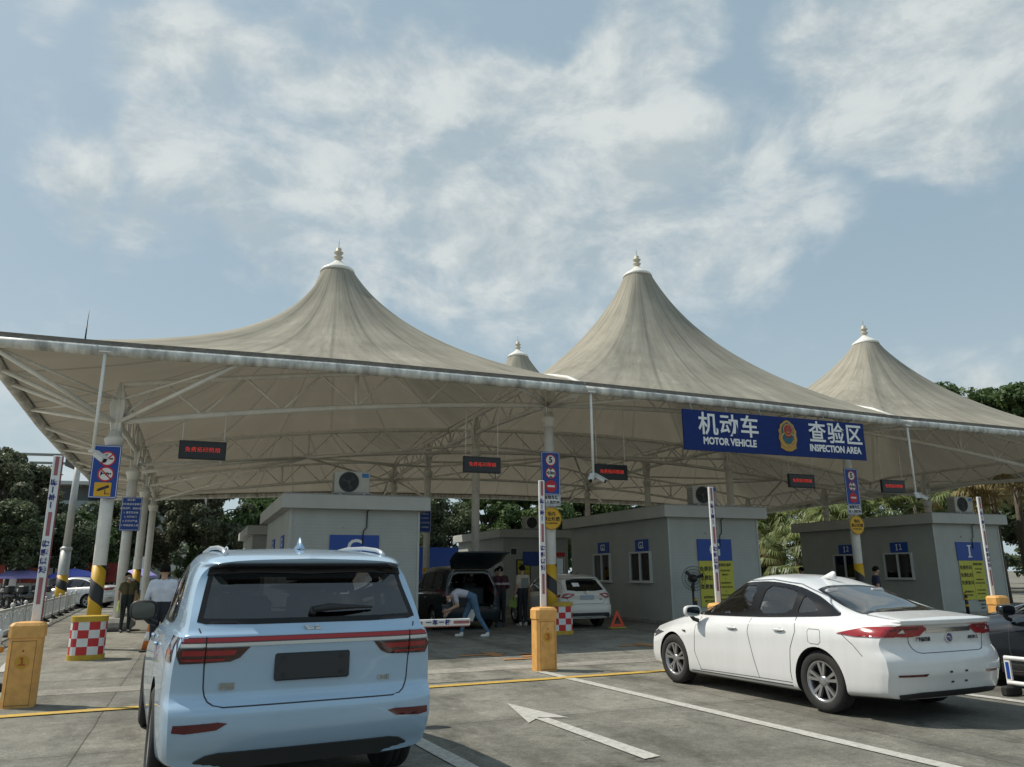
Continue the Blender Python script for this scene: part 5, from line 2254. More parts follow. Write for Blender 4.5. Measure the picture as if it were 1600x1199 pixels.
# ---------------------------------------------------------------- sedan family
def build_sedan(paint, label, name='parked_sedan', full=True, glass=tint_light):
    L = 4.77
    root = empty(name, (0, 0, 0), 0, label, 'car')
    rear = curve([(.18, .10), (.30, .0), (.42, -.04), (.52, -.07), (.62, -.065), (.67, -.045), (.73, -.005), (.80, .01), (.88, .0), (.97, -.01), (.992, -.06), (1.03, -.068), (1.06, .0), (1.12, .08), (1.5, .6)])
    front = curve([(.18, .10), (.4, .0), (.6, .02), (.75, .10), (.9, .30), (1.5, .9)])
    sp = dict(L=L, Wmax=.95, rear=rear, front=front, rk=.18, rn=4, fk=.62, fn=2.6, cl=.15, clw=1.0,
              zb=curve([(0, .24), (.5, .21), (.9, .17), (4.0, .16), (4.77, .20)]),
              belt=curve([(0, .985), (.5, 1.02), (1.2, 1.01), (2.2, .965), (3.2, .93), (3.75, .90), (4.3, .83), (4.77, .70)]),
              zr=curve([(0, 1.06), (.25, 1.085), (.55, 1.125), (.9, 1.27), (1.3, 1.405), (1.8, 1.495), (2.25, 1.515), (2.72, 1.475), (3.1, 1.35), (3.52, 1.15), (3.78, 1.03), (3.98, .98), (4.35, .91), (4.77, .76)]),
              W=curve([(0, .895), (.08, .92), (.3, .94), (.9, .948), (1.5, .925), (2.4, .92), (3.2, .93), (3.75, .94), (4.3, .92), (4.77, .84)]),
              wb=curve([(0, .74), (.15, .79), (.5, .83), (1.0, .86), (2.2, .865), (3.2, .855), (3.75, .82), (4.3, .76), (4.77, .62)]),
              wr=curve([(0, .70), (.3, .66), (.6, .60), (1.2, .575), (2.3, .575), (2.9, .59), (3.3, .63), (3.7, .68), (4.77, .5)]))
    B = CarBody(sp)
    dlo = smoothpoly([(.66, 1.06), (1.08, 1.235), (1.5, 1.372), (1.95, 1.425), (2.46, 1.405), (2.88, 1.275), (3.46, .982), (3.3, .960), (2.0, .985), (1.2, 1.025), (.9, 1.04)], 2)
    panes_s = [smoothpoly(p, 1) for p in ([(1.0, 1.085), (1.18, 1.22), (1.33, 1.285), (1.36, 1.045), (1.2, 1.055)],
                                           [(1.43, 1.04), (1.40, 1.305), (1.62, 1.36), (1.98, 1.388), (2.04, 1.01)],
                                           [(2.18, 1.005), (2.12, 1.385), (2.44, 1.372), (2.80, 1.26), (3.20, 1.05), (3.26, .985)])]
    rw = [(-.68, .50), (-.53, 1.26), (-.25, 1.33), (.25, 1.33), (.53, 1.26), (.68, .50), (.3, .43), (-.3, .43)]
    rwi = shrink(rw, .045)
    ws = [(-.66, 3.72), (-.50, 2.88), (.50, 2.88), (.66, 3.72), (0, 3.80)]
    wsi = shrink(ws, .05)
    wins = [('L', p, side_filter) for p in panes_s] + [('T', rwi, lambda c, n: n.z > .1 and c.y < 1.6), ('T', wsi, top_front)]
    me = B.finish(paint, arch_black, 'body', [(.98, .335, .375), (3.73, .335, .375)], wins)
    body = link('body', me, root)
    rimdark = mat('rim_two_tone', (.42, .42, .43), .3, metal=.85)
    for sd, ax in ((1, 'R'), (-1, 'L')):
        B.panel(ax, dlo, .008, holes=[shrink(p, .014) for p in panes_s], res=.035).build('window_frame', frame_black, root, fix=False)
        for p in panes_s: B.panel(ax, p, .002, res=.06, skirt=0).build('side_window', glass, root, fix=False)
        if full:
            top = [q for q in dlo if q[1] > 1.10 or q[0] < 1.0]
            mb = B.strip(ax, [(.74, 1.085), (1.08, 1.255), (1.5, 1.392), (1.95, 1.445), (2.46, 1.425), (2.88, 1.295), (3.40, 1.025)], .014, .010)
            mb.build('chrome_trim', mat('trim_silver', (.55, .56, .57), .2, metal=.9), root, fix=False)
        mb = B.strip(ax, [(2.11, .97), (2.13, .80), (2.05, .50), (1.98, .27)], .008)
        B.strip(ax, [(1.34, 1.02), (1.30, .86), (1.40, .66), (1.43, .40), (1.42, .30)], .008, mb=mb)
        B.strip(ax, [(3.20, .95), (3.18, .75), (3.20, .48), (3.10, .26)], .008, mb=mb)
        B.strip(ax, [(1.42, .275), (3.12, .255)], .007, mb=mb)
        B.strip(ax, [(.60, .875), (.45, .77), (.34, .66)], .007, mb=mb)
        if sd < 0:
            B.strip(ax, [(.92, .90), (1.08, .90), (1.10, .87), (1.09, .76), (1.05, .74), (.93, .74), (.90, .77), (.90, .88), (.92, .90)], .006, mb=mb)
        build_pieces(mb, 'door_seam', gap_dark, body)
        for y, z in ((1.56, .86), (2.42, .835)): handle(B, root, sd, y, z, paint)
        sk = B.panel(ax, [(1.42, .19), (1.42, .245), (3.3, .235), (3.3, .185)], .008, res=.08).build('sill_trim', mat('sill_grey', (.10, .10, .10), .6), root, fix=False)
        if full:
            v = [(3.38, .715), (3.46, .73), (3.50, .75), (3.40, .75)]
            B.panel(ax, v, .004, res=.03, skirt=0).build('fender_badge', dark_metal, root, fix=False)
        mirror(root, sd * .90, 3.14, 1.00, sd, paint, black_plastic)
        for y in (.98, 3.73): wheel(root, sd * .80, y, .335, .215, sd, .225, 0, rimdark)
    B.panel('T', rwi, .001, res=.1, skirt=0).build('rear_window', tint_rear if full else tint_dark, root, fix=False)
    B.panel('T', rw, .003, holes=[rwi], res=.07).build('window_border', frame_black, root, fix=False)
    B.panel('T', wsi, .001, res=.12, skirt=0).build('windscreen', glass, root, fix=False)
    B.panel('T', ws, .003, holes=[wsi], res=.08).build('windscreen_border', frame_black, root, fix=False)
    # tail lights wrap round the corners
    smoked = mat('smoked_lens', (.035, .008, .010), .1)
    for sd, ax in ((1, 'R'), (-1, 'L')):
        poly = [(sd * .83, .875), (sd * .82, .955), (sd * .75, .972), (sd * .40, .972), (sd * .33, .95), (sd * .45, .875), (sd * .60, .862)]
        tl = B.panel('B', poly if sd > 0 else poly[::-1], .010, res=.022).build('tail_light', red_lens, root, fix=False)
        side = [(.07, .865), (.06, .970), (.33, .955), (.66, .878), (.42, .858)]
        B.panel(ax, side, .010, res=.022).build('side_lens', red_lens, tl, fix=False)
        tri_ = [(sd * .72, .905), (sd * .64, .905), (sd * .66, .945)]
        B.panel('B', tri_ if sd > 0 else tri_[::-1], .015, res=.02, skirt=0).build('reverse_lens', clear_lens, tl, fix=False)
        q = [(sd * .82, .925), (sd * .82, .940), (sd * .42, .960), (sd * .44, .945)]
        B.panel('B', q if sd > 0 else q[::-1], .014, res=.025, skirt=0).build('dark_band', dark_red_lens, tl, fix=False)
        ref = [(sd * .80, .475), (sd * .80, .495), (sd * .45, .500), (sd * .48, .475)]
        B.panel('B', ref if sd > 0 else ref[::-1], .005, res=.04).build('reflector', dark_red_lens, root, fix=False)
        hl = [(sd * .80, .60), (sd * .84, .69), (sd * .45, .70), (sd * .5, .63)]
        B.panel('F', hl if sd > 0 else hl[::-1], .005, res=.05).build('headlight', mat('headlight_dark', (.06, .065, .07), .1, coat=.8), root, fix=False)
    ch = B.panel('B', [(-.35, .905), (-.35, .952), (.35, .952), (.35, .905)], .012, res=.022).build('chrome_strip', chrome, root, fix=False)
    dif = [(-.82, .20), (-.76, .295), (-.5, .315), (.5, .315), (.76, .295), (.82, .20)]
    B.panel('B', dif, .010, res=.06).build('lower_bumper', mat('bumper_black', (.03, .031, .032), .6), root, fix=False)
    if full:
        mb = B.strip('B', [(-.60, .885), (-.585, .80), (-.56, .75), (-.52, .715), (-.46, .70), (.46, .70), (.52, .715), (.56, .75), (.585, .80), (.60, .885)], .008, .002)
        B.strip('T', [(-.72, .13), (-.70, .42), (-.62, .50)], .007, .002, mb=mb)
        B.strip('T', [(.72, .13), (.70, .42), (.62, .50)], .007, .002, mb=mb)
        build_pieces(mb, 'boot_seam', gap_dark, body)
        # round emblem
        p, n = B.hit('B', 0, .845)
        mb = MB()
        disc(mb, 0, .845, .048, p.y - .010, p.y, n=24)
        e = mb.build('emblem', mat('emblem_blue', (.02, .04, .22), .2, coat=.7), root)
        mb = MB()
        ringf(mb, 0, .845, .043, .055, p.y - .013, p.y - .002, n=24)
        mb.box((-.005, p.y - .012, .852), (.05, .004, .012))
        mb.box((.012, p.y - .012, .832), (.014, .004, .024))
        mb.build('emblem_ring', chrome, e)
        p, n = B.hit('B', -.42, .83)
        text(root, '广汽新能源', .045, (-.40, p.y - .012, .835), dark_metal, .001, name='badge_lettering')
        text(root, 'AION S', .05, (.40, p.y - .012, .835), dark_metal, .001, name='badge_lettering')
        # plate mounting holes on the bumper
        mb = MB()
        for x, z in ((-.12, .505), (.12, .505), (-.075, .40), (.14, .40)):
            p, n = B.hit('B', x, z)
            mb.box(p + Vector((0, -.002, 0)), (.035, .012, .018))
        mb.build('plate_clip', black_plastic, root)
        mb = MB()
        bz = float(sp['zr'](np.array(1.62))) - .01
        prof = [(-.10, .075, .012), (-.06, .085, .012), (.0, .06, .018), (.10, .02, .024), (.16, .0, .022)]
        vs = []
        for y, z, w in prof: vs += [(-w * 1.4, 1.56 + y, bz - .01), (w * 1.4, 1.56 + y, bz - .01), (w * .4, 1.56 + y, bz + z), (-w * .4, 1.56 + y, bz + z)]
        fs = [(k * 4 + i, k * 4 + (i + 1) % 4, k * 4 + 4 + (i + 1) % 4, k * 4 + 4 + i) for k in range(4) for i in range(4)] + [(0, 3, 2, 1), (16, 17, 18, 19)]
        mb.add(vs, fs, 0, True)
        mb.build('shark_fin', paint, root)
    seats(root, .86, (1.55, 2.5), .50, seat_pale if full else seat_dark, .30, .9, 3.5, 3.12)
    return root


sedan = build_sedan(car_white, 'dusty white sedan with sloping rear glass, parked in the right lane')
put(sedan, 9.62, -13.45, 3.0)
dark_sedan = build_sedan(car_black, 'dark car cut off by the right edge, behind the low white barrier', 'parked_sedan', False, tint_dark)
put(dark_sedan, 13.30, -15.35, 2.0)


def repaint(root, old, new):
    for o in KIDS(root):
        if o.type == 'MESH' and any(m == old for m in o.data.materials):
            o.data = o.data.copy()
            for i, m in enumerate(o.data.materials):
                if m == old: o.data.materials[i] = new
        repaint(o, old, new)


far = copy_tree(dark_sedan)
tag(far, 'white car driving on the far left road, behind the leftmost posts', 'car')
repaint(far, car_black, car_white)
put(far, -1.6, 25.5, 66)


# ---------------------------------------------------------------- hatchback and minivan
def build_box_car(paint, label, name, L, H, W, kind):
    root = empty(name, (0, 0, 0), 0, label, 'car')
    if kind == 'hatch':
        rear = curve([(.2, .12), (.32, .03), (.5, .0), (.62, .01), (.68, .06), (.8, .07), (.92, .06), (.98, .09), (1.05, .14), (1.36, .42), (1.39, .30), (1.43, .30), (1.6, .45)])
        belt = [(0, .96), (.5, 1.0), (1.6, .97), (3.0, .92), (3.9, .84), (L, .72)]
        zr = [(0, 1.42), (.4, 1.48), (1.5, H), (2.2, H - .02), (2.7, 1.38), (3.25, 1.06), (3.6, 1.0), (L, .80)]
    else:
        rear = curve([(.2, .12), (.34, .03), (.5, .0), (.62, .01), (.68, .05), (.9, .05), (1.05, .07), (1.6, .22), (1.68, .20), (1.8, .26)])
        belt = [(0, 1.03), (1.6, 1.03), (3.0, .98), (3.8, .93), (L, .76)]
        zr = [(0, 1.66), (.4, 1.73), (1.5, H), (2.6, H - .02), (3.1, 1.58), (3.8, 1.14), (4.1, 1.06), (L, .84)]
    front = curve([(.2, .10), (.5, .0), (.8, .05), (1.0, .3), (1.8, .9)])
    hw = W / 2
    sp = dict(L=L, Wmax=hw, rear=rear, front=front, rk=.18, rn=4.5, fk=.5, fn=2.8,
              zb=curve([(0, .27), (.8, .2), (L - .8, .19), (L, .22)]), belt=curve(belt), zr=curve(zr),
              W=curve([(0, hw * .93), (.1, hw * .965), (.6, hw * .99), (1.5, hw), (L - 1, hw), (L, hw * .88)]),
              wb=curve([(0, hw * .87), (.3, hw * .91), (1.5, hw * .93), (3.2, hw * .92), (L, hw * .72)]),
              wr=curve([(0, hw * .66), (.5, hw * .70), (2.5, hw * .69), (3.2, hw * .72), (L, hw * .6)]))
    B = CarBody(sp, 110, 35)
    yr, yf = (.85, L - .95) if kind == 'hatch' else (.95, L - .98)
    zt = float(sp['zr'](np.array(1.6)))
    if kind == 'hatch':
        dlo = smoothpoly([(.62, 1.04), (.95, 1.30), (1.5, 1.41), (2.2, 1.41), (2.62, 1.30), (3.2, .975), (1.6, 1.0)], 2)
        panes_s = [smoothpoly(p, 1) for p in ([(.95, 1.07), (1.10, 1.27), (1.52, 1.36), (1.56, 1.03)], [(1.66, 1.025), (1.62, 1.365), (2.2, 1.37), (2.58, 1.26), (2.98, 1.0)])]
        rwp = [(-.60, 1.06), (-.50, 1.33), (-.3, 1.36), (.3, 1.36), (.50, 1.33), (.60, 1.06), (.3, 1.03), (-.3, 1.03)]
    else:
        dlo = smoothpoly([(.30, 1.10), (.42, 1.55), (1.0, 1.63), (2.6, 1.63), (3.1, 1.50), (3.7, 1.05), (1.6, 1.08)], 2)
        panes_s = [smoothpoly(p, 1) for p in ([(.42, 1.13), (.50, 1.52), (1.20, 1.58), (1.22, 1.12)], [(1.32, 1.12), (1.30, 1.58), (2.2, 1.585), (2.22, 1.10)], [(2.34, 1.10), (2.32, 1.58), (2.6, 1.575), (3.0, 1.46), (3.4, 1.10)])]
        rwp = [(-.66, .56), (-.72, .9), (-.70, 1.2), (-.56, 1.52), (-.40, 1.58), (.40, 1.58), (.56, 1.52), (.70, 1.2), (.72, .9), (.66, .56)]
    ws = [(-.60, 3.1 if kind == 'hatch' else 3.68), (-.5, 2.6 if kind == 'hatch' else 3.1), (.5, 2.6 if kind == 'hatch' else 3.1), (.60, 3.1 if kind == 'hatch' else 3.68)]
    rwi = shrink(rwp, .04)
    wins = [('L', p, side_filter) for p in panes_s] + [('B', rwi, lambda c, n: c.y < .75 and c.z > .5), ('T', shrink(ws, .04), top_front)]
    me = B.finish(paint, arch_black, 'body', [(yr, .33, .37), (yf, .33, .37)], wins)
    body = link('body', me, root)
    for sd, ax in ((1, 'R'), (-1, 'L')):
        B.panel(ax, dlo, .004, holes=panes_s, res=.08).build('window_frame', frame_black, root, fix=False)
        for p in panes_s: B.panel(ax, p, .001, res=.12, skirt=0).build('side_window', tint_dark if kind == 'van' else tint_rear, root, fix=False)
        mb = B.strip(ax, [(2.28, 1.0), (2.3, .7), (2.2, .3), (1.5, .3)], .008)
        B.strip(ax, [(1.3, 1.0), (1.35, .7), (1.5, .3)], .008, mb=mb)
        build_pieces(mb, 'door_seam', gap_dark, body)
        mirror(root, sd * hw * .95, (2.75 if kind == 'hatch' else 3.35), 1.0 if kind == 'hatch' else 1.08, sd, paint)
        for y in (yr, yf): wheel(root, sd * (hw - .135), y, .325, .21, sd, .215, 1)
        for y in (1.5, 2.45): handle(B, root, sd, y, .88, chrome if kind == 'van' else paint)
        if kind == 'van':
            B.strip(ax, [(1.0, .985), (3.0, .955)], .02, .006).build('chrome_trim', chrome, root, fix=False)
    if kind == 'hatch':
        gl = B.panel('B', rwi, .001, res=.1, skirt=0).build('rear_window', tint_dark, root, fix=False)
        B.panel('B', rwp, .003, holes=[rwi], res=.07).build('window_border', frame_black, gl, fix=False)
        p, n = B.hit('B', -.25, 1.2)
        MB().box((-.25, p.y - .004, 1.21), (.22, .006, .14), R=Matrix.Rotation(-.75, 3, 'X')).build('window_sticker', sign_white, root)
        for sd in (-1, 1):
            q = [(sd * .84, .86), (sd * .84, .93), (sd * .62, .975), (sd * .42, .955), (sd * .40, .93), (sd * .62, .83)]
            tl = B.panel('B', q if sd > 0 else q[::-1], .008, res=.05).build('tail_light', red_lens, root, fix=False)
            q = [(sd * .74, .88), (sd * .60, .875), (sd * .50, .925), (sd * .60, .935)]
            B.panel('B', q if sd > 0 else q[::-1], .012, res=.05, skirt=0).build('clear_lens', clear_lens, tl, fix=False)
        p, n = B.hit('B', 0, .86)
        MB().box((0, p.y - .012, .86), (.44, .02, .12), ch=.006).build('number_plate', mat('plate_pale', (.30, .36, .42), .3), root)
        mb = MB()
        ringf(mb, 0, 1.0, .028, .042, p.y - .02, p.y + .03, n=20)
        mb.box((0, p.y - .005, 1.0), (.11, .03, .018))
        mb.build('emblem', chrome, root)
        text(root, 'TIIDA', .045, (.45, B.hit('B', .45, .80)[0].y - .004, .80), dark_metal, .001, name='badge_lettering')
        B.panel('B', [(-.80, .27), (-.70, .43), (.70, .43), (.80, .27), (.5, .34), (-.5, .34)], .01, res=.07).build('lower_bumper', mat('bumper_black', (0, 0, 0)), root, fix=False)
        B.panel('B', [(-.52, .27), (-.48, .325), (.48, .325), (.52, .27)], .012, res=.07).build('skid_plate', grey_steel, root, fix=False)
        mb = B.strip('B', [(-.66, 1.36), (-.68, 1.0), (-.62, .80), (-.52, .68), (.52, .68), (.62, .80), (.68, 1.0), (.66, 1.36)], .008, .002)
        mb.build('hatch_seam', gap_dark, body, fix=False)
        MB().path([(.0, .75, 1.49), (.06, .62, 1.58)], .008, n=6).build('aerial', black_plastic, root)
        seats(root, .8, (1.5, 2.4), .55, seat_dark, .35, .6, 3.2, 2.95)
    else:
        # bare boot opening with bright seal, raised tailgate
        mb = MB()
        pts = [B.hit('B', x, z)[0] + Vector((0, -.004, 0)) for x, z in rwp]
        seal = rwp[2:8]
        dens = []
        for a, b_ in zip(seal[:-1], seal[1:]):
            dens += [(a[0] + (b_[0] - a[0]) * q / 5, a[1] + (b_[1] - a[1]) * q / 5) for q in range(5)]
        dens.append(seal[-1])
        MB().path([B.hit('B', x, z)[0] + Vector((0, -.006, 0)) for x, z in dens], .014, n=6).build('door_seal', mat('seal_grey', (.36, .36, .33), .5), root)
        B.panel('B', rwp, .004, holes=[rwi], res=.07).build('opening_frame', frame_black, root, fix=False)
        for sd in (-1, 1):
            q = [(sd * .86, .95), (sd * .88, 1.15), (sd * .80, 1.2), (sd * .76, .95)]
            tl = B.panel('B', q if sd > 0 else q[::-1], .008, res=.05).build('tail_light', red_lens, root, fix=False)
            q = [(sd * .86, 1.12), (sd * .87, 1.15), (sd * .80, 1.185), (sd * .79, 1.12)]
            B.panel('B', q if sd > 0 else q[::-1], .012, res=.05, skirt=0).build('clear_lens', clear_lens, tl, fix=False)
        # tailgate: curved shell hinged at the roof edge, swung up
        bm_ = MB()
        hx, hy, hz = 0, .20, 1.70
        N, Mx = 12, 12
        prof = [(0, 0), (.10, -.02), (.30, -.055), (.50, -.08), (.62, -.12), (.75, -.165), (.95, -.165), (1.08, -.13)]
        tilt = rad(18)
        vs = []
        for side_off in (0, .07):
            for (d, h) in prof:
                for k in range(Mx + 1):
                    s_ = -1 + 2 * k / Mx
                    w = .60 + .20 * min(1, d / .5)
                    hh = -h + .03 * (1 - s_ * s_) - side_off * (1 if abs(s_) < .99 else .3)
                    yv = -(d * math.cos(tilt)) + hh * math.sin(tilt) * 0
                    zv = d * math.sin(tilt) + hh * .7
                    vs.append((s_ * w, hy + yv + .04 * s_ * s_, hz + zv))
        P_ = len(prof)
        fs = []
        o2 = P_ * (Mx + 1)
        for a in range(P_ - 1):
            for k in range(Mx):
                i0 = a * (Mx + 1) + k
                fs += [(i0, i0 + 1, i0 + Mx + 2, i0 + Mx + 1), (o2 + i0, o2 + i0 + Mx + 1, o2 + i0 + Mx + 2, o2 + i0 + 1)]
        for k in range(Mx):
            fs += [(k, o2 + k, o2 + k + 1, k + 1)]
            i0 = (P_ - 1) * (Mx + 1) + k
            fs += [(i0, i0 + 1, o2 + i0 + 1, o2 + i0)]
        for a in range(P_ - 1):
            for k in (0, Mx):
                i0 = a * (Mx + 1) + k
                fs += [(i0, i0 + Mx + 1, o2 + i0 + Mx + 1, o2 + i0)]
        bm_.add(vs, fs, 0, True)
        tg = bm_.build('tailgate', car_teal, root)
        for sd in (-1, 1): MB().tube((sd * .66, .12, 1.42), (sd * .70, -.32, 1.66), .012, n=6).build('gas_strut', grey_steel, tg)
        B.panel('B', [(-.86, .50), (-.86, .56), (.86, .56), (.86, .50)], .02, res=.08).build('bumper_step', black_plastic, root, fix=False)
        MB().box((0, .75, .60), (1.3, 1.0, .05)).build('boot_floor', dark_in, root)
        MB().box((0, .95, .85), (1.4, .14, .6), ch=.05).build('rear_bench', mat('bench_teal_grey', (.035, .05, .055), .7), root)
        MB().box((-.64, 2.9, 1.25), (.02, .20, .14)).build('window_sticker', sign_white, root)
        seats(root, .85, (1.6, 2.7), .62, seat_dark, .4, .4, 3.7, 3.4)
    return root


hatch = build_box_car(mat('car_paint_ivory', (.62, .61, .56), .3, coat=.6, twoside=(.05, .05, .05)), 'white hatchback with red tail lights parked under the canopy behind barrier gate 3', 'parked_hatchback', 4.35, 1.53, 1.76, 'hatch')
put(hatch, 12.58, .7, 1.5)
van = build_box_car(car_teal, 'dark minivan with its tailgate raised, a man bending at its open boot', 'parked_minivan', 4.85, 1.78, 1.86, 'van')
put(van, 9.35, 1.5, 2.0)
v2 = copy_tree(hatch)
tag(v2, 'pale van roofed car further back between the left posts and the blue SUV', 'car')
v2.scale = (1.08, 1.05, 1.22)
put(v2, 2.6, 10.5, 2)
v3 = copy_tree(hatch)
tag(v3, 'dark car parked beyond the booth with letter G, only its roof showing', 'car')
repaint(v3, MATS['car_paint_ivory'], car_black)
put(v3, 21.2, 6.5, 1)

# ================================================================ people
skin_m = mat('skin', (.42, .26, .18), .6)
hair_m = mat('hair_black', (.012, .011, .010), .95, spec=.1, bump=1.0, bscale=60)
shoe_dark = mat('shoe_dark', (.03, .03, .035), .6)
shoe_white = mat('shoe_white', (.62, .62, .60), .6)


def capsule(mb, a, b, ra, rb, n=12):
    a, b = Vector(a), Vector(b)
    d = b - a
    q = (d.to_track_quat('Z', 'Y') if d.length > 1e-5 else Vector((0, 0, 1)).to_track_quat('Z', 'Y')).to_matrix()
    rings = []
    for k in range(5):
        t = -PI / 2 + (PI / 2) * k / 4
        rings.append((a, ra * math.cos(t), ra * math.sin(t)))
    for k in range(5):
        t = (PI / 2) * k / 4
        rings.append((b, rb * math.cos(t), rb * math.sin(t)))
    vs = []
    for c, r, h in rings:
        for i in range(n):
            an = 2 * PI * i / n
            vs.append(c + q @ Vector((max(r, 1e-4) * math.cos(an), max(r, 1e-4) * math.sin(an), h)))
    m = len(rings)
    fs = [(k * n + i, k * n + (i + 1) % n, k * n + n + (i + 1) % n, k * n + n + i) for k in range(m - 1) for i in range(n)]
    fs += [tuple(reversed(range(n))), tuple(range((m - 1) * n, m * n))]
    mb.add(vs, fs)


STAND = dict(pel=(0, 0, .95), wai=(0, .0, 1.10), che=(0, -.01, 1.30), nec=(0, .0, 1.46), hb=(0, .02, 1.53), hd=(0, .03, 1.615),
             sl=(-.175, -.01, 1.40), sr=(.175, -.01, 1.40), el=(-.225, -.03, 1.13), er=(.225, -.03, 1.13), wl=(-.225, .05, .89), wr=(.225, .05, .89),
             hl=(-.085, 0, .92), hr=(.085, 0, .92), kl=(-.095, .02, .50), kr=(.095, .02, .50), al=(-.10, -.02, .085), ar=(.10, -.02, .085),
             tl=(-.115, .13, .035), tr=(.115, .13, .035))


def person(label, x, y, deg, H, pose, shirt, pants, shoes=None, sleeve=True, long_sleeve=False, mask=False, hair=True, cap=None, stripes=None, z=0.0, shorts=False):
    """facing +y before turning; one continuous body, coloured by the nearest limb"""
    J = dict(STAND)
    J.update(pose)
    J = {k: Vector(v) for k, v in J.items()}
    s = H / 1.70
    shoes = shoes or shoe_dark
    root = empty('person', (x, y, z), rad(deg), label, 'person')
    root.scale = (s, s, s)
    SH, PA, SK, SO, S2 = 0, 1, 2, 3, 4
    seg = []

    def S(a, b, ra, rb, m): seg.append((Vector(a), Vector(b), ra, rb, m))

    across = (J['sr'] - J['sl']).normalized()
    hip = (J['hr'] - J['hl']).normalized()
    for k in (-1, 1):
        S(J['pel'] + hip * .075 * k, J['wai'] + hip * .075 * k, .105, .098, PA)
        S(J['wai'] + hip * .075 * k, J['che'] + across * .085 * k, .100, .108, SH)
        S(J['che'] + across * .085 * k, (J['sl'] if k < 0 else J['sr']) - across * .05 * k, .105, .078, SH)
    S(J['sl'], J['sr'], .066, .066, SH)
    S(J['nec'] - Vector((0, 0, .05)), J['hb'], .056, .053, SK)
    hd = J['hd']
    up_ = (J['hd'] - J['hb']).normalized()
    face = across.cross(up_) * -1
    face = up_.cross(across)
    S(hd - up_ * .015, hd + up_ * .035 - face * .012, .080, .088, SK)
    S(hd - up_ * .075 + face * .028, hd - up_ * .02 + face * .02, .050, .070, SK)
    S(hd - up_ * .015 + face * .088, hd - up_ * .03 + face * .102, .011, .015, SK)  # nose
    for k in (-1, 1): S(hd - up_ * .03 + across * .082 * k, hd + up_ * .015 + across * .084 * k, .012, .014, SK)
    for k, (a, e, w) in ((-1, ('sl', 'el', 'wl')), (1, ('sr', 'er', 'wr'))):
        mid = J[a].lerp(J[e], .62)
        S(J[a], mid, .064, .056, SH)
        S(mid, J[e], .047, .042, SH if long_sleeve else SK)
        S(J[e], J[w], .042, .030, SH if long_sleeve else SK)
    for h, kn, an, to in (('hl', 'kl', 'al', 'tl'), ('hr', 'kr', 'ar', 'tr')):
        S(J[h], J[kn], .095, .066, PA)
        S(J[kn], J[an] + Vector((0, 0, .05)), .064, .048, SK if shorts else PA)
        S(J[an] + Vector((0, 0, -.03)), J[an] + Vector((0, 0, .02)), .045, .045, SO)
        S(J[an] + Vector((0, 0, -.045)), J[to], .043, .036, SO)
    mb = MB()
    for a, b, ra, rb, m in seg: capsule(mb, a, b, ra, rb)
    me = mb.mesh('body', skin_m)
    o = bpy.data.objects.new('tmp', me)
    COL.objects.link(o)
    md = o.modifiers.new('r', 'REMESH')
    md.mode = 'VOXEL'
    md.voxel_size = .014
    md2 = o.modifiers.new('s', 'SMOOTH')
    md2.iterations = 5
    dg = bpy.context.evaluated_depsgraph_get()
    me2 = bpy.data.meshes.new_from_object(o.evaluated_get(dg))
    bpy.data.objects.remove(o)
    me2.name = 'body'
    me2.materials.clear()
    for m in (shirt, pants, skin_m, shoes, stripes or shirt): me2.materials.append(m)
    A = np.array([q[0] for q in seg])
    D = np.array([q[1] - q[0] for q in seg])
    ra = np.array([q[2] for q in seg])
    rb = np.array([q[3] for q in seg])
    mi = np.array([q[4] for q in seg])
    n = len(me2.polygons)
    C = np.empty(n * 3)
    me2.polygons.foreach_get('center', C)
    C = C.reshape(-1, 3)
    best = np.full(n, 1e9)
    bm_ = np.zeros(n, int)
    for k in range(len(seg)):
        dd = D[k].dot(D[k])
        t = np.clip(((C - A[k]) @ D[k]) / max(dd, 1e-9), 0, 1)
        dist = np.linalg.norm(C - A[k] - t[:, None] * D[k], axis=1) - (ra[k] + (rb[k] - ra[k]) * t)
        u = dist < best
        best[u] = dist[u]
        bm_[u] = mi[k]
    if stripes:
        band = (np.floor((C[:, 2] - 1.0) / .065).astype(int) % 3 == 0)
        bm_[(bm_ == SH) & band & (C[:, 2] < 1.33)] = S2
    me2.polygons.foreach_set('material_index', bm_.astype(np.int32))
    me2.polygons.foreach_set('use_smooth', [True] * n)
    # hands: palm, four curled fingers and a thumb, joined into the same mesh
    hb = MB()
    for e, w, sd in (('el', 'wl', -1), ('er', 'wr', 1)):
        d = (J[w] - J[e]).normalized()
        sdv = Vector((0, 1, 0)) - d * d.y
        sdv = sdv.normalized() if sdv.length > .2 else Vector((1, 0, 0))
        nrm_ = d.cross(sdv)
        for q in (-.022, 0, .022): capsule(hb, J[w], J[w] + d * .085 + sdv * q, .020, .016, 8)
        for q, L_ in ((-.030, .055), (-.010, .072), (.010, .076), (.030, .068)):
            k1 = J[w] + d * .09 + sdv * q
            k2 = k1 + d * L_ * .55 - nrm_ * sd * .012
            capsule(hb, k1, k2, .0095, .009, 7)
            capsule(hb, k2, k2 + d * L_ * .4 - nrm_ * sd * .022, .009, .0075, 7)
        capsule(hb, J[w] + d * .03 + sdv * .022, J[w] + d * .075 + sdv * .055, .012, .010, 7)
        capsule(hb, J[w] + d * .075 + sdv * .055, J[w] + d * .10 + sdv * .058, .010, .008, 7)
    bmm = bmesh.new()
    bmm.from_mesh(me2)
    hm = hb.mesh('h', skin_m)
    bm2 = bmesh.new()
    bm2.from_mesh(hm)
    for f in bm2.faces:
        f.material_index = SK
        f.smooth = True
    tmpm = bpy.data.meshes.new('t')
    bm2.to_mesh(tmpm)
    bm2.free()
    bmm.from_mesh(tmpm)
    bmm.to_mesh(me2)
    bmm.free()
    link('body', me2, root)
    R = Matrix((across, face, up_)).transposed()
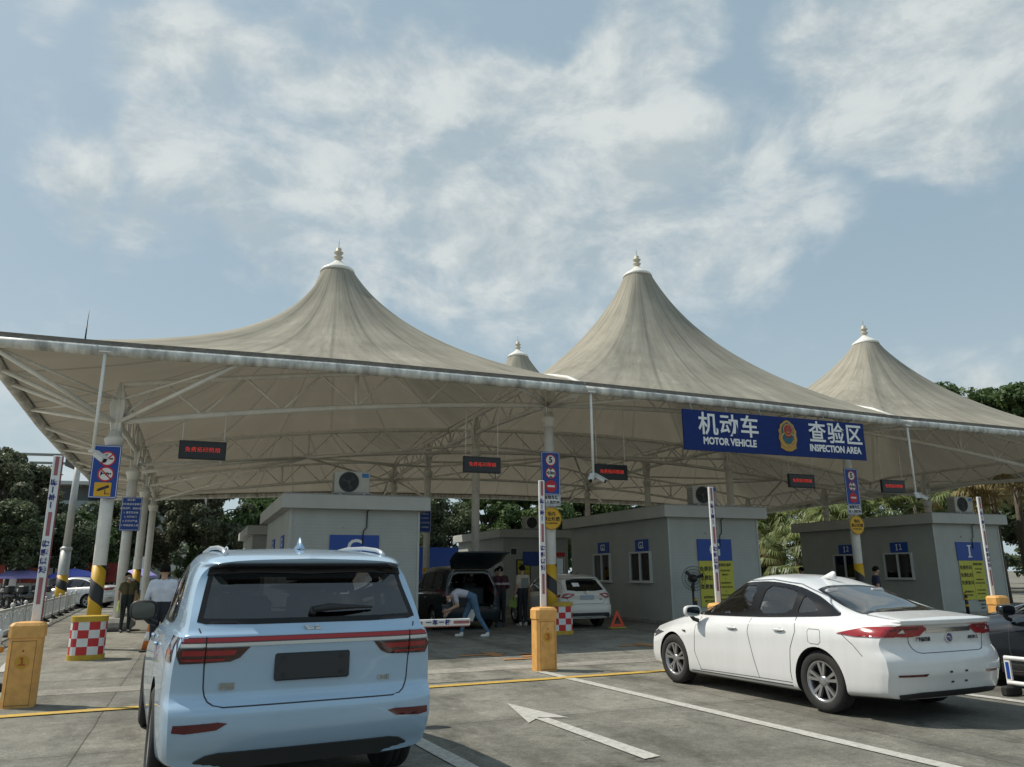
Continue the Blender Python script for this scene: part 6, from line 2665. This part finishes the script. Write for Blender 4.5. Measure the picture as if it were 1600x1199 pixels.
    if hair:
        mbh = MB()
        vs, fs = [], []
        N, M_ = 20, 9
        for k in range(M_ + 1):
            th = k / M_ * 2.2
            for i in range(N):
                a = 2 * PI * i / N
                front_ = max(0, math.sin(a))
                t2 = th * (1 - .5 * front_)
                p = Vector((.094 * math.sin(t2) * math.cos(a), .106 * math.sin(t2) * math.sin(a), .103 * math.cos(t2)))
                p *= 1 + .05 * math.sin(a * 5 + k * 1.7) * math.sin(k * 2.3 + a)
                vs.append(hd + up_ * .028 - face * .012 + R @ p)
        fs = [(k * N + i, k * N + (i + 1) % N, k * N + N + (i + 1) % N, k * N + N + i) for k in range(M_) for i in range(N)]
        mbh.add(vs, fs, 0, True)
        mbh.build('hair' if not cap else 'cap', cap or hair_m, root)
        if cap:
            MB().ell(hd + up_ * .05 + face * .11, (.07, .06, .008), R=R).build('cap_brim', cap, root)
    for k in (-1, 1):
        MB().ell(hd + up_ * .008 + face * .079 + across * .032 * k, (.011, .006, .006), n=8, m=6).build('eye', sign_black, root)
    if mask:
        MB().ell(hd - up_ * .045 + face * .045, (.062, .066, .048), R=R).build('face_mask', sign_white, root)
    else:
        MB().ell(hd - up_ * .062 + face * .078, (.022, .006, .005), R=R, n=8, m=6).build('mouth', mat('lips', (.30, .12, .10), .6), root)
    return root


shirt_white = mat('shirt_white_blue', (.60, .64, .72), .75, bump=.9, bscale=11, var=.12, vscale=9)
shirt_olive = mat('shirt_olive', (.11, .095, .045), .8, bump=.9, bscale=11, var=.15, vscale=9)
shirt_grey = mat('shirt_pale_grey', (.44, .44, .50), .8, bump=.9, bscale=11, var=.1, vscale=9)
shirt_beige = mat('shirt_beige', (.48, .41, .34), .8, bump=.9, bscale=11, var=.1, vscale=9)
shirt_navy = mat('shirt_navy', (.02, .022, .05), .8)
shirt_maroon = mat('shirt_maroon', (.05, .012, .02), .8)
stripe_w = mat('stripe_pale', (.42, .36, .36), .8)
pants_dark = mat('trousers_dark', (.018, .02, .028), .8)
jeans = mat('jeans_blue', (.075, .145, .24), .85, bump=.9, bscale=11, var=.25, vscale=14)
pants_green = mat('trousers_dark_green', (.02, .03, .03), .8)

# white shirt man walking away, left of the SUV
person('man in a white shirt seen from behind, left of the blue SUV', 1.48, -4.1, -6, 1.72,
       dict(el=(-.25, -.05, 1.15), er=(.25, -.02, 1.14), wl=(-.21, .05, .92), wr=(.20, .10, .93), kl=(-.10, .06, .50), al=(-.10, .03, .085), tl=(-.11, .18, .035), ar=(.10, -.08, .10), tr=(.11, .07, .04)), shirt_white, pants_dark, long_sleeve=True)
# olive man turning back
person('man in an olive shirt and white mask, looking back beside the left posts', .27, 5.4, 200, 1.62,
       dict(hd=(.03, .035, 1.61), el=(-.24, -.05, 1.14), er=(.24, -.06, 1.13), wl=(-.20, .10, .92), wr=(.25, .02, .88)), shirt_olive, pants_green, mask=True)
fold = MB().box((0, 0, 0), (.02, .22, .30), ch=.004).build('folder', mat('folder_green', (.30, .38, .06), .6), None, 'yellow green folder held by the man in the olive shirt', 'folder')
fold.location = (.06, 5.3, .72)
fold.rotation_euler = (.1, 0, .3)
# bending man at the boot, facing left
person('man in pale shirt and blue jeans bending at the open minivan boot', 8.50, -.62, 78, 1.72,
       dict(pel=(0, -.10, .95), wai=(0, .08, 1.03), che=(0, .28, 1.06), nec=(0, .44, .99), hb=(0, .49, .96), hd=(0, .565, .90),
            sl=(-.17, .37, 1.03), sr=(.17, .37, 1.03), el=(-.20, .30, .76), er=(.21, .33, .74), wl=(-.15, .52, .66), wr=(.16, .50, .58),
            hl=(-.09, -.10, .92), hr=(.09, -.10, .92), kl=(-.11, -.22, .50), kr=(.11, .08, .50), al=(-.12, -.46, .085), ar=(.12, .16, .085),
            tl=(-.13, -.31, .035), tr=(.13, .31, .035)), shirt_grey, jeans, shoe_white, mask=True)
paper = MB().box((0, 0, 0), (.21, .004, .30)).build('paper', sign_white, None, 'white paper hanging below the man bending at the minivan', 'paper')
paper.location = (8.62, -.45, .52)
paper.rotation_euler = (.3, .2, .2)
# striped top person beside the minivan
person('person in a dark striped top standing beside the raised tailgate', 10.55, 2.5, -15, 1.72,
       dict(el=(-.24, -.02, 1.14), er=(.25, .0, 1.14), wl=(-.12, .18, 1.05), wr=(.14, .20, 1.06)), shirt_maroon, pants_dark, mat('shoe_blue', (.03, .08, .17), .6), stripes=stripe_w, long_sleeve=True)
# beige tee person with green folder
person('person in a beige T-shirt holding a green folder, seen from behind', 11.28, 2.5, 12, 1.74,
       dict(wl=(-.26, .04, .88), wr=(.26, .06, .90)), shirt_beige, pants_dark, shoe_white)
f2 = MB().box((0, 0, 0), (.24, .02, .32), ch=.004).build('folder', mat('folder_lime', (.22, .32, .06), .6), None, 'lime green folder held by the person in the beige T-shirt', 'folder')
f2.location = (11.01, 2.55, .70)
f2.rotation_euler = (0, .25, 0)
MB().box((0, -.118, 1.24), (.24, .006, .26), ch=.002).build('shirt_print', mat('print_grey', (.20, .22, .20), .8), None)
bpy.data.objects['shirt_print'].parent = [o for o in bpy.data.objects if o.get('label', '').startswith('person in a beige')][0]
person('person in dark clothes standing in front of the yellow noticeboard', 11.35, 4.9, -170, 1.68, dict(el=(-.24, .02, 1.14), wl=(-.10, .18, 1.0)), shirt_navy, pants_dark)
# far person in blue at the road on the left
person('person in dark blue clothes walking on the far left road by the parasols', -9.0, 26.5, 40, 1.70, dict(kl=(-.10, .12, .52), al=(-.1, .05, .09), tl=(-.11, .2, .05), ar=(.1, -.2, .10), tr=(.11, -.06, .04)), mat('shirt_blue', (.03, .04, .16), .8), shirt_navy, shoe_white, cap=mat('cap_blue', (.05, .10, .25), .7), shorts=True)
# heads beyond the white sedan
person('dark haired person at the left wall of the booth with letter I', 22.9, 3.4, 30, 1.66, {}, shirt_navy, pants_dark)
person('dark haired person in front of the striped post beyond the white sedan roof', 21.2, -1.6, -120, 1.64, {}, shirt_navy, pants_dark)
person('small far figure in pale clothes beneath the purple parasol', -5.2, 30.5, -150, 1.62, dict(kl=(-.1, .3, .5), kr=(.1, .3, .5), pel=(0, 0, .85)), mat('shirt_pale', (.45, .45, .45), .8), pants_dark, hair=True)

# ================================================================ vegetation and background
def polar(px, dist):
    """ground point at a compass bearing and distance from the viewpoint"""
    a = YAW + math.atan((px - 800) / 1236.0)
    return (CAM.x + dist * math.sin(a), CAM.y + dist * math.cos(a))


def leaf_mat(name, c1, c2, rough=.55, trans=.32):
    m = bpy.data.materials.new(name)
    m.use_nodes = True
    nt = m.node_tree
    L = nt.links.new
    nt.nodes.clear()
    geo = nt.nodes.new('ShaderNodeNewGeometry')
    tc = nt.nodes.new('ShaderNodeTexCoord')
    n = nt.nodes.new('ShaderNodeTexNoise')
    n.inputs['Scale'].default_value = .9
    n.inputs['Detail'].default_value = 3
    L(tc.outputs['Object'], n.inputs['Vector'])
    ad = nt.nodes.new('ShaderNodeMath')
    ad.operation = 'MULTIPLY_ADD'
    ad.inputs[1].default_value = .75
    L(geo.outputs['Random Per Island'], ad.inputs[0])
    sb = nt.nodes.new('ShaderNodeMath')
    sb.operation = 'MULTIPLY_ADD'
    sb.inputs[1].default_value = 1.2
    sb.inputs[2].default_value = -.48
    L(n.outputs['Fac'], sb.inputs[0])
    L(sb.outputs[0], ad.inputs[2])
    r = nt.nodes.new('ShaderNodeValToRGB')
    r.color_ramp.elements[0].color = (*c1, 1)
    r.color_ramp.elements[1].color = (*c2, 1)
    L(ad.outputs[0], r.inputs[0])
    d = nt.nodes.new('ShaderNodeBsdfPrincipled')
    d.inputs['Roughness'].default_value = rough
    d.inputs['Specular IOR Level'].default_value = .35
    L(r.outputs[0], d.inputs['Base Color'])
    t = nt.nodes.new('ShaderNodeBsdfTranslucent')
    L(r.outputs[0], t.inputs[0])
    ms = nt.nodes.new('ShaderNodeMixShader')
    ms.inputs[0].default_value = trans
    L(d.outputs[0], ms.inputs[1])
    L(t.outputs[0], ms.inputs[2])
    o = nt.nodes.new('ShaderNodeOutputMaterial')
    L(ms.outputs[0], o.inputs[0])
    return m


leaf_dark = leaf_mat('foliage_dark', (.042, .066, .038), (.155, .19, .095))
leaf_grey = leaf_mat('foliage_grey_green', (.055, .072, .045), (.185, .205, .115))
leaf_mid = leaf_mat('foliage_mid', (.036, .072, .028), (.14, .205, .07))
leaf_palm = leaf_mat('foliage_palm', (.11, .145, .055), (.36, .41, .18), .45, .5)
leaf_dry = leaf_mat('foliage_dry_palm', (.20, .16, .075), (.46, .36, .17), .7, .4)
bark = mat('bark', (.10, .085, .065), .9, var=.4, vscale=8, bump=.6)


def crown_mesh(name, seed, n_leaf, clusters, leaf, mat_):
    """leaf-sized faces spread through overlapping clumps, with gaps"""
    rng = np.random.default_rng(seed)
    cl = []
    for (c, r, k) in clusters:
        for _ in range(k):
            v = rng.normal(size=3)
            v /= np.linalg.norm(v)
            rad_ = rng.uniform(.35, 1.0) ** .6
            p = np.array(c) + v * np.array(r) * rad_
            cl.append((p, rng.uniform(.45, 1.0)))
    tot = n_leaf
    C = np.array([c[0] for c in cl])
    Rr = np.array([c[1] for c in cl])
    pick = rng.integers(0, len(cl), tot)
    d = rng.normal(size=(tot, 3))
    d /= np.linalg.norm(d, axis=1)[:, None]
    rr = rng.uniform(.25, 1, tot) ** .5
    P = C[pick] + d * (Rr[pick] * rr)[:, None] * np.array([1, 1, .75])
    nrm_ = d * .5 + rng.normal(size=(tot, 3)) * .6 + np.array([0, 0, .45])
    nrm_ /= np.linalg.norm(nrm_, axis=1)[:, None]
    a = np.cross(nrm_, rng.normal(size=(tot, 3)))
    a /= np.linalg.norm(a, axis=1)[:, None]
    b = np.cross(nrm_, a)
    s = leaf * rng.uniform(.6, 1.35, tot)[:, None]
    V = np.stack([P - a * s, P + b * s * .48 + nrm_ * s * .12, P + a * s, P - b * s * .48 + nrm_ * s * .12], 1).reshape(-1, 3)
    me = bpy.data.meshes.new(name)
    me.vertices.add(len(V))
    me.vertices.foreach_set('co', V.ravel())
    me.loops.add(len(V))
    me.loops.foreach_set('vertex_index', np.arange(len(V)))
    me.polygons.add(tot)
    me.polygons.foreach_set('loop_start', np.arange(tot) * 4)
    me.polygons.foreach_set('loop_total', np.full(tot, 4))
    me.update()
    me.materials.append(mat_)
    return me, cl


def trunk_mesh(seed, h, cl, r0=.22):
    rng = random.Random(seed)
    mb = MB()
    pts = [(rng.uniform(-.12, .12) * k, rng.uniform(-.12, .12) * k, h * k / 5) for k in range(6)]
    mb.path(pts, [r0 * (1 - .13 * k) for k in range(6)], n=9)
    for q in range(14):
        c = cl[rng.randrange(len(cl))][0]
        k = rng.choice((2, 3, 4, 5))
        s = Vector(pts[k])
        e = Vector(c)
        m_ = s.lerp(e, .5) + Vector((rng.uniform(-.3, .3), rng.uniform(-.3, .3), .25))
        mb.path([s, m_, e], [r0 * .42, r0 * .25, r0 * .07], n=6)
    me = mb.mesh('trunk', bark)
    fix_normals(me, False)
    return me


KINDS = {}


def kind(key, seed, n, clusters, leaf, m, th, r0=.2):
    c, cl = crown_mesh('crown', seed, n, clusters, leaf, m)
    KINDS[key] = (c, trunk_mesh(seed, th, cl, r0))


kind('broad', 1, 22000, [((0, 0, 5.2), (2.9, 2.9, 1.7), 26), ((1.3, .4, 6.6), (1.8, 1.7, 1.1), 12), ((-1.2, -.6, 6.2), (1.7, 1.9, 1.2), 12), ((0, 0, 3.6), (2.6, 2.5, .9), 12)], .135, leaf_dark, 4.6)
kind('airy', 2, 17000, [((0, 0, 5.4), (2.6, 2.6, 2.4), 22), ((.6, .2, 7.6), (1.3, 1.2, 1.0), 9), ((-.9, .5, 3.6), (1.9, 2.0, 1.0), 9)], .12, leaf_grey, 5.2, .16)
kind('bushy', 3, 13000, [((0, 0, 3.4), (2.7, 2.6, 2.2), 30), ((1.0, -.4, 5.0), (1.6, 1.5, 1.2), 12), ((-1.2, .6, 2.2), (2.0, 2.0, 1.2), 14)], .16, leaf_mid, 3.0)
kind('tall', 4, 36000, [((0, 0, 7.5), (4.2, 4.0, 2.6), 34), ((1.9, .6, 9.8), (2.1, 2.0, 1.3), 13), ((-2.0, -.4, 9.6), (2.2, 2.0, 1.3), 13), ((3.0, -.8, 6.2), (2.0, 2.0, 1.4), 10), ((-3.0, .8, 6.4), (2.0, 2.0, 1.4), 10)], .155, leaf_mid, 6.5, .3)


def tree(key, px, dist, scale, label, group, dz=0, sxy=1.0):
    c, t = KINDS[key]
    x, y = polar(px, dist)
    r = empty('tree', (x, y, dz), random.uniform(0, 6.28), label, 'tree', group)
    r.scale = (scale * sxy, scale * sxy, scale)
    link('crown', c, r)
    link('trunk', t, r)
    return r


G1, G2, G3 = 'trees beyond the left road', 'trees behind the canopy', 'big trees at the right'
tree('airy', -25, 54, 1.06, 'grey green tree at the left edge of the picture, its crown against the sky', G1)
tree('airy', 6, 57, 1.0, 'airy tree right of the left edge, behind the parasols', G1)
tree('broad', 10, 50, .72, 'dark low tree at the left edge in front of the taller crowns', G1)
tree('broad', 88, 52, .66, 'dark bushy tree behind the raised arm of barrier gate 1', G1)
tree('bushy', 128, 56, .86, 'dark tree just left of the hazard striped left post', G1)
tree('broad', 170, 58, .84, 'dark tree behind the leftmost posts', G1)
tree('airy', 250, 60, .92, 'olive green tree right of the leftmost posts, below the canopy edge', G1)
tree('airy', 318, 57, 1.02, 'tall grey green tree seen left of the first booth', G1)
tree('bushy', 372, 60, 1.15, 'bushy tree touching the roof corner of the first booth', G1)
tree('broad', 425, 64, 1.0, 'dark tree above the roof of the first booth', G2)
tree('broad', 520, 66, 1.05, 'dark tree behind the air conditioner of the first booth', G2)
tree('tall', 610, 62, .78, 'dense dark tree between the first booth and the minivan', G2)
tree('broad', 688, 50, .82, 'dark tree with low branches above the minivan', G2)
tree('tall', 760, 64, .80, 'dense tree above the rear middle booth', G2)
tree('bushy', 835, 62, 1.30, 'leafy tree behind the post of barrier gate 3', G2)
tree('tall', 915, 68, .82, 'dense tree above the left end of the roof of the booth with letter G', G2)
tree('bushy', 990, 66, 1.32, 'leafy tree above the roof of the booth with letter G', G2)
tree('tall', 1070, 72, .80, 'dark tree behind the air conditioner of the booth with letter G', G2)
tree('bushy', 1150, 74, 1.3, 'dark tree behind the left palms', G2)
tree('tall', 1506, 80, 1.56, 'big round dark green tree rising over the right tent roof', G3)
tree('tall', 1562, 80, 1.58, 'big tree crown at the right edge above the tent roof', G3)
tree('tall', 1650, 80, 1.5, 'big tree cut by the right edge of the picture', G3)
tree('broad', 1600, 72, 1.3, 'dark tree behind the palms at the right edge', G3)
tree('broad', 1480, 78, 1.15, 'dark tree behind the palms above the booth with letter I', G3)
tree('broad', 1310, 80, 1.1, 'dark tree behind the palms right of the booth with letter G', G3)


# ---- palms: fan fronds with drooping tips
def palm_mesh(seed, m, nf=34, R=1.25):
    rng = random.Random(seed)
    mb = MB()
    for q in range(nf):
        az = 2 * PI * q / nf * 2.618 + rng.uniform(-.3, .3)
        el = rng.uniform(-.65, 1.25)
        stem = R * rng.uniform(.75, 1.15)
        d = Vector((math.cos(az) * math.cos(el), math.sin(az) * math.cos(el), math.sin(el)))
        base = Vector((0, 0, 0))
        hub = d * stem - Vector((0, 0, .12 * stem))
        mb.path([base, d * stem * .5, hub], [.022, .016, .012], n=4, caps=False)
        side = d.cross(Vector((0, 0, 1))).normalized()
        upv = side.cross(d)
        nseg = 22
        for k in range(nseg):
            a = -1.95 + 3.9 * k / (nseg - 1)
            u = (d * math.cos(a) + side * math.sin(a)).normalized()
            u = (u + upv * .12 * math.cos(a)).normalized()
            l = .95 * rng.uniform(.85, 1.1) * (1 - .18 * abs(a) / 2)
            w = .042
            t = side * math.cos(a) - d * math.sin(a)
            p0, p1 = hub, hub + u * l * .55
            p2 = p1 + (u * .55 + Vector((0, 0, -.75))).normalized() * l * .5
            mb.add([p0 - t * .008, p1 - t * w, p1 + t * w, p0 + t * .008], [(0, 1, 2, 3)])
            mb.add([p1 - t * w, p2, p1 + t * w], [(0, 1, 2)])
    me = mb.mesh('fronds', m)
    return me


def skirt_mesh(seed, m):
    rng = random.Random(seed)
    mb = MB()
    for q in range(16):
        az = 2 * PI * q / 16 + rng.uniform(-.2, .2)
        d = Vector((math.cos(az), math.sin(az), 0))
        hub = d * rng.uniform(.35, .7) + Vector((0, 0, -rng.uniform(.5, 1.0)))
        for k in range(10):
            t = Vector((-d.y, d.x, 0))
            o = (k - 4.5) * .07
            e = hub + t * o * 2.2 + d * .12 + Vector((0, 0, -rng.uniform(.7, 1.15)))
            mb.add([hub + t * (o * .3 - .01), e - t * .03, e + t * .03, hub + t * (o * .3 + .01)], [(0, 1, 2, 3)])
    return mb.mesh('dry_fronds', m)


PF = [palm_mesh(11, leaf_palm), palm_mesh(12, leaf_palm, 30, 1.35)]
PD = palm_mesh(13, leaf_dry, 26, 1.2)
PS = skirt_mesh(5, leaf_dry)
ptr = MB()
ptr.path([(0, 0, 0), (.05, .02, 1.6), (.02, .06, 3.2), (0, 0, 4.6)], [.20, .17, .15, .13], n=12)
PT = ptr.mesh('trunk', mat('palm_bark', (.13, .11, .085), .95, var=.4, vscale=14, bump=.8))
fix_normals(PT)


def palm(px, dist, h, s, label, dry=False, k=0):
    x, y = polar(px, dist)
    r = empty('palm_tree', (x, y, 0), random.uniform(0, 6.28), label, 'palm', 'fan palms behind the right booths')
    t = link('trunk', PT, r)
    t.scale = (1, 1, h / 4.6)
    c = link('fronds', PD if dry else PF[k % 2], r)
    c.location = (0, 0, h)
    c.scale = (s, s, s)
    if not dry:
        d = link('dry_fronds', PS, r)
        d.location = (0, 0, h)
        d.scale = (s * .7, s * .7, s * .7)


for k, (px, dist, h, s, l, dry) in enumerate((
        (1200, 65, 4.21, 1.67, 'green fan palm right behind the edge of the booth with letter G', False),
        (1245, 60, 2.55, 1.52, 'low green fan palm between the booths with letters G and I', False),
        (1262, 67, 5.48, 1.71, 'fan palm left of the third post sign', False),
        (1222, 72, 6.41, 1.62, 'tall fan palm above the low rear booth', False),
        (1310, 64, 5.93, 1.74, 'fan palm right behind the blue speed sign on the third post', False),
        (1300, 58, 4.32, 1.54, 'fan palm peeping over the roof left of the third post', False),
        (1362, 67, 6.77, 1.71, 'fan palm below the furthest right LED display', False),
        (1352, 61, 5.33, 1.57, 'fan palm over the roof right of the third post sign', False),
        (1408, 65, 6.42, 1.73, 'fan palm below the hanging twin cameras at the right', False),
        (1440, 61, 5.99, 1.64, 'fan palm above the roof edge left of the last air conditioner', False),
        (1465, 68, 7.52, 1.65, 'fan palm left of the air conditioner on the booth with letter I', False),
        (1520, 65, 6.81, 1.61, 'fan palm behind the air conditioner on the booth with letter I', False),
        (1566, 45, 6.0, 1.15, 'dry yellow brown fan palm at the right edge above the booth with letter I', True),
        (1606, 43, 5.4, 1.2, 'dry fan palm cut by the right edge', True),
        (1185, 68, 5.21, 1.46, 'fan palm peeping out beside the booth with letter G', False),
        (845, 85, 5.98, 1.38, 'distant palm behind the middle trees', False))):
    palm(px, dist, h, s, l, dry, k)

# ---- apartment building behind the left trees
bx, by = polar(104, 66)
r = empty('concrete_building', (bx, by, 0), rad(-8), 'grey concrete building with roof frame and glazed balcony behind the left trees', 'building')
bw = mat('building_grey', (.22, .23, .22), .8, var=.2, vscale=.8)
bl = mat('building_light', (.42, .44, .43), .7)
MB().box((0, 4, 4.2), (10, 8, 8.4)).build('wall', bw, r)
mb = MB()
for z in (5.6, 8.2): mb.box((0, -.6, z), (10.4, 1.4, .25))
mb.build('balcony_slab', bl, r)
mb = MB()
for x in (-4.8, -2.4, 0, 2.4, 4.8): mb.box((x, -1.2, 6.9), (.12, .12, 2.5))
mb.build('balcony_post', bl, r)
MB().box((0, -1.25, 6.35), (9.8, .05, 1.1)).build('glass_rail', mat('rail_glass', (.25, .30, .30), .2), r)
for x in (-3.4, -1.0, 1.4, 3.6):
    for z, h in ((6.9, 1.9), (4.3, 1.3)): MB().box((x, -.03, z), (1.3, .06, h)).build('window', mat('dark_window', (.02, .025, .03), .15), r)
mb = MB()
for x in (-4.9, -1.6, 1.6, 4.9):
    for y in (.2, 5): mb.box((x, y, 9.4), (.18, .18, 2.0))
for y in (.2, 5): mb.box((0, y, 10.4), (10.4, .2, .18))
mb.build('roof_frame', bw, r)
MB().box((1.8, 2.6, 9.95), (6.0, 5.0, .7)).build('roof_shed', mat('shed_dark', (.10, .105, .10), .8), r)
bx, by = polar(292, 110)
r = empty('far_tower', (bx, by, 0), 0, 'pale far building between the left trees below the canopy edge', 'building')
MB().box((0, 4, 6.3), (6, 8, 12.6)).build('wall', mat('far_wall', (.45, .45, .43), .8), r)
for z in range(6):
    for x in (-2, 0, 2): MB().box((x, -.03, 1.6 + z * 1.9), (1.0, .06, 1.0)).build('window', mat('far_window', (.16, .18, .19), .3), r)

# ---- grey light pole on the left with hazard band
x, y = polar(96, 41)
r = empty('light_pole', (x, y, 0), 0, 'grey steel light pole with hazard stripes at the left roadside', 'pole')
MB().tube((0, 0, 0), (0, 0, 2.75), .24, .22, n=16).build('lower_tube', grey_steel, r)
MB().tube((0, 0, 2.72), (.05, 0, 7.2), .165, .13, n=16).build('upper_tube', grey_steel, r)
MB().lathe([(.22, 2.68), (.25, 2.72), (.25, 2.80), (.17, 2.86)], n=16).build('collar', grey_steel, r)
MB().tube((0, 0, .2), (0, 0, 1.6), .245, .235, n=24).build('hazard_wrap', stripe, r)
MB().path([(.05, 0, 7.2), (.05, -.4, 7.5), (.05, -1.2, 7.6)], .05, n=8).build('bracket', grey_steel, r)

# ---- parasols, hoardings and parked motorbikes along the far left road
ub = mat('parasol_blue', (.11, .14, .55), .7)
ub2 = mat('parasol_violet', (.30, .27, .60), .7)


def parasol(px, dist, z, rr, m, label):
    x, y = polar(px, dist)
    r = empty('parasol', (x, y, 0), 0, label, 'parasol', 'blue parasols along the left road')
    mb = MB()
    N = 8
    vs = [(0, 0, z + .42)]
    for k, (f, dz) in enumerate(((.5, .28), (1, 0), (1.0, -.12))):
        for i in range(16):
            a = 2 * PI * i / 16
            q = rr * f * (1 if i % 2 == 0 else .95)
            vs.append((q * math.cos(a), q * math.sin(a), z + dz - (.0 if i % 2 == 0 else -.02 * f)))
    fs = [(0, 1 + i, 1 + (i + 1) % 16) for i in range(16)]
    for k in range(2):
        fs += [(1 + k * 16 + i, 17 + k * 16 + i, 17 + k * 16 + (i + 1) % 16, 1 + k * 16 + (i + 1) % 16) for i in range(16)]
    mb.add(vs, fs)
    mb.build('canopy', m, r)
    MB().tube((0, 0, 0), (0, 0, z + .5), .025, n=8).build('pole', grey_steel, r)
    MB().lathe([(.28, 0), (.28, .08), (.05, .14), (0, .14)], n=14).build('base', concrete, r)


parasol(30, 50, 1.55, 1.35, ub2, 'blue violet parasol nearest the left edge')
parasol(113, 50, 1.55, 1.35, ub, 'deep blue parasol beside the hazard striped light pole')
parasol(214, 47, 1.55, .95, ub2, 'pale violet parasol between the left posts')
hm = mat('hoarding_red', (.30, .05, .04), .7, var=.25, vscale=2)
for k, (px, w, l) in enumerate(((-5, 1.6, 'red hoarding at the left edge behind the trees'), (38, 2.0, 'red hoarding above the leftmost parasol'), (62, 1.3, 'red hoarding left of the raised arm of gate 1'), (107, 1.9, 'red hoarding behind the deep blue parasol'), (126, 1.4, 'red hoarding right of the deep blue parasol'), (164, 1.2, 'red hoarding between the left posts'))):
    x, y = polar(px, 54)
    r = empty('hoarding', (x, y, 0), -YAW, l, 'sign', 'red hoardings along the left road')
    MB().box((0, 0, 1.75), (w, .06, 1.15)).build('board', hm, r)
    for s in (-1, 1): MB().tube((s * w * .4, .05, 0), (s * w * .4, .05, 2.2), .04, n=8).build('leg', grey_steel, r)
for k, (px, l) in enumerate(((15, 'white upright lane board left of the parasols'), (82, 'white upright lane board right of the raised arm of gate 1'), (214, 'white upright lane board between the left posts'))):
    x, y = polar(px, 51.5)
    r = empty('lane_board', (x, y, 0), -YAW, l, 'sign', 'white upright lane boards along the left road')
    MB().box((0, 0, 1.7), (.72, .10, 1.9)).build('board', sign_white, r)
    MB().box((0, -.055, 2.0), (.10, .01, .9)).build('dark_arrow', sign_black, r)
    for s in (-1, 1): MB().tube((s * .25, .0, 0), (s * .25, .0, .9), .04, n=8).build('leg', grey_steel, r)


def motorbike(x, y, rz, label):
    r = empty('motorbike', (x, y, 0), rz, label, 'motorbike', 'dark motorbikes parked along the left road')
    for yy in (-.62, .62):
        mb = MB()
        mb.lathe([(.21, -.05), (.28, -.055), (.30, 0), (.28, .055), (.21, .05)], c=(0, yy, .30), n=24, axis='X', closed=True)
        w = mb.build('wheel', rubber, r)
        mb = MB()
        for k in range(5): mb.tube((0, yy, .30), (0, yy + .22 * math.cos(k * 1.257), .30 + .22 * math.sin(k * 1.257)), .014, n=6)
        mb.build('rim', alloy, w)
    MB().path([(0, .62, .30), (0, .48, .72), (0, .40, .98)], .03, n=8).build('fork', dark_metal, r)
    MB().ell((0, .05, .62), (.15, .42, .20)).build('body', car_black, r)
    MB().ell((0, -.32, .80), (.14, .36, .08)).build('seat', seat_dark, r)
    MB().path([(-.34, .30, 1.0), (-.15, .40, 1.04), (.15, .40, 1.04), (.34, .30, 1.0)], .016, n=6).build('handlebar', dark_metal, r)
    MB().ell((0, .52, .88), (.09, .07, .10)).build('headlight', clear_lens, r)
    MB().box((0, -.75, .95), (.36, .34, .32), ch=.04).build('top_box', black_plastic, r)


for k, (px, d, l) in enumerate(((2, 47, 'leftmost dark motorbike below the violet parasol'), (18, 46.5, 'second dark motorbike from the left edge'), (34, 47.5, 'third dark motorbike from the left edge'), (48, 46, 'dark motorbike nearest the figure in dark blue'))):
    x, y = polar(px, d)
    motorbike(x, y, .7 + .25 * k, l)

# ---- iron railing behind the minivan
x0, y0 = 8.2, 24.2
r = empty('iron_railing', (x0, y0, 0), 0, 'black iron railing behind the minivan', 'fence')
mb = MB()
for z in (.25, 1.25): mb.box((4.5, 0, z), (10, .04, .05))
for k in range(70): mb.box((-.4 + k * .14, 0, .75), (.022, .022, 1.4))
mb.build('bars', dark_metal, r)

# hedge mass far behind everything so no bare horizon shows through
cl = []
hv, hf = [], []
rng = np.random.default_rng(9)
me, _ = crown_mesh('hedge', 31, 46000, [((k * 4.0 - 70, 0, 2.6), (2.6, 2.0, 2.2), 9) for k in range(52)], .30, leaf_dark)
x, y = polar(760, 86)
o = link('far_hedge', me, None, 'dark belt of far greenery behind the trees', 'hedge', kind='stuff', loc=(x, y, 0))
o.rotation_euler = (0, 0, -YAW * .8)
# antenna rod on the left eaves
r = empty('lightning_rod', (-.55, -2.2, 6.26), 0, 'thin lightning rod on the left eaves of the canopy', 'rod')
MB().tube((0, 0, 0), (0, 0, .45), .018, .012, n=8).build('lower_rod', dark_metal, r)
MB().tube((0, 0, .45), (.01, 0, .75), .008, .004, n=6).build('tip', dark_metal, r)
